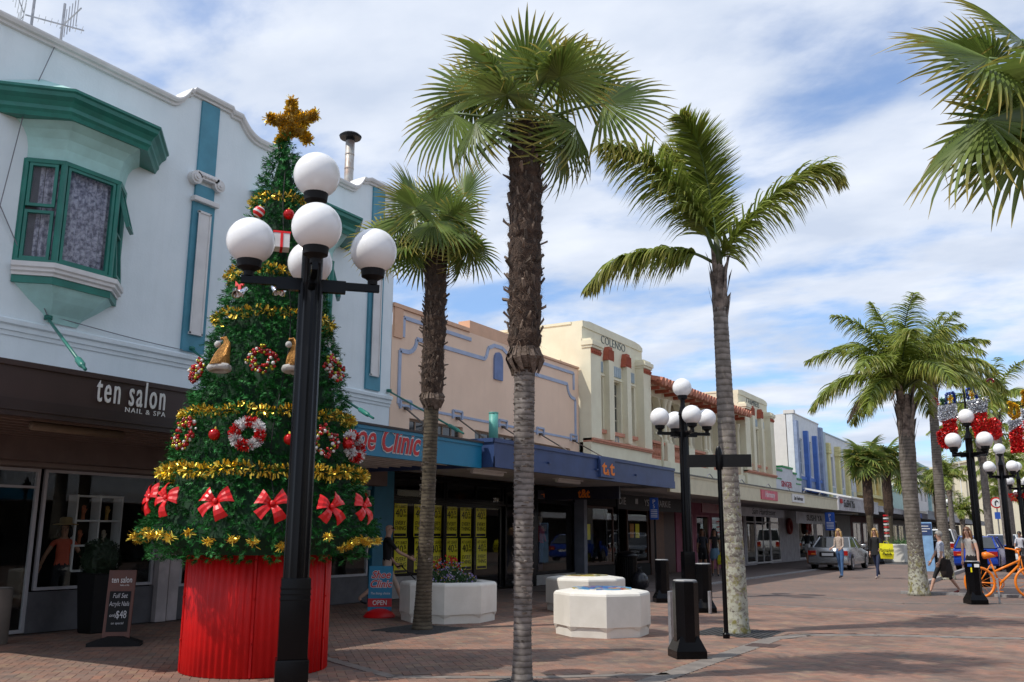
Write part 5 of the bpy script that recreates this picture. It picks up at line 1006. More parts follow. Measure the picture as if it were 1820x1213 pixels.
for k, (dx, z, w_, h, m_) in enumerate(((-.06, .88, .09, .06, bluep), (.08, .87, .10, .07, whitep), (-.02, .76, .06, .10, yellowp))):
    mb = MB(); mb.box(-.045 if False else dx - w_ / 2, dx + w_ / 2, -.152, -.148, z - .07, z + h - .07); mb.xf(Matrix.Translation((-1.9, 23.45, 0)) @ Matrix.Rotation(R(7.5), 4, 'Z')); mb.build('sticker', m_, st_)
for k, (x, y, lb) in enumerate(((-4.46, 11.45, 'grey steel plate standing left of the nearest bollard'), (-6.05, 17.6, 'low steel plate behind the nearest bollard'), (-1.45, 23.9, 'pale steel bike rack plate beside the stickered bollard'))):
    mb = MB(); mb.bbox(x - .02, x + .02, y - .05, y + .05, 0, (.78, .42, .55)[k], .008); tag(mb.build('steel_plate', steel), lb, 'steel plate')
# octagonal planters
def planter(lbl, x, y, rz, r=.76, h=.64, kind='mosaic'):
    t_ = thing('planter', lbl, 'planter', (x, y, 0), 0, 'white octagonal concrete planters'); a = R(22.5); mb = MB()
    pr = [(r - .035, 0), (r - .03, .10), (r - .03, .14), (r, .15), (r, h - .05), (r - .012, h - .02), (r - .045, h)]
    if kind == 'mosaic': pr += [(r * .60, h + .035), (r * .58, h + .03)]
    else: pr += [(r * .72, h + .0), (r * .70, h - .06), (r * .6, h - .1)]
    mb.lathe(pr, (x, y, 0), 8, 0, rz + a); mb.build('body', planter_m, t_)
    for k in range(8):   # notch wedges over the plinth at every corner
        t = rz + a + k * math.pi / 4; c = Vector((x + (r - .0) * math.cos(t), y + r * math.sin(t), 0)); e = Vector((-math.sin(t), math.cos(t), 0)); o = Vector((math.cos(t), math.sin(t), 0)); m2 = MB()
        m2.add([c + Vector((0, 0, .152)) - e * .13 - o * .055, c + Vector((0, 0, .152)) + e * .13 - o * .055, c + Vector((0, 0, .152)) + o * .002, c + Vector((0, 0, .075)) - o * .033], [(0, 1, 2), (0, 2, 3), (1, 3, 2), (0, 3, 1)]); m2.build('notch', planter_m, t_)
    if kind == 'mosaic':
        cols_ = [M('mosaic_blue', (.04, .17, .5), .3), M('mosaic_light_blue', (.15, .4, .65), .3), M('mosaic_red', (.55, .08, .04), .3), M('mosaic_yellow', (.6, .45, .06), .3), M('mosaic_white', (.7, .7, .68), .3)] if h > .6 and 'blue' in lbl else [M('mosaic_yellow', (.6, .45, .06), .3), M('mosaic_olive', (.25, .25, .1), .4), M('mosaic_brown', (.3, .16, .08), .4), M('mosaic_white', (.7, .7, .68), .3)]
        for ring, n in ((.08, 6), (.17, 12), (.26, 18), (.35, 24), (.42, 28)):
            for k in range(n):
                t = 2 * math.pi * k / n + ring * 3; d = math.pi / n * .9; m2 = MB(); m2.prism([(x + (ring - .038) * math.cos(t - d), y + (ring - .038) * math.sin(t - d)), (x + (ring + .04) * math.cos(t - d), y + (ring + .04) * math.sin(t - d)), (x + (ring + .04) * math.cos(t + d), y + (ring + .04) * math.sin(t + d)), (x + (ring - .038) * math.cos(t + d), y + (ring - .038) * math.sin(t + d))], 'z', h + .028, h + .04 + rnd.uniform(0, .004)); 
                w_ = [0, 1, 0, 1, 1, 0, 0, 1, 2, 3, 4] if len(cols_) == 5 else [0, 1, 2, 1, 0, 3, 1]
                m2.build('mosaic_tile', cols_[rnd.choice(w_)], t_)
    else:
        m2 = MB(); m2.lathe([(r * .62, h - .09), (r * .3, h - .03)], (x, y, 0), 12); m2.build('soil', M('soil', (.05, .03, .02), .95), t_)
    return t_
PA = planter('nearest white octagonal planter topped with a blue mosaic', -6.26, 13.2, R(8), .745)
PC = planter('white octagonal planter with a yellow mosaic lid behind the nearest one', -8.42, 17.0, R(8), .80)
PF = planter('white octagonal planter full of flowers before the yellow posters', -9.52, 13.75, R(8), .86, .66, 'open')
fl_ = thing('flower_clump', 'leafy clump of red geraniums and small mauve flowers in the planter', 'flowers', (-9.52, 13.75, .6)); mb = MB(); ms = [MB(), MB(), MB(), MB()]
for k in range(2600):
    r_ = .50 * math.sqrt(rnd.random()); t = rnd.uniform(0, 2 * math.pi); hx = -9.52 + r_ * math.cos(t); hy = 13.75 + r_ * math.sin(t); hmax = .60 + (.34 if r_ < .33 else .18) * (1 - (r_ / .56) ** 2) + .07 * math.sin(5 * t)
    z = rnd.uniform(.58, max(.62, hmax)); d = Vector((rnd.gauss(0, 1), rnd.gauss(0, 1), rnd.gauss(.4, 1))).normalized(); e = d.orthogonal().normalized() * .012; c = Vector((hx, hy, z)); mb.add([c - e, c + d * .035, c + e, c - d * .01], [(0, 1, 2, 3)])
    if k % 6 == 0:
        red = hx < -9.38 and z > .72; i = 0 if (red and rnd.random() < .6) else (1 if rnd.random() < .62 else 2 if rnd.random() < .5 else 3); c = Vector((hx, hy, hmax + rnd.uniform(-.03, .05) + (.05 if i == 0 else 0))); s_ = .022 if i == 0 else .015
        for q in range(3): d = Vector((rnd.gauss(0, 1), rnd.gauss(0, 1), rnd.gauss(0, 1))).normalized(); u = d.orthogonal().normalized() * s_; v = d.cross(u).normalized() * s_; ms[i].add([c - u, c - v, c + u, c + v], [(0, 1, 2, 3)])
mb.build('leaves', M('planter_leaf', (.035, .10, .02), .6, isl=.4, trans=.2), fl_, False, False)
for i, (nm, c_) in enumerate((('red_flowers', (.6, .02, .015)), ('mauve_flowers', (.42, .33, .62)), ('white_flowers', (.7, .7, .7)), ('yellow_flowers', (.6, .4, .1)))): ms[i].build(nm, M(nm, c_, .6), fl_, False, False)
# signpost with two blank blades
sp = thing('signpost', 'black street signpost with two blank finger blades by the lichen trunk', 'signpost', (-4.45, 13.62, 0))
mb = MB(); mb.tube([(-4.45, 13.62, 0), (-4.45, 13.62, 2.78)], .034, 12); mb.lathe([(.05, 0), (.055, .06), (.04, .08)], (-4.45, 13.62, 0), 12); mb.lathe([(.05, 2.46), (.055, 2.48), (.055, 2.72), (.05, 2.74), (.042, 2.78), (.02, 2.82)], (-4.45, 13.62, 0), 12); mb.build('pole', blackp, sp, 'auto')
d = Vector((.93, .36, 0)).normalized(); n_ = Vector((-d.y, d.x, 0))
for s_ in (-1, 1):
    c = Vector((-4.45, 13.62, 2.8)); a = c + d * .05 * s_; b = c + d * .48 * s_; mb = MB(); mb.prism([(p.x, p.y) for p in (a - n_ * .02, b - n_ * .02, b + n_ * .02, a + n_ * .02)], 'z', 2.50, 2.69); mb.build('blade', blackm, sp)
def parking(x, y, zt, label, h=.62, w_=.30, pole=None, txt='P5'):
    t_ = thing('parking_sign', label, 'sign', (x, y, 0), 0, 'blue parking signs'); mb = MB(); mb.tube([(x, y + .03, 0), (x, y + .03, zt)], .03, 8); mb.build('pole', blackm, t_)
    mb = MB(); mb.bbox(x - w_ / 2, x + w_ / 2, y - .012, y + .0, zt - h, zt, .004); mb.build('plate', bluep, t_)
    mb = MB(); text(mb, 'P', (x, y - .014, zt - h * .28), FACE_Y, size=h * .28, align='CENTER', ext=.001); text(mb, '5', (x, y - .014, zt - h * .48), FACE_Y, size=h * .24, align='CENTER', ext=.001)
    for k in range(5): mb.box(x - w_ * .38, x + w_ * .38, y - .016, y - .0125, zt - h * (.58 + .08 * k), zt - h * (.545 + .08 * k))
    mb.build('lettering', whitep, t_); return t_
parking(-10.15, 25.0, 2.52, 'blue parking sign on a black pole before the timber shop', .62, .26); parking(-9.75, 46.3, 2.55, 'blue parking sign on a pole beside the silver sedan', .85, .45)
# round no-entry style sign and info board
ns = thing('round_sign', 'round red and white traffic sign at right between palm trunks', 'traffic sign', (-3.4, 62, 0)); mb = MB(); mb.tube([(-3.4, 62, 0), (-3.4, 62, 3.4)], .04, 6); mb.build('pole', steel, ns)
mb = MB(); mb.v = []; mb.prism([(-3.4 + .33 * math.cos(2 * math.pi * k / 20), 3.7 - .3 + .33 * math.sin(2 * math.pi * k / 20)) for k in range(20)], 'y', 61.9, 61.93); mb.build('rim', redl, ns); mb = MB(); mb.prism([(-3.4 + .25 * math.cos(2 * math.pi * k / 20), 3.4 + .25 * math.sin(2 * math.pi * k / 20)) for k in range(20)], 'y', 61.88, 61.9); mb.build('face', whitep, ns)
mb = MB(); mb.tube([(-3.46, 61.86, 3.25), (-3.46, 61.86, 3.45), (-3.38, 61.86, 3.53), (-3.3, 61.86, 3.45)], .03, 5); mb.build('arrow', blackm, ns); mb = MB(); mb.box(-3.55, -3.25, 61.9, 61.93, 2.45, 2.85); mb.build('blue_plate', bluep, ns)
ib = thing('info_board', 'tall pale blue information board with a dark header behind the palm', 'board', (-4.6, 40, 0)); mb = MB(); mb.bbox(-5.0, -4.55, 40, 40.1, .1, 2.0, .02); mb.build('panel', M('info_blue', (.25, .45, .72), .5), ib); mb = MB(); mb.box(-4.98, -4.57, 39.985, 39.997, 1.5, 1.95); mb.build('header', navy, ib)
mb = MB(); text(mb, 'information', (-4.93, 39.98, 2.0), FACE_Y, size=.1, ext=.002) if False else [mb.box(-4.95, -4.95 + w_, 39.978, 39.983, z, z + .03) for z, w_ in ((1.83, .28), (1.73, .34), (1.63, .22))]; mb.build('lettering', whitep, ib)
# rubbish bin and bag
bn = thing('rubbish_bin', 'black slatted round rubbish bin with a domed lid under the canopy', 'bin', (-10.55, 23.9, 0)); mb = MB()
for k in range(26):
    t = 2 * math.pi * k / 26; b_ = MB(); b_.tube([(-10.55 + .24 * math.cos(t), 23.9 + .24 * math.sin(t), .04), (-10.55 + .27 * math.cos(t), 23.9 + .27 * math.sin(t), .86)], .014, 4); b_.build('slat', blackp, bn)
mb.lathe([(.2, 0.02), (.22, .84)], (-10.55, 23.9, 0), 18); mb.build('liner', blackm, bn); mb = MB(); mb.lathe([(.30, .86), (.31, .90), (.29, .94), (.2, 1.0), (.05, 1.03)], (-10.55, 23.9, 0), 20); mb.build('lid', blackp, bn, 'auto')
mb = MB(); mb.ball((-10.05, 23.6, .24), .25, 12, sz=1.05); mb.tube([(-10.05, 23.6, .45), (-10.07, 23.6, .56), (-10.05, 23.58, .62)], [.08, .04, .07], 6)
for i, v in enumerate(mb.v): q = 1 + .09 * math.sin(v[0] * 40 + v[2] * 31) * math.cos(v[1] * 37); mb.v[i] = (-10.05 + (v[0] + 10.05) * q, 23.6 + (v[1] - 23.6) * q, v[2] * (1 + .04 * math.sin(v[0] * 50)))
tag(mb.build('rubbish_bag', M('bag_black', (.02, .02, .025), .25), None, True), 'black plastic rubbish bag slumped beside the slatted bin', 'rubbish bag')
# A-boards
def tilt_board(t_, x, y, rz, w_, h, z0, m_board, back):
    mb = MB(); mb.bbox(-w_ / 2, w_ / 2, -.02, .02, z0, h, .008); mb.xf(Matrix.Translation((x, y, 0)) @ Matrix.Rotation(rz, 4, 'Z') @ Matrix.Rotation(back, 4, 'X')); mb.build('board', m_board, t_)
def on_board(t_, items, x, y, rz, back, m_, nm='lettering', out=-.0225):
    mb = MB()
    for it in items:
        if it[0] == 'box': _, x0, x1, z0, z1 = it; mb.box(x0, x1, out, out + .002, z0, z1)
        else:
            tx, px, pz, kw = it; text(mb, tx, (px, out - .001, pz), FACE_Y, ext=.001, align='CENTER', **kw)
    mb.xf(Matrix.Translation((x, y, 0)) @ Matrix.Rotation(rz, 4, 'Z') @ Matrix.Rotation(back, 4, 'X')); mb.build(nm, m_, t_)
a1 = thing('pavement_sign', 'brown chalkboard sign of the nail salon on a black base', 'sandwich board', (-11.1, 8.25, 0)); X_, Y_, RZ = -11.1, 8.22, R(42)
tilt_board(a1, X_, Y_, RZ, .44, 1.12, .1, M('board_brown', (.12, .035, .02), .5), R(-8)); mb = MB(); mb.bbox(-.17, .17, -.03, -.022, .2, .80, .003); mb.xf(Matrix.Translation((X_, Y_, 0)) @ Matrix.Rotation(RZ, 4, 'Z') @ Matrix.Rotation(R(-8), 4, 'X')); mb.build('chalk_panel', blackm, a1)
on_board(a1, [('ten salon', 0, .93, dict(size=.13, sx=.7)), ('NAIL & SPA', .05, .88, dict(size=.03))], X_, Y_, RZ, R(-8), whitep)
on_board(a1, [('Full Set', 0, .70, dict(size=.10, sx=.8, shear=.2)), ('Acrylic Nails', 0, .58, dict(size=.10, sx=.62, shear=.2)), ('only', -.08, .42, dict(size=.07, shear=.2)), ('$48', .05, .40, dict(size=.16, sx=.7)), ('on special', 0, .31, dict(size=.05, shear=.2))], X_, Y_, RZ, R(-8), M('chalk', (.6, .6, .62), .9), 'chalk_writing', -.0325)
mb = MB(); mb.prism([(-.42, 0), (.42, 0), (.42, .05), (.12, .14), (-.12, .14), (-.42, .05)], 'y', -.16, .16); mb.xf(Matrix.Translation((X_, Y_, 0)) @ Matrix.Rotation(RZ, 4, 'Z')); mb.build('base', blackm, a1)
a1.scale = (.80, .80, .88)
a2 = thing('pavement_sign', 'blue Shoe Clinic OPEN pavement sign on a red domed base', 'sandwich board', (-10.8, 13.4, 0)); X_, Y_, RZ = -10.85, 13.5, R(36); bk = R(-4)
tilt_board(a2, X_, Y_, RZ, .50, 1.0, .12, shoe_blue, bk); on_board(a2, [('box', -.25, .25, .20, .36)], X_, Y_, RZ, bk, redl, 'red_band')
on_board(a2, [('OPEN', 0, .235, dict(size=.13, sx=.9, bold=.002)), ('The fitting choice', 0, .44, dict(size=.065, sx=.9, shear=.3)), ('Shoe', 0, .76, dict(size=.2, shear=.3, bold=.012)), ('Clinic', 0, .58, dict(size=.2, shear=.3, bold=.012))], X_, Y_, RZ, bk, whitep, 'lettering', -.0242)
on_board(a2, [('Shoe', 0, .76, dict(size=.2, shear=.3, bold=.004)), ('Clinic', 0, .58, dict(size=.2, shear=.3, bold=.004))], X_, Y_, RZ, bk, redl, 'red_lettering', -.027)
mb = MB(); mb.lathe([(.33, 0), (.34, .02), (.28, .09), (.16, .15), (.06, .17)], (X_, Y_, 0), 24); mb.build('base', redp, a2, 'auto')
a2.scale = (.86, .86, .90)
# far planters and bollards by the road
for k, (x, y) in enumerate(((-8.1, 56), (-7.4, 58))):
    t_ = thing('planter', ['far white planter with low green shrubs by the road edge', 'second far white planter with shrubs near the van'][k], 'planter', (x, y, 0)); mb = MB(); mb.lathe([(.85, 0), (.88, .05), (.88, .95), (.8, 1.0), (.7, .95)], (x, y, 0), 8, 0, R(22)); mb.build('body', planter_m, t_)
    mb = MB()
    for q in range(500): d = Vector((rnd.gauss(0, .35), rnd.gauss(0, .35), abs(rnd.gauss(0, .15)))); c = Vector((x, y, 1.0)) + d; e = Vector((rnd.uniform(-1, 1), rnd.uniform(-1, 1), rnd.uniform(-1, 1))) * .07; f_ = Vector((rnd.uniform(-1, 1), rnd.uniform(-1, 1), rnd.uniform(-1, 1))) * .07; mb.add([c, c + e, c + f_], [(0, 1, 2)])
    mb.build('shrub', M('shrub_leaf', (.05, .14, .03), .7, isl=.4), t_, False, False)
dup(B0, (-6.2, 55.0, 0), R(20), 'far black bollard near the planters and the info board', 1.3); dup(B0, (-8.7, 52.5, 0), R(20), 'far black bollard at the foot of the red banded palm', 1.3)
mb = MB()
for k in range(8): mb.tube([(-8.6, 55.2, 2.6 - .16 * k - .08), (-8.6, 55.2, 2.6 - .16 * k)], .14, 10, k % 2)
tag(mb.build('striped_post', [redl, whitep], None), 'red and white striped post standing beside the far fan palm', 'post')

# ================================================================= decorated tree
TX, TY = -8.0, 7.75
ZS = [1.26, 1.44, 1.8, 2.12, 2.72, 3.12, 3.52, 4.08, 4.52, 5.02, 5.54, 5.98, 6.28, 6.42]; RS = [1.20, 1.33, 1.20, 1.10, .98, .87, .77, .65, .56, .455, .33, .235, .13, .03]
def rad_at(z):
    for i in range(len(ZS) - 1):
        if ZS[i] <= z <= ZS[i + 1]: return RS[i] + (RS[i + 1] - RS[i]) * (z - ZS[i]) / (ZS[i + 1] - ZS[i])
    return RS[0] if z < ZS[0] else .02
XT = thing('christmas_tree', 'tall artificial christmas tree with gold tinsel on a red corrugated drum', 'christmas tree', (TX, TY, 0))
mb = MB(); mb.lathe([(.79, 0), (.80, .01), (.80, 1.46), (.70, 1.5)], (TX, TY, 0), 260, 0, 0, lambda t, z: 1 + .011 * math.cos(65 * t)); mb.build('drum', red_drum, XT, True)
for a in (-118, -47, 20, 140):
    mb = MB(); c, s_ = math.cos(R(a)), math.sin(R(a)); mb.box(.80, .815, -.012, .012, .01, 1.4); mb.xf(Matrix.Translation((TX, TY, 0)) @ Matrix.Rotation(R(a), 4, 'Z')); 
    for z in (.35, .8, 1.2): mb.ball((TX + .82 * c, TY + .82 * s_, z), .012, 6)
    mb.build('seam', red_drum, XT)
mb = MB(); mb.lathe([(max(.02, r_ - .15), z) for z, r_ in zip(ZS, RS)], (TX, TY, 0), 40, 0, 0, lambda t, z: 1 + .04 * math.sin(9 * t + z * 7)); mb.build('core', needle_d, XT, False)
def tuft(mb, c, d, ln, n, wd=.0042):
    u = d.orthogonal().normalized(); v = d.cross(u)
    for k in range(n):
        a = rnd.uniform(0, 6.283); q = rnd.random(); b = c + d * (ln * q); e = (u * math.cos(a) + v * math.sin(a)); dd = (d * .75 + e * .8).normalized() * rnd.uniform(.04, .065) * (1.15 - .5 * q); s_ = dd.cross(e + d * .2).normalized() * wd
        mb.add([b - s_, b + s_, b + dd], [(0, 1, 2)])
mb = MB(); k = 0; NT = 8200
tot = [0]; zz_ = [1.2 + 5.22 * i / 200 for i in range(201)]
for a, b in zip(zz_, zz_[1:]): tot.append(tot[-1] + rad_at((a + b) / 2) + .03)
import bisect
for k in range(NT):
    q = rnd.uniform(0, tot[-1]); i = min(199, bisect.bisect(tot, q) - 1); z = zz_[i] + rnd.random() * .027; t = rnd.uniform(0, 6.283); layer = .05 * math.sin(z * 21) + .03 * math.sin(5 * t + 3 * z); r_ = rad_at(z) + layer * min(1, rad_at(z)) + rnd.uniform(-.07, .035)
    if z < 1.45: r_ -= rnd.random() * .35
    o = Vector((math.cos(t), math.sin(t), 0)); d = (o + Vector((rnd.gauss(0, .45), rnd.gauss(0, .45), rnd.gauss(-.15, .4)))).normalized(); c = Vector((TX, TY, z)) + o * (r_ - .06); tuft(mb, c, d, rnd.uniform(.05, .12), 15, .0048)
mb.build('foliage', needle, XT, False, False)
mb = MB()
for k in range(1500):
    q = rnd.uniform(0, tot[-1]); i = min(199, bisect.bisect(tot, q) - 1); z = zz_[i]; t = rnd.uniform(0, 6.283); r_ = rad_at(z) + rnd.uniform(-.02, .04); o = Vector((math.cos(t), math.sin(t), 0)); d = (o + Vector((rnd.gauss(0, .5), rnd.gauss(0, .5), rnd.gauss(.15, .4)))).normalized(); tuft(mb, Vector((TX, TY, z)) + o * (r_ - .05), d, rnd.uniform(.07, .12), 16, .005)
mb.build('branch_tips', M('pine_tip', (.02, .17, .035), .5, c2=(.05, .26, .06), scale=7, isl=.4, spec=.3), XT, False, False)
for (z, n, th) in ((5.49, 520, .035), (4.51, 850, .036), (3.97, 1000, .036), (2.80, 1700, .040), (2.15, 3000, .055)):
    r_ = rad_at(z) + (.035 if z < 2.5 else .005); m2 = MB(); tube_tinsel([(TX + r_ * math.cos(2 * math.pi * i / 48), TY + r_ * math.sin(2 * math.pi * i / 48), z + .022 * math.sin(i * 1.3) + .015 * math.sin(i * 2.9)) for i in range(49)], th, n, .05, .0075, m2); m2.build('garland', gold, XT, False, False)
for a, z in ((-105.3 + rnd.uniform(0, .1), 1.49), (-99, 1.46), (-92.8, 1.47), (-86, 1.44), (-76.7, 1.49), (-67, 1.40), (-56, 1.42), (-47.5, 1.40), (-35.5, 1.36), (-14.6, 1.46), (-3.1, 1.33), (0.5, 1.36), (3.5, 1.40), (8, 1.42), (13, 1.40), (18, 1.39), (30, 1.4), (45, 1.4), (-125, 1.45), (-140, 1.4), (70, 1.4), (100, 1.4), (150, 1.42)):
    r_ = rad_at(z) + .04; c = Vector((TX + r_ * math.cos(R(a)), TY + r_ * math.sin(R(a)), z)); m2 = MB(); big = 1.25 if a < -98 else 1
    for k in range(int(95 * big)): d = Vector((rnd.gauss(0, 1), rnd.gauss(0, 1), rnd.gauss(0, .8))).normalized(); e = d.cross(Vector((rnd.gauss(0, 1), rnd.gauss(0, 1), rnd.gauss(0, 1)))).normalized() * .0045; l_ = rnd.uniform(.02, .06) * big; c1 = c + Vector((rnd.gauss(0, .018), rnd.gauss(0, .018), rnd.gauss(0, .014))); m2.add([c1 - e, c1 + e, c1 + d * l_ + e * .6, c1 + d * l_ - e * .6], [(0, 1, 2, 3)])
    tag(m2.build('tinsel_rosette', gold, None, False, False), None) if False else m2.build('tinsel_tuft', gold, XT, False, False)
# thin light cable hanging down the tree
mb = MB(); mb.tube([(TX + (rad_at(z) + .03) * math.cos(R(-36 + 6 * math.sin(z * 2))), TY + (rad_at(z) + .03) * math.sin(R(-36 + 6 * math.sin(z * 2))), z) for z in [1.5 + .18 * i for i in range(25)]], .006, 5); mb.build('light_cable', blackm, XT)
# star
star = thing('tree_star', 'gold tinsel five pointed star on top of the christmas tree', 'star', (TX, TY, 6.55)); S0 = Vector((TX + .06, TY + .05, 6.60)); su = Vector((.8586, .5126, 0)); mb = MB(); poly = []
for k in range(10): a = R(90 + 6 + 36 * k); r_ = .37 if k % 2 == 0 else .165; poly.append((r_ * math.cos(a), r_ * math.sin(a)))
m2 = MB()
for k in range(5):
    a = R(96 + 72 * k); p0 = S0; p1 = S0 + su * .33 * math.cos(a) + Vector((0, 0, .33 * math.sin(a))); tube_tinsel([p0, p0.lerp(p1, .5)], .085, 600, .045, .007, m2); tube_tinsel([p0.lerp(p1, .45), p1], .055, 480, .045, .007, m2); mb.tube([p0, p0.lerp(p1, .5), p1], [.10, .08, .035], 8)
mb.build('core', M('star_core', (.25, .15, .02), .6, .5), star); m2.build('tinsel', gold, star, False, False)
def place_on(mb, a, z, out=.06, tilt=True, roll=0):
    """local frame: x tangential (to viewer's right), z up, -y outward"""
    r_ = rad_at(z) + out; t = R(a); sl = math.atan2(RS[1] - RS[-1], 5.3) if tilt else 0
    M_ = Matrix.Translation((TX + r_ * math.cos(t), TY + r_ * math.sin(t), z)) @ Matrix.Rotation(t + math.pi / 2, 4, 'Z') @ Matrix.Rotation(-sl, 4, 'X') @ Matrix.Rotation(roll, 4, 'Y'); mb.xf(M_); return (TX + r_ * math.cos(t), TY + r_ * math.sin(t), z)
def bow(a, z, label, rl=0):
    t_ = thing('red_bow', label, 'bow', (0, 0, 0), 0, 'red bows on the christmas tree')
    def fan(x0, z0, x1, z1, w0, w1, n=6, th=.05):
        mb = MB(); d = Vector((x1 - x0, 0, z1 - z0)); nn = Vector((-d.z, 0, d.x)).normalized(); rows = []
        for i in range(5):
            f = i / 4; c = Vector((x0, 0, z0)) + d * f; w_ = w0 + (w1 - w0) * f; bulge = -.05 * math.sin(math.pi * min(1, f * 1.0)) ; rows.append([c + nn * w_ * (j / n - .5) * 2 + Vector((0, bulge - (.012 * f if j % 2 else 0) - .02, 0)) for j in range(n + 1)])
        for r_ in rows: mb.v += [tuple(p) for p in r_]
        for i in range(4):
            for j in range(n): mb.f.append((i * (n + 1) + j, i * (n + 1) + j + 1, (i + 1) * (n + 1) + j + 1, (i + 1) * (n + 1) + j)); mb.m.append(0)
        o = len(mb.v); mb.v += [(p[0], p[1] + .012 + .02 * 0, p[2]) for p in mb.v[:]]; mb.f += [tuple(q + o for q in f[::-1]) for f in mb.f[:]]; mb.m += [0] * (len(mb.f) - len(mb.m)); return mb
    parts = [('loop', fan(-.01, .0, -.165, .09, .022, .105, 5)), ('loop', fan(.01, .0, .175, .10, .022, .11, 5)), ('tail', fan(-.01, -.01, -.17, -.15, .03, .07, 3)), ('tail', fan(.01, -.01, .115, -.21, .03, .085, 3))]
    k = MB(); k.ball((0, -.05, 0), .032, 10, sx=1, sy=.8, sz=1.1); parts.append(('knot', k)); pos = None
    for nm, mb in parts: mb.xf(Matrix.Scale(.84, 4)); pos = place_on(mb, a, z, .09, True, rl); _part(mb, nm, redp, t_, pos)
    t_.location = pos; return t_
def _part(mb, nm, mat, t_, pos, smooth=False, fixn=True):
    me = mb.mesh(nm, mat, smooth, pos, fixn); return link(nm, me, t_)
for a, z, lb, rl in ((-110, 1.86, 'red bow at the left rim of the tree seen nearly edge on', .1), (-93.6, 1.84, 'red bow second from the left edge of the tree', .35), (-65.4, 1.80, 'wide red bow left of centre above the drum', .02), (-40.4, 1.78, 'red bow just left of the black lamp post', .0), (-12.5, 1.76, 'red bow with drooping tail just right of the lamp post', -.15), (10.5, 1.78, 'narrow red bow at the right rim of the tree', .0)): bow(a, z, lb, rl)
balls_m = [M('ball_red', (.5, .012, .012), .15), M('ball_white', (.75, .72, .68), .3), M('ball_lime', (.45, .42, .03), .2, .5), M('ball_dark_red', (.22, .005, .005), .15)]
def ballwreath(a, z, label, R_=.135):
    t_ = thing('bauble_wreath', label, 'wreath', (0, 0, 0), 0, 'bauble wreaths on the christmas tree'); bs = []; k = 0
    while len(bs) < 95 and k < 5000:
        k += 1; q = rnd.uniform(0, 6.283); r_ = rnd.choice((.014, .018, .022)) ; c = (math.cos(q) * (R_ + rnd.uniform(-.055, .055)), rnd.uniform(-.06, 0), math.sin(q) * (R_ + rnd.uniform(-.055, .055)))
        if all((c[0] - b[0][0]) ** 2 + (c[1] - b[0][1]) ** 2 + (c[2] - b[0][2]) ** 2 > (.50 * (r_ + b[1])) ** 2 for b in bs): bs.append((c, r_))
    pos = None
    for c, r_ in bs: mb = MB(); mb.ball(c, r_, 8); pos = place_on(mb, a, z, .08); _part(mb, 'bauble', rnd.choice([balls_m[0], balls_m[0], balls_m[1], balls_m[2], balls_m[3]]), t_, pos, True)
    t_.location = pos
for a, z, lb, R_ in ((-96, 2.53, 'bauble wreath at the left edge of the tree above the gold band', .14), (-11.6, 2.47, 'bauble wreath right of the lamp post above the gold band', .14), (-51, 3.36, 'round bauble wreath high in the middle between two gnome hats', .125), (6, 3.36, 'bauble wreath at the upper right edge of the tree', .12), (-104, 3.27, 'small bauble wreath on the upper left edge', .09)): ballwreath(a, z, lb, R_)
def tinselwreath(a, z, label):
    t_ = thing('tinsel_wreath', label, 'wreath', (0, 0, 0), 0, 'red and white tinsel wreaths'); pos = None
    for k in range(8):
        mb = MB(); a0 = R(45 * k + 12); tube_tinsel([(.135 * math.cos(a0 + R(45) * i / 3), -.04, .135 * math.sin(a0 + R(45) * i / 3)) for i in range(4)], .04, 230, .035, .005, mb); pos = place_on(mb, a, z, .08); _part(mb, 'tinsel_segment', redt if k % 2 else M('white_tinsel', (.8, .8, .8), .5, isl=.15), t_, pos, False, False)
    t_.location = pos
tinselwreath(-54.6, 2.51, 'red and white striped tinsel wreath in the middle of the tree'); tinselwreath(12.5, 2.45, 'red and white tinsel wreath at the right edge of the tree')
def bauble(a, z, r_, label, striped=False):
    t_ = thing('bauble', label, 'bauble', (0, 0, 0), 0, 'single baubles on the christmas tree'); mb = MB(); mb.ball((0, -.04, 0), r_, 20, 0)
    if striped:
        n = 20; q = 10
        for i, f in enumerate(mb.f): mb.m[i] = 1 if (i // n) % 3 == 1 else 0
        mb.xf(Matrix.Rotation(R(25), 4, 'Y'))
    pos = place_on(mb, a, z, .08); _part(mb, 'ball', [redp, M('white_plain')] if striped else M('bauble_red', (.6, .01, .01), .08, .35), t_, pos, True); m2 = MB(); m2.lathe([(.012, 0), (.012, .02), (.006, .03)], (0, -.04, r_ - .003), 8); place_on(m2, a, z, .08); _part(m2, 'cap', gold, t_, pos); t_.location = pos
bauble(-72.8, 2.50, .062, 'shiny red bauble between the left and middle wreaths'); bauble(-32.7, 2.46, .062, 'shiny red bauble just left of the lamp post'); bauble(5.5, 2.46, .06, 'shiny red bauble near the right edge of the tree'); bauble(-72.9, 5.21, .07, 'red and white striped bauble near the treetop', True); bauble(-34.4, 5.19, .065, 'plain red bauble near the treetop beside the lamp globe')
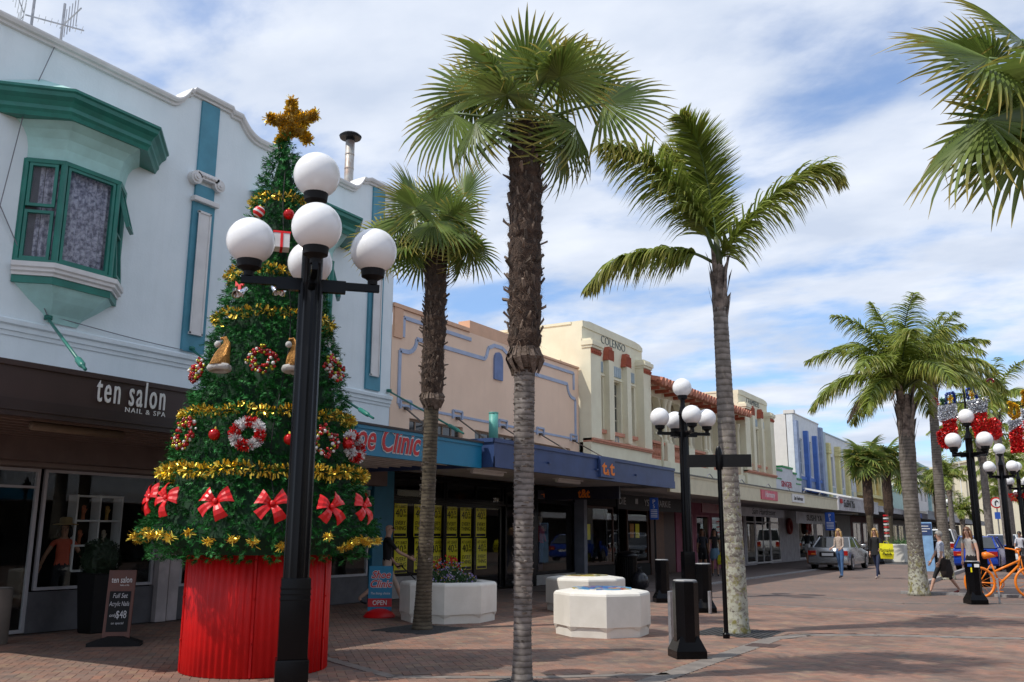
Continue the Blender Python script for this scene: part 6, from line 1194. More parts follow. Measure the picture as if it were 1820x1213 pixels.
def hat(a, z, label, side):
    t_ = thing('gnome_hat', label, 'hat', (0, 0, 0), 0, 'gold gnome hats on the christmas tree'); mb = MB(); mb.tube([(0, -.05, -.14), (0, -.05, 0), (.02, -.04, .15), (-.02, -.05, .22), (-.06, -.07, .20)], [.115, .085, .04, .022, .018], 12); pos = place_on(mb, a, z, .07); _part(mb, 'cone', M('copper_glitter', (.80, .42, .12), .3, .7, isl=.0, c2=(.35, .15, .04), scale=60, bump=1.0, bscale=200), t_, pos, True)
    fur = M('fur_white', (.72, .70, .66), .95, bump=1.0, bscale=150); mb = MB(); mb.tube([(-.115 * math.cos(R(20 * i)), -.05 - .06 * math.sin(R(20 * i)), -.15) for i in range(10)], .04, 8); mb.tube([(.115 * math.cos(R(20 * i)), -.05 + .08 * math.sin(R(20 * i)), -.15) for i in range(10)], .035, 8); place_on(mb, a, z, .07); _part(mb, 'brim', fur, t_, pos, True); mb = MB(); mb.ball((-.075, -.08, .13), .038, 10); place_on(mb, a, z, .07); _part(mb, 'pompom', fur, t_, pos, True); t_.location = pos
hat(-80, 3.40, 'gold gnome hat with white fur brim on the upper left', 1); hat(-29, 3.40, 'gold gnome hat partly hidden by the lamp post', 1)
gf = thing('gift_box', 'small white wire gift box with red ribbon high on the tree', 'gift box', (0, 0, 0)); mb = MB(); mb.box(-.09, .09, -.1, .02, -.09, .10); pos = place_on(mb, -42, 4.80, .08); _part(mb, 'box', M('gift_white', (.66, .63, .62), .6), gf, pos); mb = MB(); mb.box(-.015, .015, -.105, .025, -.095, .105); mb.box(-.1, .1, -.105, .02, .1, .125); place_on(mb, -42, 4.80, .08); _part(mb, 'ribbon', redt, gf, pos); gf.location = pos
def bells(a, z, label):
    t_ = thing('bell_cluster', label, 'bells', (0, 0, 0), 0, 'silver bells with red ribbon'); pos = None
    for s_ in (-1, 1):
        mb = MB(); mb.lathe([(.012, .06), (.03, .05), (.036, .0), (.05, -.04), (.06, -.055), (.045, -.05), (.02, .03)], (0, 0, 0), 16); mb.xf(Matrix.Translation((.05 * s_, -.06, -.03)) @ Matrix.Rotation(R(35) * s_, 4, 'Y') @ Matrix.Rotation(R(-15), 4, 'X')); pos = place_on(mb, a, z, .07); _part(mb, 'bell', M('bell_silver', (.8, .8, .8), .12, 1.0), t_, pos, True)
    mb = MB(); mb.prism([(0, .03), (-.06, .09), (-.05, .02)], 'y', -.1, -.08); mb.prism([(0, .03), (.06, .09), (.05, .02)], 'y', -.1, -.08); mb.prism([(-.01, .03), (.03, .03), (.045, -.07), (.01, -.05)], 'y', -.11, -.09); place_on(mb, a, z, .07); _part(mb, 'ribbon', redp, t_, pos); t_.location = pos
bells(-76, 4.20, 'silver bells with a red ribbon on the left side'); bells(-42, 4.22, 'pair of silver bells with red ribbon beside the lamp post')

# ================================================================= palms
leaf_g = M('fan_leaf', (.125, .19, .034), .34, c2=(.19, .25, .06), scale=2.0, isl=.3, trans=.30, attr=(.50, .38, .08))
leaf_f = M('feather_leaf', (.19, .25, .035), .40, c2=(.28, .34, .07), scale=1.5, isl=.3, trans=.38, attr=(.36, .30, .05))
petiole_m = M('petiole', (.10, .16, .04), .5, var=.2); fibre = M('trunk_fibre', (.085, .052, .035), .95, c2=(.035, .022, .016), scale=14, bump=1.0, bscale=60); stubm = M('leaf_stub', (.19, .14, .105), .85, c2=(.04, .028, .02), scale=5, isl=.6)
ring_a = ring_mat('ringed_bark', (.25, .22, .20), (.085, .07, .06), 5.2); ring_b = ring_mat('brown_ringed_bark', (.13, .105, .07), (.04, .03, .02), 5.5); ring_c = ring_mat('lichen_bark', (.30, .265, .235), (.13, .11, .09), 3.0, 4.2, .3); ring_d = ring_mat('lichen_bark_low', (.20, .175, .15), (.10, .085, .07), 3.6, 2.2, .3)
def fan_frond(seed, pet=.55, R_=.72, nseg=38, droop=.35, tipy=.5, spread=155, bend=.5, wscale=1.0, pitch=30):
    """fan leaf: petiole along +x from origin, blade at its end; returns (petiole, blade)"""
    r_ = random.Random(seed); mp_ = MB(); n = 6; pts = []
    for i in range(n + 1): t = i / n; pts.append((pet * t, 0, pet * (.10 * t - .22 * t * t)))
    mp_.tube(pts, [.020 - .008 * i / n for i in range(n + 1)], 5); o = Vector(pts[-1]); mb = MB(); tip = []
    for k in range(nseg):
        a = R(-spread + 2 * spread * (k + .5) / nseg); da = R(2 * spread / nseg) * .5; L_ = R_ * (1.0 - .16 * abs(a) / R(spread)) * r_.uniform(.9, 1.04); fused = .45; old = r_.random() < tipy; dr = droop * r_.uniform(.6, 1.5); flop = r_.random() < .08
        rows = []; m_ = 6
        for i in range(m_ + 1):
            t = i / m_; rr = L_ * t; wd = math.tan(da) * rr if t < fused else math.tan(da) * L_ * fused * max(.0, (1 - (t - fused) / (1 - fused)) ** .6) + .001
            wd = min(wd, .028 * wscale) if t > fused else wd
            zb = -bend * (1 - math.cos(a)) * rr * .28 - dr * max(0, t - .45) ** 2 * R_ * (2.4 if flop else 1) - .10 * bend * rr * abs(math.sin(a)); ca, sa = math.cos(a), math.sin(a)
            ctr = Vector((rr * ca, rr * sa, zb)); sd = Vector((-sa, ca, 0)); rows.append((ctr + sd * wd + Vector((0, 0, wd * .45)), ctr - Vector((0, 0, wd * .35)), ctr - sd * wd + Vector((0, 0, wd * .45)), t))
        b0 = len(mb.v)
        for q in rows:
            for j in range(3): mb.v.append(tuple(q[j] + o)); tip.append((max(0, (q[3] - .62) / .38) if old else max(0, (q[3] - .86) / .14)) * .95)
        for i in range(m_):
            for j in range(2): mb.f.append((b0 + i * 3 + j, b0 + i * 3 + j + 1, b0 + (i + 1) * 3 + j + 1, b0 + (i + 1) * 3 + j)); mb.m.append(0)
    mb.xf(Matrix.Translation(o) @ Matrix.Rotation(R(pitch), 4, 'Y') @ Matrix.Translation(-o)); mb.tip = tip; return mp_, mb
FANS = {}
def fan_meshes(key, **k):
    if key not in FANS:
        p, b = fan_frond(**k); FANS[key] = (p.mesh('petiole', petiole_m, True), b.mesh('frond', leaf_g, False, (0, 0, 0), False))
    return FANS[key]
def orient(az, el, roll=0): return (Matrix.Rotation(az, 4, 'Z') @ Matrix.Rotation(-el, 4, 'Y') @ Matrix.Rotation(roll, 4, 'X'))
def put_frond(root, meshes, az, el, roll, scale, base, nm='frond'):
    M_ = Matrix.Translation(base) @ orient(az, el, roll) @ Matrix.Scale(scale, 4)
    fr = link(nm, meshes[1], root); fr.matrix_local = M_; p = link('petiole', meshes[0], fr); return fr
def ring_trunk(mb, path, rad, step=.035, n=18, seed=1, amp=.012, mi=0):
    """trunk with ridged leaf scars: radius pulses along the length"""
    r_ = random.Random(seed); P = [Vector(p) for p in path]; cum = [0]
    for a, b in zip(P, P[1:]): cum.append(cum[-1] + (b - a).length)
    tot_ = cum[-1]; pts = []; rr = []; s_ = 0; k = 0
    while s_ < tot_:
        i = max(j for j in range(len(cum)) if cum[j] <= s_ + 1e-6); i = min(i, len(P) - 2); f = (s_ - cum[i]) / (cum[i + 1] - cum[i]); q = rad[i] + (rad[i + 1] - rad[i]) * f
        pts.append(P[i].lerp(P[i + 1], f)); rr.append(q + (amp if k % 2 else -amp * .2) * r_.uniform(.4, 1.3)); s_ += step * (.35 if k % 2 else .65) * r_.uniform(.55, 1.5); k += 1
    pts.append(P[-1]); rr.append(rad[-1]); o = len(mb.v); mb.tube(pts, rr, n, mi)
    for i in range(o, len(mb.v)): v = mb.v[i]; w_ = 1 + .0; j = (i - o) % n; dz = .006 * math.sin(j * 1.7 + (i // n) * .9); mb.v[i] = (v[0], v[1], v[2] + dz)
    return mb
def stub_mesh(seed):
    r_ = random.Random(seed); mb = MB(); l_ = r_.uniform(.04, .10); w_ = r_.uniform(.008, .020); mb.add([(0, -w_, -.01), (0, w_, -.01), (0, w_, .012), (0, -w_, .012), (l_, -w_ * .6, .03 + r_.uniform(-.01, .05)), (l_, w_ * .6, .03), (l_ * .97, w_ * .5, .05), (l_ * .97, -w_ * .5, .055)], [(0, 1, 2, 3), (4, 5, 6, 7), (0, 1, 5, 4), (1, 2, 6, 5), (2, 3, 7, 6), (3, 0, 4, 7)]); return mb.mesh('leaf_stub', stubm)
STUBS = [stub_mesh(k) for k in range(6)]
def fan_palm(label, base, zc, zf, r0, r1, rf, fronds, ring_mt, stubs=150, seed=1, group='fan palms along the street', cone=None, detail=True, fs=1.0, sway=(0, 0)):
    t_ = thing('fan_palm', label, 'palm tree', (base[0], base[1], 0), 0, group); r_ = random.Random(seed); x, y = 0, 0; sx, sy = sway
    mb = MB(); P = [(0, 0, -.02), (0, 0, .12), (sx * .1, sy * .1, .5), (sx * .5, sy * .5, zf * .6), (sx * .7, sy * .7, zf)]; Rr = [r0 * 1.35, r0 * 1.15, r0, r1, r1 * 1.08]
    ring_trunk(mb, P, Rr, .040 if detail else .12, 20 if detail else 10, seed, .0055 if detail else .004); link('trunk', mb.mesh('trunk', ring_mt, True), t_)
    if detail:   # flaking leaf scars on the ringed trunk
        fk = MB()
        for k in range(420):
            z = .3 + (zf - .4) * r_.random() ** .7; a = r_.uniform(0, 6.283); q = (r0 + (r1 - r0) * z / zf) + .004; o_ = Vector((math.cos(a), math.sin(a), 0)); tg = Vector((-math.sin(a), math.cos(a), 0)); c = Vector((sx * .6 * z / zf, sy * .6 * z / zf, z)) + o_ * q; wd_ = r_.uniform(.012, .035); h_ = r_.uniform(.006, .018); fk.add([c - tg * wd_, c + tg * wd_, c + tg * wd_ * .8 + o_ * r_.uniform(.006, .022) + Vector((0, 0, h_)), c - tg * wd_ * .8 + o_ * r_.uniform(.004, .014) + Vector((0, 0, h_ * 1.3))], [(0, 1, 2, 3)])
        link('bark_flakes', fk.mesh('bark_flakes', M('bark_flake', (.30, .27, .24), .9, c2=(.12, .10, .08), scale=8, isl=.5), False, (0, 0, 0), False), t_)
    mb = MB(); m_ = 40 if detail else 14; pts = []; rr = []
    for i in range(m_ + 1):
        f = i / m_; z = zf - .12 + (zc - zf + .1) * f; env = 1.0 if f > .12 else .62 + 3.2 * f; pts.append((sx * (.7 + .3 * f), sy * (.7 + .3 * f), z)); rr.append(rf * env * (1 - .12 * max(0, f - .8) / .2) * r_.uniform(.9, 1.06))
    o = len(mb.v); mb.tube(pts, rr, 18 if detail else 8)
    for i in range(o, len(mb.v)): v = mb.v[i]; q = 1 + r_.uniform(-.06, .06); mb.v[i] = (sx * .85 + (v[0] - sx * .85) * q, sy * .85 + (v[1] - sy * .85) * q, v[2] + r_.uniform(-.02, .02))
    fb = link('fibre_sheath', mb.mesh('fibre_sheath', fibre, False), t_)
    if detail:   # hair strands
        hb = MB()
        for k in range(2600):
            f = r_.random(); z = zf - .1 + (zc - zf + .05) * f; a = r_.uniform(0, 6.283); env = 1.0 if f > .12 else .7 + 2.5 * f; q = rf * env * .97; c = Vector((sx * (.7 + .3 * f) + q * math.cos(a), sy * (.7 + .3 * f) + q * math.sin(a), z)); o_ = Vector((math.cos(a), math.sin(a), 0)); d = (o_ * r_.uniform(.1, .7) + Vector((-math.sin(a), math.cos(a), 0)) * r_.gauss(0, .8) + Vector((0, 0, r_.gauss(-.3, .7)))).normalized() * r_.uniform(.05, .13); e = Vector((0, 0, 1)).cross(o_) * .003; hb.add([c - e, c + e, c + d], [(0, 1, 2)])
        link('fibre_hair', hb.mesh('fibre_hair', M('fibre_hair', (.13, .085, .06), .9, isl=.6), False, (0, 0, 0), False), t_)
        for k in range(stubs):
            f = (k + r_.random()) / stubs; z = zf + (zc - zf) * (.08 + .90 * f); a = k * 2.39996 + r_.uniform(-.2, .2); q = rf * .93; s_ = link('leaf_stub', STUBS[k % 6], t_)
            s_.matrix_local = Matrix.Translation((sx * (.7 + .3 * f) + q * math.cos(a), sy * (.7 + .3 * f) + q * math.sin(a), z)) @ Matrix.Rotation(a, 4, 'Z') @ Matrix.Rotation(R(r_.uniform(-65, 10)), 4, 'Y') @ Matrix.Rotation(R(r_.uniform(-35, 35)), 4, 'X') @ Matrix.Scale(r_.uniform(.8, 1.25), 4)
        # torn fibre skirt where the bare trunk starts
        kb = MB()
        for k in range(26):
            a = k * 2 * math.pi / 26 + r_.uniform(-.1, .1); q = rf * .8; o_ = Vector((math.cos(a), math.sin(a), 0)); tg = Vector((-math.sin(a), math.cos(a), 0)); c = Vector((sx * .7, sy * .7, zf + .18)) + o_ * q; l_ = r_.uniform(.15, .3); e = tg * r_.uniform(.05, .09)
            kb.add([c - e, c + e, c + e * .8 + o_ * .045 - Vector((0, 0, l_ * .5)) + tg * .04, c - e * .8 + o_ * .05 - Vector((0, 0, l_ * .5)) + tg * .04, c + e * .3 + o_ * -.02 - Vector((0, 0, l_)) + tg * .07, c - e * .3 + o_ * -.02 - Vector((0, 0, l_)) + tg * .07], [(0, 1, 2, 3), (3, 2, 4, 5)])
        link('fibre_skirt', kb.mesh('fibre_skirt', M('skirt_fibre', (.20, .15, .12), .95, c2=(.10, .07, .05), scale=20, bump=.8, bscale=80), False), t_)
    top = Vector((sx, sy, zc - .05))
    for (az, el, sc_, var, roll) in fronds:
        put_frond(t_, fan_meshes(*var) if isinstance(var, tuple) else FANS[var], R(az), R(el), R(roll), sc_ * fs, top)
    return t_
for k in range(4): fan_meshes('up%d' % k, seed=k + 70, pet=(.85, .7, .95, .8)[k], R_=(.76, .72, .8, .7)[k], nseg=34, droop=(.15, .3, .22, .5)[k], tipy=.75, bend=(.1, .3, .15, .4)[k], pitch=(0, 15, -8, 25)[k], spread=(125, 150, 115, 160)[k])
for k in range(5):
    fan_meshes('big%d' % k, seed=k + 3, pet=(.55, .7, .5, .8, .6)[k], R_=(.74, .78, .70, .78, .72)[k], nseg=36, droop=(.3, .45, .6, .35, .8)[k], tipy=(.5, .7, .6, .95, .5)[k], bend=(.3, .5, .8, .4, 1.0)[k], pitch=(20, 40, 62, 8, 75)[k], spread=(165, 150, 160, 130, 150)[k])
    fan_meshes('far%d' % k, seed=k + 30, pet=.5, R_=.80, nseg=22, droop=.4, tipy=.4, bend=.6, wscale=1.6)
r9 = random.Random(5)
def fan_set(n, pre, lo=-38, hi=82, seed=2, s=(.9, 1.08), off=0):
    q = random.Random(seed); out = []
    for k in range(n):
        f = (k + .5) / n; out.append((k * 137.5 + off + q.uniform(-14, 14), hi + (lo - hi) * f ** .85 + q.uniform(-7, 7), q.uniform(*s), pre + str(q.randrange(5)), q.uniform(-35, 35)))
    return out
# the tallest fan palm: az measured from +x; camera-right is 30.8 deg
F1 = fan_set(4, 'big', 20, 60, 4) + [(121, 74, 1.08, 'up0', 0), (150, 62, 1.1, 'up2', -15), (95, 66, 1.1, 'up2', 20), (180, 58, 1.05, 'up1', -40), (60, 60, 1.12, 'up0', 40), (301, 66, .95, 'up1', 10), (330, 52, .9, 'up3', 30), (262, 52, .95, 'up3', -30),
      (214, 16, 1.2, 'big1', -75), (236, 4, 1.0, 'big4', -30), (206, 40, 1.15, 'up1', -80), (32, -26, .92, 'big2', 60), (28, 24, 1.2, 'big3', 60), (20, 5, .95, 'big4', 40), (222, -18, .55, 'big0', -20), (45, 44, 1.0, 'up2', 80)]
fan_palm('tallest fan palm in the centre with a shaggy upper trunk', (-4.84, 8.32), 6.06, 3.28, .088, .102, .182, F1, ring_a, 190, 3, sway=(.02, .015))
F2 = fan_set(10, 'big', -25, 60, 9) + [(121, 74, .95, 'up0', 0), (160, 60, 1.0, 'up2', -15), (80, 62, 1.0, 'up1', 20), (301, 70, .9, 'up1', 0), (230, 66, 1.0, 'up0', -40), (20, 66, 1.0, 'up2', 50)] + [(212, 30, 1.1, 'big1', -60), (206, 8, 1.15, 'big3', -70), (222, -12, 1.0, 'big0', -50), (215, 52, 1.1, 'big0', -60), (30, 10, 1.0, 'big2', 50), (40, -28, .9, 'big4', 40), (300, 20, 1.0, 'big4', 10)]
fan_palm('shorter fan palm between the decorated tree and the tallest palm', (-8.95, 12.22), 6.50, 3.62, .13, .112, .19, F2, ring_b, 150, 5, sway=(.12, .0), fs=.98)
F3 = fan_set(13, 'big', -30, 80, 12) + [(205, -8, 1.15, 'big1', -30), (212, -35, 1.1, 'big0', -40), (195, 10, 1.15, 'big2', -30), (225, 18, 1.1, 'big3', -50)]
fan_palm('fan palm crown reaching into the top right corner', (.52, 8.15), 5.05, 3.2, .14, .14, .22, F3, ring_a, 60, 8)
for k, (x, y, zc, lb) in enumerate(((-8.9, 52.0, 5.55, 'left of two fan palms before the ochre building'), (-8.6, 56.5, 5.95, 'right of two fan palms with a shaggy trunk by the ochre building'), (-9.3, 70, 5.6, 'far fan palm partly behind the thick feather palm trunk'), (-9.0, 84, 5.9, 'small far fan palm beside the slim palm trunk'))):
    fan_palm(lb, (x, y), zc, 2.6, .18, .16, .27, fan_set(20, 'far', -45, 78, 20 + k, (1.15, 1.4)), ring_b, 0, k, detail=False)
# feather palms
def feather(pts, ll, npair=46, seed=1, droop=.9, side=.7, lw=.0175, tipy=.35, nd=3, upf=0.0, w0=.25, fwd=.55):
    """feather frond along control points (local); leaflets hang under gravity"""
    r_ = random.Random(seed); P = [Vector(p) for p in pts]
    def cr(t):
        n = len(P) - 1; s_ = t * n; i = min(int(s_), n - 1); f = s_ - i; p0 = P[max(i - 1, 0)]; p1 = P[i]; p2 = P[i + 1]; p3 = P[min(i + 2, n)]
        return .5 * ((2 * p1) + (-p0 + p2) * f + (2 * p0 - 5 * p1 + 4 * p2 - p3) * f * f + (-p0 + 3 * p1 - 3 * p2 + p3) * f ** 3)
    rb = MB(); N_ = 18; rb.tube([cr(i / N_) for i in range(N_ + 1)], [.028 * (1 - .85 * i / N_) + .003 for i in range(N_ + 1)], 6); mb = MB(); tip = []
    for k in range(npair):
        t = w0 + (1 - w0) * (k + .5) / npair; c = cr(t); d = (cr(min(1, t + .02)) - cr(t - .02)).normalized(); s0 = d.cross(Vector((0, 0, 1)))
        s0 = s0.normalized() if s0.length > .42 else (RT - d * RT.dot(d)).normalized(); up = s0.cross(d)
        env = math.sin(math.pi * min(1, .22 + .78 * (t - w0) / (1 - w0)) * .97) ** .6
        for sg in (-1, 1):
            for dup_ in range(nd):
                L_ = ll * max(.25, env) * r_.uniform(.75, 1.1); el = r_.uniform(-.35, .5) + upf; v = (s0 * sg * side + d * fwd + up * el + Vector((0, 0, -.1))).normalized(); m_ = 4; pos = c + Vector((0, 0, 0)); rows = []; tw = r_.uniform(-1.1, 1.1); wd0 = lw * r_.uniform(.8, 1.15); old = r_.random() < tipy * (t ** 1.5) * 1.6
                for i in range(m_ + 1):
                    f = i / m_; ww = wd0 * (1 - f) ** .55 + .0008; n_ = v.cross(Vector((0, 0, 1))); n_ = n_.normalized() if n_.length > .1 else s0; n_ = n_ * math.cos(tw) + v.cross(n_) * math.sin(tw); rows.append((pos + n_ * ww, pos - n_ * ww, f)); v = (v + Vector((0, 0, -droop * (.22 + .25 * f)))).normalized(); pos = pos + v * (L_ / m_)
                b0 = len(mb.v)
                for a, b, f in rows: mb.v += [tuple(a), tuple(b)]; q = (max(0, f - .45) * 1.7 if old else max(0, f - .85) * 3) ; tip += [min(1, q), min(1, q)]
                for i in range(m_): mb.f.append((b0 + 2 * i, b0 + 2 * i + 1, b0 + 2 * i + 3, b0 + 2 * i + 2)); mb.m.append(0)
    mb.tip = tip; return rb, mb
def add_feather(root, pts, nm='frond', mat=None, **k):
    rb, mb = feather(pts, **k); f = link(nm, mb.mesh(nm, mat or leaf_f, False, (0, 0, 0), False), root); link('midrib', rb.mesh('midrib', petiole_m, True), f); return f
RT = Vector((.8586, .5126, 0)); DP = Vector((-.5126, .8586, 0))
def W(u, v, w_=0): return RT * u + Vector((0, 0, v)) + DP * w_
def feather_trunk(t_, path, rad, mat, boot=None, seed=1, n=20, step=.07):
    mb = MB(); ring_trunk(mb, path, rad, step, n, seed, .005); link('trunk', mb.mesh('trunk', mat, True), t_)
    if boot:
        z0, z1, r_ = boot; q = random.Random(seed); mb = MB(); cxy = Vector(path[-1]); cxy.z = 0
        mb.tube([cxy + Vector((0, 0, z0)), cxy + Vector((0, 0, z0 + (z1 - z0) * .4)), cxy + Vector((0, 0, z1))], [r_ * .95, r_ * 1.1, r_ * .7], 12)
        for k in range(18):
            a = k * 2.4; z = z0 + (z1 - z0) * (k / 18) * .85; o_ = Vector((math.cos(a), math.sin(a), 0)); tg = Vector((-math.sin(a), math.cos(a), 0)); c = cxy + o_ * r_ * .85 + Vector((0, 0, z)); l_ = q.uniform(.3, .5) * (z1 - z0); 
            mb.add([c - tg * r_ * .5, c + tg * r_ * .5, c + tg * r_ * .3 + o_ * r_ * .55 + Vector((0, 0, l_)), c - tg * r_ * .12 + o_ * r_ * (.6 + q.random() * .5) + Vector((0, 0, l_ * 1.3))], [(0, 1, 2, 3)])
        link('leaf_boots', mb.mesh('leaf_boots', M('boot_grey', (.32, .26, .22), .9, c2=(.08, .06, .05), scale=7, bump=.5), False), t_)
    return t_
p3 = thing('feather_palm', 'feather palm with four windblown fronds and lichen on its trunk', 'palm tree', (-4.56, 14.48, 0), 0, 'feather palms along the street')
feather_trunk(p3, [(0, 0, -.02), (0, 0, .15), (.01, 0, .8), (-.02, 0, 3.0), (-.04, 0, 5.2)], [.215, .19, .168, .14, .118], ring_c, (5.0, 5.95, .12), 3)
T3 = Vector((-.04, 0, 5.95))
def P3(L_): return [T3 + W(*q) for q in L_]
mb = MB(); mb.tube([T3 + W(0, -.1), T3 + W(0, .2), T3 + W(-.02, .5)], [.075, .07, .04], 10); link('crownshaft', mb.mesh('crownshaft', M('crownshaft', (.09, .11, .04), .5), True), p3)
add_feather(p3, P3([(0, .1), (-.03, .8, .05), (-.12, 1.6, .08), (-.28, 2.25, .0), (-.58, 2.66, -.15)]), ll=.72, npair=95, nd=4, lw=.021, seed=1, droop=.32, fwd=.8, side=.8, tipy=.25, w0=.14)
add_feather(p3, P3([(0, .05), (-.12, .7, .3), (-.22, 1.4, .5), (-.45, 2.0, .6), (-.75, 2.3, .6)]), ll=.72, npair=80, nd=4, lw=.021, seed=2, droop=.45, fwd=.9, side=.8, tipy=.2, w0=.2)
add_feather(p3, P3([(0, .05), (-.3, .75, -.2), (-.8, 1.3, -.4), (-1.35, 1.72, -.6), (-1.95, 1.85, -.8)]), ll=.92, npair=85, nd=3, lw=.021, seed=3, droop=1.1, side=.5, tipy=.7, w0=.2)
add_feather(p3, P3([(0, .0), (-.32, .14, -.1), (-.62, .18, -.2), (-1.2, .12, -.4), (-1.8, -.10, -.6), (-2.28, -.6, -.75)]), ll=.72, npair=76, nd=3, lw=.021, seed=4, droop=1.3, side=.4, tipy=.9, w0=.26)
add_feather(p3, P3([(0, .0), (.15, .3, -.05), (.6, .85, -.2), (1.2, 1.35, -.3), (1.72, 1.6, -.4), (1.98, 1.42, -.5)]), ll=.78, npair=84, nd=3, lw=.021, seed=5, droop=1.15, side=.45, tipy=.8, w0=.12)
def queen_palm(label, base, trunk, rad, top, n, L_, seed, mat, boot, dead=1, ll=.6, npair=38, group='feather palms along the street', lw=.02, dirs=None):
    t_ = thing('feather_palm', label, 'palm tree', (base[0], base[1], 0), 0, group); feather_trunk(t_, trunk, rad, mat, boot, seed, 14, .12); q = random.Random(seed); T = Vector(top)
    for k in range(n):
        a = k * 2.39996 + q.uniform(-.3, .3) + seed; f = (k + .5) / n; el = R(86 - 62 * f); l_ = L_ * q.uniform(.85, 1.08); h = Vector((math.cos(a), math.sin(a), 0)); pts = []; d = h * math.cos(el) + Vector((0, 0, math.sin(el))); p = T.copy(); m_ = 5
        for i in range(m_ + 1): pts.append(p.copy()); p = p + d * l_ / m_; d = (d + Vector((0, 0, -.34 - .10 * f)) ).normalized()
        add_feather(t_, pts, ll=ll, npair=npair, seed=seed * 50 + k, droop=.95, side=.6, tipy=.45, lw=lw, w0=.16)
    for k in range(dead):
        a = R(210 + 170 * k); h = Vector((math.cos(a), math.sin(a), 0)); pts = [T, T + h * .6 + Vector((0, 0, .1)), T + h * 1.1 - Vector((0, 0, .15)), T + h * 1.5 - Vector((0, 0, .8))]; add_feather(t_, pts, 'dead_frond', M('dead_leaf', (.33, .25, .19), .9, isl=.3), ll=.3, npair=24, seed=k, droop=1.3, side=.4, tipy=0, lw=lw)
    return t_
queen_palm('thick trunked feather palm at right beside the woman with black bag', (-3.38, 25.95), [(0, 0, -.02), (0, 0, .2), (0, 0, 1.0), (-.02, 0, 2.6), (0, 0, 3.6), (.02, 0, 4.2)], [.29, .25, .20, .19, .215, .19], (0, 0, 5.25), 20, 2.75, 3, ring_d, (3.9, 5.15, .20), 1, .72, 44)
queen_palm('slimmer feather palm just behind the thick trunked one', (-3.7, 35.7), [(0, 0, -.02), (0, 0, .2), (0, 0, 1.0), (.0, 0, 4.0), (.05, 0, 6.4)], [.29, .24, .185, .165, .15], (.05, 0, 7.1), 16, 2.9, 7, ring_d, (6.0, 6.95, .17), 1, .8, 34, lw=.026)
for k, (x, y, zt, lb, n, l_) in enumerate(((-7.6, 80, 5.7, 'small far feather palm over the white van', 12, 2.6), (-7.9, 92, 3.4, 'low far feather palm below the taller one', 10, 2.2), (-3.6, 57, 6.6, 'feather palm right of the stocking lamp post', 14, 3.1), (-3.0, 66, 5.6, 'bushy far feather palm behind the right lamp', 13, 2.8), (-2.4, 50, 7.4, 'feather palm at the right edge behind the candle decoration', 13, 3.0), (-3.4, 78, 5.4, 'far feather palm in the median beyond the blue car', 12, 2.8), (-4.6, 96, 5.2, 'farther feather palm in the median row', 11, 2.8), (-2.2, 84, 6.2, 'far feather palm beside the right edge lamps', 12, 2.8), (-5.2, 110, 5.0, 'distant feather palm near the far hall', 10, 2.8), (-3.0, 112, 6.0, 'most distant feather palm at the right', 10, 2.8))):
    queen_palm(lb, (x, y), [(0, 0, 0), (0, 0, .3), (0, 0, zt - 1.0)], [.3, .22, .18], (0, 0, zt), n, l_, 60 + k, ring_a, (zt - 1.2, zt - .1, .2), 0, .75, 20, lw=.04)
#PART5
# ================================================================= people
skin_a = M('skin_light', (.55, .33, .24), .55, var=.05); skin_b = M('skin_tan', (.34, .18, .11), .55, var=.05)
def skinned(verts, edges, radii, root, sub=2):
    me = bpy.data.meshes.new('sk'); me.from_pydata(verts, edges, []); o = bpy.data.objects.new('sk', me); col.objects.link(o)
    md = o.modifiers.new('s', 'SKIN'); lay = me.skin_vertices[0].data if me.skin_vertices else None
    if lay is None:
        bm = bmesh.new(); bm.from_mesh(me); bm.verts.layers.skin.verify(); bm.to_mesh(me); bm.free(); lay = me.skin_vertices[0].data
    for i, r_ in enumerate(radii): lay[i].radius = r_ if isinstance(r_, tuple) else (r_, r_); lay[i].use_root = (i == root)
    md.use_smooth_shade = True; s_ = o.modifiers.new('ss', 'SUBSURF'); s_.levels = sub; s_.render_levels = sub
    dg = bpy.context.evaluated_depsgraph_get(); ev = o.evaluated_get(dg); m2 = bpy.data.meshes.new_from_object(ev); bpy.data.objects.remove(o); return m2
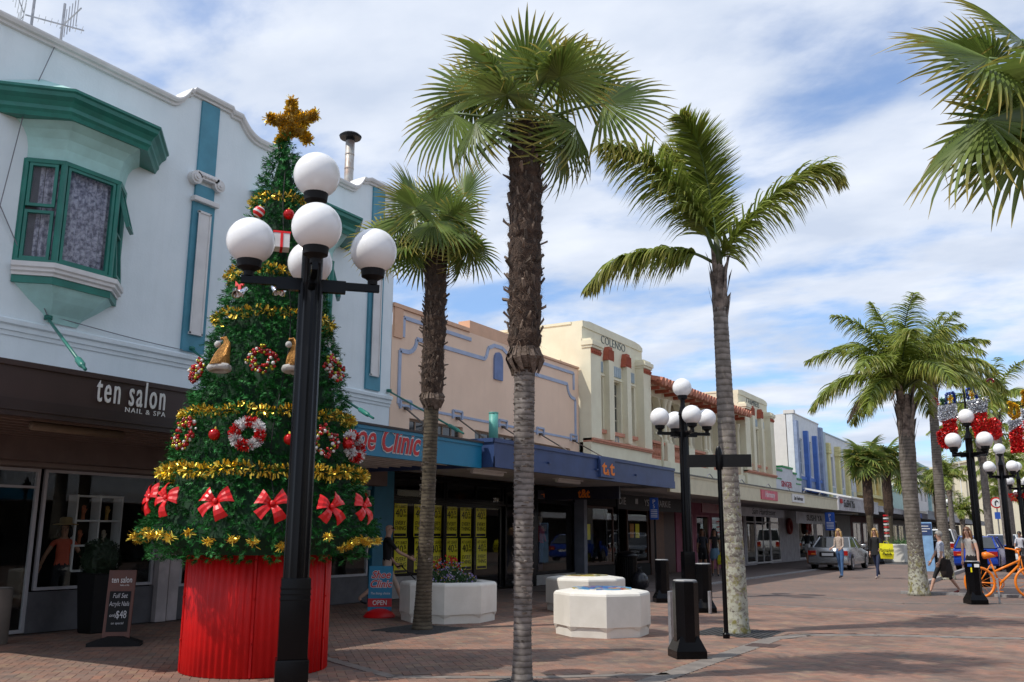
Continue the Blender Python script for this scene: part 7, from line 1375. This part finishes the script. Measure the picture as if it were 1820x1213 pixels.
def person(label, loc, heading, H=1.68, top=None, bottom=None, shoe=None, hair=None, skin=None, legs=((20, 5), (-20, 10)), arms=((-20, 15), (20, 20)), outs=(10, 10), sleeve='short', trouser='long', longhair=True, look=0, lean=0, female=True, group='people on the street', hairlen=.34):
    """figure facing local -y; legs/arms = (swing forward deg, extra knee/elbow bend deg) for left(+x), right(-x)"""
    skin = skin or skin_a; t_ = thing('person', label, 'person', (0, 0, 0), 0, group); K = H / 1.72; V = []; E_ = []; Rr = []; Z = []
    def v(p, r_, z): V.append(tuple(Vector(p) * K)); Rr.append(tuple(q * K for q in r_) if isinstance(r_, tuple) else r_ * K); Z.append(z); return len(V) - 1
    def e(a, b): E_.append((a, b))
    ln = math.sin(R(lean)); hw = .155 if female else .185
    pel = v((0, 0, .93), (.145 if female else .135, .105), 'b'); wst = v((0, -ln * .15, 1.08), (.108 if female else .125, .088), 't'); chs = v((0, -ln * .3, 1.26), (.135 if female else .155, .10), 't'); up = v((0, -ln * .42, 1.385), (.10, .07), 't'); nk = v((0, -ln * .5 - .005, 1.455), .048, 's'); hb = v((0, -ln * .55 - .02, 1.515), (.055, .06), 's'); hm = v((0, -ln * .6 - .025, 1.60), (.070, .088), 's'); ht = v((0, -ln * .6 - .015, 1.68), (.055, .068), 's')
    for a, b in ((pel, wst), (wst, chs), (chs, up), (up, nk), (nk, hb), (hb, hm), (hm, ht)): e(a, b)
    feet = []; hands = []
    for sd, (sw, kn) in zip((1, -1), legs):
        hp = Vector((.085 * sd, 0, .88)); a = R(sw); th = Vector((0, -math.sin(a), -math.cos(a))); k_ = hp + th * .41; a2 = R(sw - kn); sh = Vector((0, -math.sin(a2), -math.cos(a2))); an = k_ + sh * .40
        fd = Vector((0, -1, -.25 if sw < 0 else .05)).normalized(); i0 = v(hp, .082, 'b'); i1 = v(hp.lerp(k_, .5), .074, 'b'); i2 = v(k_, .052, 'k'); i3 = v(k_.lerp(an, .35), .05, 'c'); i4 = v(an, .032, 'c'); i5 = v(an + fd * .07 + Vector((0, 0, -.045)), .035, 'f'); i6 = v(an + fd * .17 + Vector((0, 0, -.05)), (.035, .022), 'f')
        e(pel, i0); e(i0, i1); e(i1, i2); e(i2, i3); e(i3, i4); e(i4, i5); e(i5, i6); feet.append(min(V[i6][2], V[i5][2]))
    for sd, (sw, el), ou in zip((1, -1), arms, outs):
        s0 = Vector((hw * sd, -ln * .42, 1.37)); a = R(sw); o = math.sin(R(ou)) * sd; d1 = Vector((o, -math.sin(a), -math.cos(a))).normalized(); el_ = s0 + d1 * .275; a2 = R(sw + el); d2 = Vector((o * .5, -math.sin(a2), -math.cos(a2))).normalized(); wr = el_ + d2 * .24
        i0 = v(s0, .047, 't'); i1 = v(s0.lerp(el_, .45), .042, 'u'); i2 = v(el_, .035, 'l'); i3 = v(el_.lerp(wr, .4), .034, 'l'); i4 = v(wr, .024, 's'); e(up, i0); e(i0, i1); e(i1, i2); e(i2, i3); e(i3, i4); hands.append((wr, d2, sd))
    me = skinned(V, E_, Rr, pel)
    mats = [skin, top, bottom, shoe]; me.materials.clear(); [me.materials.append(m) for m in mats]
    segs = []
    for a, b in E_: segs.append((Vector(V[a]), Vector(V[b]), Z[a], Z[b]))
    for p in me.polygons:
        c = p.center; best = None
        for a, b, za, zb in segs:
            d = b - a; t = max(0, min(1, (c - a).dot(d) / d.length_squared)); q = (a + d * t - c).length
            if best is None or q < best[0]: best = (q, t, za, zb)
        _, t, za, zb = best; z = zb if t > .5 else za; mi = 0
        if z == 't': mi = 1
        elif z == 'u': mi = 1 if sleeve in ('short', 'long') else 0
        elif z == 'l': mi = 1 if sleeve == 'long' else 0
        elif z == 'b': mi = 2
        elif z == 'k': mi = 2 if trouser in ('long', 'knee') else 0
        elif z == 'c': mi = 2 if trouser == 'long' else 0
        elif z == 'f': mi = 3
        if za == 't' and zb == 't' and c.z / K < 1.0: mi = 1
        if z == 's' and c.z / K < 1.42 and c.z / K > 1.2: mi = 1
        p.material_index = mi
    # hands with five fingers and a face, merged into the body mesh
    mb = MB(); mb.v = [tuple(q.co) for q in me.vertices]; mb.f = [tuple(p.vertices) for p in me.polygons]; mb.m = [p.material_index for p in me.polygons]; bpy.data.meshes.remove(me)
    for wr, d, sd in hands:
        wr = wr * K; side = Vector((0, -1, 0)); side = (side - d * side.dot(d)).normalized(); mb.tube([wr - d * .02, wr + d * .03, wr + d * .085], [.024, .034, .030], 8, 0)
        nrm = d.cross(side)
        for i, l_ in enumerate((.062, .072, .068, .052)):
            b0 = wr + d * .08 + side * (.024 - .016 * i); mid = b0 + d * l_ * .55 - Vector((sd * .008, 0, 0)); mb.tube([b0, mid, mid + (d * .8 - Vector((sd * .5, 0, 0))).normalized() * l_ * .45], [.0088, .008, .006], 6, 0)
        th = wr + d * .025 + side * .026; mb.tube([th, th + (d * .6 + side * .8).normalized() * .035, th + (d * .9 + side * .45).normalized() * .062], [.011, .010, .007], 6, 0)
    hc = Vector(V[hm]); hd = MB(); ey = hc + Vector((0, -.083 * K, .0)); mb.tube([hc + Vector((0, -.078, .015)) * K, hc + Vector((0, -.108, -.022)) * K, hc + Vector((0, -.085, -.032)) * K], [.010 * K, .014 * K, .010 * K], 6, 0)
    for s_ in (-1, 1): mb.ball(tuple(hc + Vector((.072 * s_, .0, -.005)) * K), .02 * K, 8, 0, sx=.5, sz=1.4)
    body = mb.mesh('body', mats, True); link('body', body, t_)
    fm = MB()
    for s_ in (-1, 1): fm.ball(tuple(hc + Vector((.03 * s_, -.078, .012)) * K), .0105 * K, 8)
    link('eyes', fm.mesh('eyes', M('eye_dark', (.03, .02, .015), .3), True), t_); fm = MB(); fm.ball(tuple(hc + Vector((0, -.080, -.058)) * K), .021 * K, 8, sx=1, sy=.5, sz=.32); link('mouth', fm.mesh('mouth', M('lips', (.35, .10, .09), .5), True), t_)
    if hair:
        hb_ = MB(); c = hc + Vector((0, .012, .035)) * K; o0 = 0; hb_.ball(tuple(c), .094 * K, 18, sx=.93, sy=1.10, sz=1.05)
        # cut the face opening
        keep = []
        for f in hb_.f:
            q = sum((Vector(hb_.v[i]) for i in f), Vector()) / len(f)
            rel = (q - hc) / K
            if not (rel.y < -.03 and rel.z < .062 and abs(rel.x) < .066): keep.append(f)
        hb_.f = keep; hb_.m = [0] * len(keep)
        if longhair:
            for xx, yy, l_, r0 in ((0, .07, hairlen, .06), (-.055, .045, hairlen * .95, .045), (.055, .045, hairlen * .95, .045), (-.075, -.01, hairlen * .8, .028), (.075, -.01, hairlen * .8, .028), (0, .09, hairlen * 1.05, .045)):
                p = hc + Vector((xx, yy, .03)) * K; hb_.tube([p, p + Vector((xx * .25, .02, -l_ * .4)) * K, p + Vector((xx * .5, .015, -l_ * .75)) * K, p + Vector((xx * .3, .01, -l_)) * K], [r0 * K, r0 * 1.05 * K, r0 * .8 * K, r0 * .2 * K], 8)
        link('hair', hb_.mesh('hair', hair, True), t_)
    dz = -min(feet) + .022 * K
    t_.location = (loc[0], loc[1], dz + (loc[2] if len(loc) > 2 else 0)); t_.rotation_euler = (0, 0, R(heading)); t_['hk'] = K; del t_['hk']
    return t_, [(w_ * K) for w_, d, s_ in hands], hc, K
def cloth(t_, nm, mat, prof, n=24, rx=1, ry=.72, fold=.05):
    mb = MB(); mb.lathe(prof, (0, 0, 0), n, 0, 0, lambda t, z: 1 + fold * math.sin(6 * t) * (1 if z < 1.0 else .3))
    mb.v = [(v[0] * rx, v[1] * ry, v[2]) for v in mb.v]; mb.f = [f for f in mb.f if len(f) < 10]; mb.m = [0] * len(mb.f); return link(nm, mb.mesh(nm, mat, True), t_)
jeans = M('jeans', (.06, .14, .30), .8, var=.15, scale=10); jeans_d = M('jeans_dark', (.015, .025, .07), .8); blackc = M('cloth_black', (.012, .012, .014), .85); greyc = M('cloth_grey', (.42, .40, .38), .85, var=.1, scale=20); charcoal = M('cloth_charcoal', (.03, .03, .033), .9); khaki = M('cloth_beige', (.50, .37, .30), .85)
patt = M('cloth_pattern', (.55, .47, .40), .85, c2=(.25, .18, .15), scale=45); patt2 = M('cloth_floral', (.55, .58, .62), .85, c2=(.25, .28, .40), scale=35); blond = M('hair_blonde', (.50, .32, .12), .5, c2=(.32, .18, .06), scale=30); brunet = M('hair_brown', (.10, .045, .02), .45, c2=(.05, .02, .01), scale=30); darkhair = M('hair_dark', (.02, .012, .01), .4)
shoe_d = M('shoe_dark', (.03, .03, .04), .5); shoe_w = M('shoe_sandal', (.45, .35, .30), .6)
# man in sunglasses walking along the shop fronts (heading: local -y is his front)
mn, mh, mc, mk = person('bald man in black t-shirt, shorts and sunglasses walking by the shoe shop', (-12.0, 15.12), 140, 1.80, blackc, khaki, shoe_d, None, skin_a, legs=((32, 10), (-32, 22)), arms=((12, 30), (40, 25)), outs=(6, 6), trouser='knee', longhair=False, female=False)
g_ = MB(); g_.tube([mc + Vector((-.075, -.02, .018)) , mc + Vector((-.065, -.082, .015)), mc + Vector((0, -.098, .012)), mc + Vector((.065, -.082, .015)), mc + Vector((.075, -.02, .018))], [.006, .019, .012, .019, .006], 6); link('sunglasses', g_.mesh('sunglasses', blackp, True), mn)
g_ = MB(); hp = mh[0]; g_.tube([hp + Vector((-.15, -.1, -.05)), hp + Vector((-.05, -.45, -.35)), hp + Vector((.05, -.9, -.85))], .012, 6); g_.tube([hp + Vector((-.05, -.02, -.06)), hp + Vector((-.15, -.12, -.03)), hp + Vector((-.25, -.1, -.06))], .012, 6)
o_ = link('walking_lead', g_.mesh('walking_lead', blackm, True)); o_.matrix_world = Matrix.Translation(mn.location) @ Matrix.Rotation(R(140), 4, 'Z'); tag(o_, 'thin black pushing handle held in the hand of the bald man', 'handle')
person('woman in dark top and black shorts walking in shade by the pink shop', (-11.75, 33.6), 25, 1.68, M('top_navy', (.03, .035, .05), .8), blackc, shoe_d, brunet, skin_b, legs=((10, 3), (-12, 6)), trouser='short', sleeve='short')
wg = person('woman in black top and denim skirt walking in shade with a yellow bag', (-11.05, 32.9), 22, 1.70, blackc, M('denim_skirt', (.12, .22, .32), .8), shoe_d, darkhair, skin_b, legs=((14, 3), (-14, 8)), trouser='short', sleeve='none'); cloth(wg[0], 'skirt', M('denim_skirt', (.12, .22, .32), .8), [(.135, .98), (.165, .86), (.18, .62)])
def bag(label, p, w_, h, mat, handles=True, txt=None, rz=0, name='shopping_bag', dep=.10):
    t_ = thing(name, label, 'bag', (p[0], p[1], p[2] - h), rz); mb = MB(); n = 8; top = [(-w_ / 2, -dep * .3), (w_ / 2, -dep * .3), (w_ / 2, dep * .3), (-w_ / 2, dep * .3)]; mid = [(-w_ * .53, -dep), (w_ * .53, -dep), (w_ * .53, dep), (-w_ * .53, dep)]; bot = [(-w_ * .47, -dep * .8), (w_ * .47, -dep * .8), (w_ * .47, dep * .8), (-w_ * .47, dep * .8)]
    for lv, z in ((bot, 0), (mid, h * .35), (top, h)): mb.v += [(a, b + .012 * math.sin(a * 30 + z * 20), z + .02 * math.sin(a * 17)) for a, b in lv]
    mb.f = [(0, 3, 2, 1)] + [(i, (i + 1) % 4, 4 + (i + 1) % 4, 4 + i) for i in range(4)] + [(4 + i, 4 + (i + 1) % 4, 8 + (i + 1) % 4, 8 + i) for i in range(4)] + [(8, 9, 10, 11)]; mb.m = [0] * len(mb.f); link('sack', mb.mesh('sack', mat), t_)
    mb = MB(); [mb.tube([(-w_ * .2, y, h - .01), (-w_ * .14, y, h + .08), (w_ * .14, y, h + .08), (w_ * .2, y, h - .01)], .008, 5) for y in (-dep * .3, dep * .3)]; link('handle', mb.mesh('handle', mat), t_)
    if txt:
        mb = MB(); [text(mb, tx, (0, -dep - .018, h * (.50 - .26 * i)), FACE_Y, size=h * .26, ext=.002, align='CENTER', shear=.2, bold=.002) for i, tx in enumerate(txt)]; link('lettering', mb.mesh('lettering', blackm), t_)
    return t_
bag('yellow plastic bag carried by the woman in the denim skirt', (-10.75, 32.75, .78), .24, .34, M('bag_yellow', (.6, .55, .02), .4))
person('person in black top and white shorts seen from behind near the silver car', (-11.6, 49.3), 175, 1.74, blackc, M('shorts_white', (.55, .55, .55), .8), shoe_d, darkhair, skin_b, legs=((12, 3), (-12, 8)), trouser='short', sleeve='long', longhair=False, female=False)
person('blonde woman in patterned blouse and blue jeans crossing the street', (-6.98, 34.4), -18, 1.68, patt, jeans, shoe_d, blond, skin_a, legs=((7, 3), (-9, 4)), arms=((10, 55), (8, 60)), outs=(4, 4), sleeve='long')
wb = person('blonde woman in black top and dark jeans striding with a yellow bag', (-5.88, 35.1), -12, 1.78, blackc, jeans_d, shoe_w, blond, skin_a, legs=((22, 6), (-22, 10)), arms=((15, 50), (-10, 15)), outs=(14, 10), sleeve='long'); cloth(wb[0], 'tunic', blackc, [(.125, 1.3), (.13, 1.1), (.17, .85)])
bag('bright yellow shopping bag with black script held by the striding woman', (-5.47, 34.75, 1.20), .44, .52, M('bag_bright_yellow', (.80, .74, .01), .4), True, ['Pumpkin', 'Patch'], R(10))
person('woman in floral shirt and black trousers half hidden by the thick palm', (-2.92, 27.1), -65, 1.66, patt2, blackc, M('sandal_red', (.30, .06, .05), .6), M('hair_grey', (.35, .33, .30), .6), skin_a, legs=((-22, 12), (26, 6)), arms=((12, 10), (18, 12)), trouser='knee', hairlen=.1, longhair=False)
bag('large black handbag carried low by the woman behind the palm', (-2.78, 26.75, .88), .32, .46, M('bag_leather', (.02, .02, .022), .35), True, None, R(-60), 'handbag', .09)
person('woman with brown hair in pale grey sleeveless top looking down', (-2.12, 26.1), -22, 1.68, greyc, blackc, shoe_d, M('hair_auburn', (.18, .075, .03), .45), skin_a, legs=((6, 2), (-8, 6)), arms=((5, 10), (-4, 5)), outs=(14, 8), sleeve='none', lean=8)
for k, (x, y, hd, tm, bm_, lb) in enumerate(((-1.35, 44.5, 20, M('top_purple', (.25, .15, .5), .8), blackc, 'person in purple top at the right edge behind the bicycle'), (-1.75, 45.6, -10, M('top_white', (.6, .6, .65), .8), charcoal, 'person in white top standing beyond the orange bicycle'), (-0.95, 43.0, 40, blackc, jeans_d, 'person in dark clothes at the far right edge'))):
    person(lb, (x, y), hd, 1.66, tm, bm_, shoe_d, darkhair, skin_b, legs=((10, 3), (-10, 6)), longhair=k != 1)
sw = person('woman in straw hat and orange top behind the salon window', (-14.3, 9.45), 60, 1.66, M('top_orange', (.55, .10, .05), .8), blackc, shoe_d, darkhair, skin_b, hairlen=.22, legs=((0, 0), (0, 0)), arms=((-20, 75), (-10, 60)), outs=(35, 30), sleeve='none', group='people on the street')
htm = MB(); htm.lathe([(.19, 0), (.2, .01), (.10, .03), (.095, .11), (.06, .13)], (-14.3, 9.45, 1.60), 20); tag(htm.build('straw_hat', M('straw', (.42, .30, .14), .8), None, True), 'straw sun hat worn by the woman inside the salon', 'hat')

# ================================================================= cars
def car(label, loc, rz, paint, L=4.3, W_=1.7, H=1.42, kind='sedan', cat='car'):
    t_ = thing({'van': 'parked_van'}.get(kind, 'parked_car'), label, cat, (0, 0, 0), 0, 'cars parked along the street'); w2 = W_ / 2
    # rear at y=0, front at y=L; side profile of lower body (y,z)
    belt = .92 if kind != 'van' else 1.05
    if kind == 'sedan': low = [(.0, .32), (.02, .62), (.05, .80), (.12, .93), (.75, .96), (1.4, .94), (2.9, .90), (3.9, .78), (4.22, .66), (4.3, .45), (4.25, .25), (.1, .22)]; cab = [(.72, .95), (1.38, H - .03), (1.7, H), (2.35, H), (2.6, H - .04), (3.25, .91)]
    elif kind == 'hatch': low = [(.0, .30), (.0, .60), (.06, .88), (.3, .97), (1.4, .95), (2.9, .92), (3.8, .80), (4.15, .66), (4.2, .45), (4.15, .25), (.08, .22)]; cab = [(.18, .96), (.72, H - .04), (1.1, H), (2.2, H), (2.5, H - .05), (3.2, .92)]
    else: low = [(.0, .32), (.0, .8), (.03, 1.05), (1.4, 1.05), (3.4, 1.0), (4.1, .90), (4.4, .62), (4.4, .3), (.06, .26)]; cab = [(.03, 1.04), (.16, H - .08), (.4, H), (2.6, H), (3.0, H - .08), (3.7, .98)]
    bm = bmesh.new(); 
    def loft(poly, xs):
        rings = [[bm.verts.new((x, cy + (y - cy) * s_, z)) for (y, z) in poly] for x, s_ in xs]; n = len(poly)
        for a, b in zip(rings, rings[1:]):
            for i in range(n): bm.faces.new((a[i], a[(i + 1) % n], b[(i + 1) % n], b[i]))
        bm.faces.new(rings[0][::-1]); bm.faces.new(rings[-1])
    cy = L / 2; loft(low, [(-w2 + .0, .955), (-w2 + .05, .985), (-w2 + .22, 1.0), (w2 - .22, 1.0), (w2 - .05, .985), (w2, .955)])
    bmesh.ops.bevel(bm, geom=[e for e in bm.edges if e.calc_length() > .08], offset=.022, segments=2, affect='EDGES', profile=.7)
    mb = MB(); mb.bm(bm); link('body', mb.mesh('body', paint, 'auto'), t_)
    # cabin: tapered glasshouse, roof in paint
    n = len(cab); mb = MB(); inn = .19; 
    for sx in (-1, 1):
        for (y, z) in cab: f = (z - belt) / (H - belt); mb.v.append((sx * (w2 - .05 - inn * max(0, f)), y, z))
    mb.f = [tuple(range(n))[::-1], tuple(range(n, 2 * n))] + [(i, i + 1, n + i + 1, n + i) for i in range(n - 1)]; mb.m = [0] * (n + 1); link('glasshouse', mb.mesh('glasshouse', M('car_glass', (.025, .03, .035), .05, spec=.9)), t_)
    mb = MB(); k0 = 1; k1 = n - 2
    P_ = lambda sx, y, z, e=.004: (sx * (w2 - .05 - inn * (z - belt) / (H - belt) + e), y, z + e)
    for i in range(k0, k1): (y0, z0), (y1, z1) = cab[i], cab[i + 1]; mb.add([P_(-1, y0, z0), P_(1, y0, z0), P_(1, y1, z1), P_(-1, y1, z1), (lambda p: (p[0] * .98, p[1], p[2] - .05))(P_(-1, y0, z0)), (lambda p: (p[0] * .98, p[1], p[2] - .05))(P_(1, y0, z0)), (lambda p: (p[0] * .98, p[1], p[2] - .05))(P_(1, y1, z1)), (lambda p: (p[0] * .98, p[1], p[2] - .05))(P_(-1, y1, z1))], [(0, 1, 2, 3), (0, 3, 7, 4), (1, 5, 6, 2), (0, 4, 5, 1), (3, 2, 6, 7)])
    for sx in (-1, 1):
        for (a, b) in ((cab[0], cab[1]), (cab[-1], cab[-2])):
            mb.tube([P_(sx, a[0], a[1], .0), P_(sx, b[0], b[1], .0)], .035, 6)
        ym = (cab[2][0] + cab[3][0]) / 2 + .1; mb.tube([P_(sx, ym, belt, 0), P_(sx, ym, H - .04, 0)], .03, 6)
        if kind != 'sedan': mb.tube([P_(sx, ym - 1.1, belt, 0), P_(sx, ym - 1.1, H - .05, 0)], .035, 6)
    link('roof', mb.mesh('roof', paint, 'auto'), t_)
    for y in (.78, L - .82):
        for sx in (-1, 1):
            mb = MB(); o = len(mb.v); mb.lathe([(.20, -.10), (.30, -.10), (.315, -.06), (.315, .06), (.30, .10), (.2, .10)], (0, 0, 0), 24); mb.xf(Matrix.Translation((sx * (w2 - .09), y, .315)) @ Matrix.Rotation(R(90), 4, 'Y')); wh = link('wheel', mb.mesh('wheel', blackm, 'auto'), t_)
            mb = MB(); mb.lathe([(.19, -.02), (.2, .03), (.05, .01), (.04, .02)], (0, 0, 0), 20, 0, 0, None); mb.xf(Matrix.Translation((sx * (w2 - .005), y, .315)) @ Matrix.Rotation(R(90) * sx, 4, 'Y')); link('rim', mb.mesh('rim', steel, 'auto'), wh)
            mb = MB(); mb.lathe([(.345, -.012), (.36, .012)], (0, 0, 0), 24); mb.xf(Matrix.Translation((sx * (w2 - .01), y, .33)) @ Matrix.Rotation(R(90), 4, 'Y')); link('wheel_arch', mb.mesh('wheel_arch', blackm), t_)
    for sx in (-1, 1):
        z0, z1 = (.62, .82) if kind != 'van' else (.6, .95); mb = MB(); mb.bbox(sx * (w2 - .36), sx * (w2 - .02), -.03, .12, z0, z1, .02); tl = link('tail_light', mb.mesh('tail_light', M('lamp_red', (.40, .015, .01), .15)), t_)
        mb = MB(); mb.box(sx * (w2 - .33), sx * (w2 - .16), -.036, -.031, z0 + .03, z0 + .09); link('lens', mb.mesh('lens', M('lamp_amber', (.8, .25, .04), .2)), tl)
        mb = MB(); mb.bbox(sx * (w2 + .02), sx * (w2 + .2), cab[-1][0] - .55, cab[-1][0] - .42, belt + .02, belt + .16, .03); link('mirror', mb.mesh('mirror', paint, True), t_)
        mb = MB(); mb.bbox(sx * (w2 - .42), sx * (w2 - .05), L - .12, L - .0, .58, .74, .02); link('headlight', mb.mesh('headlight', M('lamp_clear', (.7, .7, .7), .1)), t_)
    mb = MB(); mb.box(-.24, .24, -.045, -.03, .60 if kind == 'sedan' else .52, .72 if kind == 'sedan' else .64); pl = link('number_plate', mb.mesh('number_plate', whitep), t_)
    mb = MB(); mb.bbox(-w2 + .03, w2 - .03, -.07, .2, .30, .54, .04); link('bumper', mb.mesh('bumper', paint if kind != 'van' else M('bumper_grey', (.2, .2, .21), .6), 'auto'), t_)
    mb = MB(); mb.box(-.34, .34, -.038, -.028, .57 if kind == 'sedan' else .49, .76 if kind == 'sedan' else .67); link('plate_recess', mb.mesh('plate_recess', blackm), t_)
    t_.location = loc; t_.rotation_euler = (0, 0, rz); return t_
silverp = M('car_silver', (.42, .43, .44), .25, .75, var=.03); whitec = M('car_white', (.72, .73, .74), .25, var=.02); bluec = M('car_blue', (.01, .05, .36), .2, .2, var=.03); darkc = M('car_dark', (.04, .035, .035), .2, .3, var=.03)
car('silver sedan parked at the left kerb behind the women', (-8.95, 41.6, 0), R(-1), silverp, 4.5, 1.7, 1.40, 'sedan')
car('white van parked far up the street beside the info board', (-7.5, 70, 0), R(0), whitec, 4.4, 1.85, 1.9, 'van', 'van')
car('dark hatchback parked behind the slim palm trunk', (-4.9, 60, 0), R(0), darkc, 4.2, 1.7, 1.5, 'hatch')
car('blue hatchback parked behind the woman in the grey top', (-3.45, 44.6, 0), R(-2), bluec, 4.2, 1.75, 1.46, 'hatch')
car('white hatchback parked just beyond the blue one', (-2.95, 54.0, 0), R(-2), whitec, 4.2, 1.75, 1.55, 'hatch')
car('grey sedan far up the left side of the street', (-9.0, 76, 0), R(0), silverp, 4.3, 1.7, 1.42, 'sedan')
car('red hatchback far up the street near the far hall', (-3.6, 100, 0), R(0), M('car_red', (.35, .02, .02), .25), 4.2, 1.7, 1.45, 'hatch')
# ================================================================= orange bicycle
bk_ = thing('bicycle', 'orange painted bicycle with a dark front basket leaning by the bollard', 'bicycle', (0, 0, 0))
for k, u in enumerate((0, 1.06)):
    mb = MB(); mb.tube([(u + .31 * math.cos(2 * math.pi * i / 32), 0, .33 + .31 * math.sin(2 * math.pi * i / 32)) for i in range(33)], .028, 8, cap=False); wh = link('wheel', mb.mesh('wheel', bike_o, True), bk_)
    mb = MB(); [mb.tube([(u, 0, .33), (u + .3 * math.cos(2 * math.pi * i / 14), 0, .33 + .3 * math.sin(2 * math.pi * i / 14))], .004, 4) for i in range(14)]; mb.lathe([(.02, -.04), (.03, -.04), (.03, .04), (.02, .04)], (0, 0, 0), 8); 
    link('spokes', mb.mesh('spokes', bike_o), wh)
mb = MB()
for p, r_ in (([(0, 0, .33), (.42, 0, .30)], .014), ([(0, 0, .33), (.27, 0, .72)], .012), ([(.42, 0, .30), (.25, 0, .82)], .020), ([(.42, 0, .30), (.86, 0, .70)], .026), ([(.33, 0, .56), (.88, 0, .80)], .024), ([(.84, 0, .66), (.90, 0, .90)], .026), ([(.90, 0, .9), (.94, 0, .62), (1.06, .03, .33)], .016), ([(.84, 0, .66), (1.06, -.03, .33)], .016)): mb.tube(p, r_, 8)
link('frame', mb.mesh('frame', bike_o, True), bk_)
mb = MB(); mb.tube([(.25, 0, .80), (.235, 0, .88)], .016, 8); mb.tube([(.12, 0, .90), (.2, 0, .91), (.3, 0, .90), (.38, 0, .89)], [.07, .08, .05, .02], 10); link('saddle', mb.mesh('saddle', bike_o, True), bk_)
mb = MB(); mb.tube([(.89, 0, .88), (.87, 0, 1.02)], .02, 8); mb.tube([(.72, -.28, 1.06), (.84, -.2, 1.04), (.90, 0, 1.0), (.84, .2, 1.04), (.72, .28, 1.06)], .016, 8); link('handlebar', mb.mesh('handlebar', bike_o, True), bk_)
mb = MB(); mb.tube([(.42 + .1 * math.cos(2 * math.pi * i / 20), .03, .30 + .1 * math.sin(2 * math.pi * i / 20)) for i in range(21)], .012, 6, cap=False); mb.ball((.42, .02, .3), .06, 10, sy=.4); mb.tube([(.42, -.06, .30), (.36, -.07, .15)], .01, 6); mb.box(.30, .42, -.16, -.06, .135, .155); link('crank', mb.mesh('crank', bike_o, True), bk_)
mb = MB(); mb.bbox(.98, 1.30, -.2, .2, .66, .92, .03); link('basket', mb.mesh('basket', M('basket_dark', (.05, .05, .055), .5)), bk_)
mb = MB(); mb.tube([(.97, -.205, .66), (.97, -.205, .93), (1.31, -.205, .93), (1.31, -.205, .66), (.97, -.205, .66)], .014, 6); link('basket_rim', mb.mesh('basket_rim', whitep), bk_)
bk_.location = (-1.95, 25.7, 0); bk_.rotation_euler = (0, 0, R(26)); bk_.scale = (1.12,) * 3
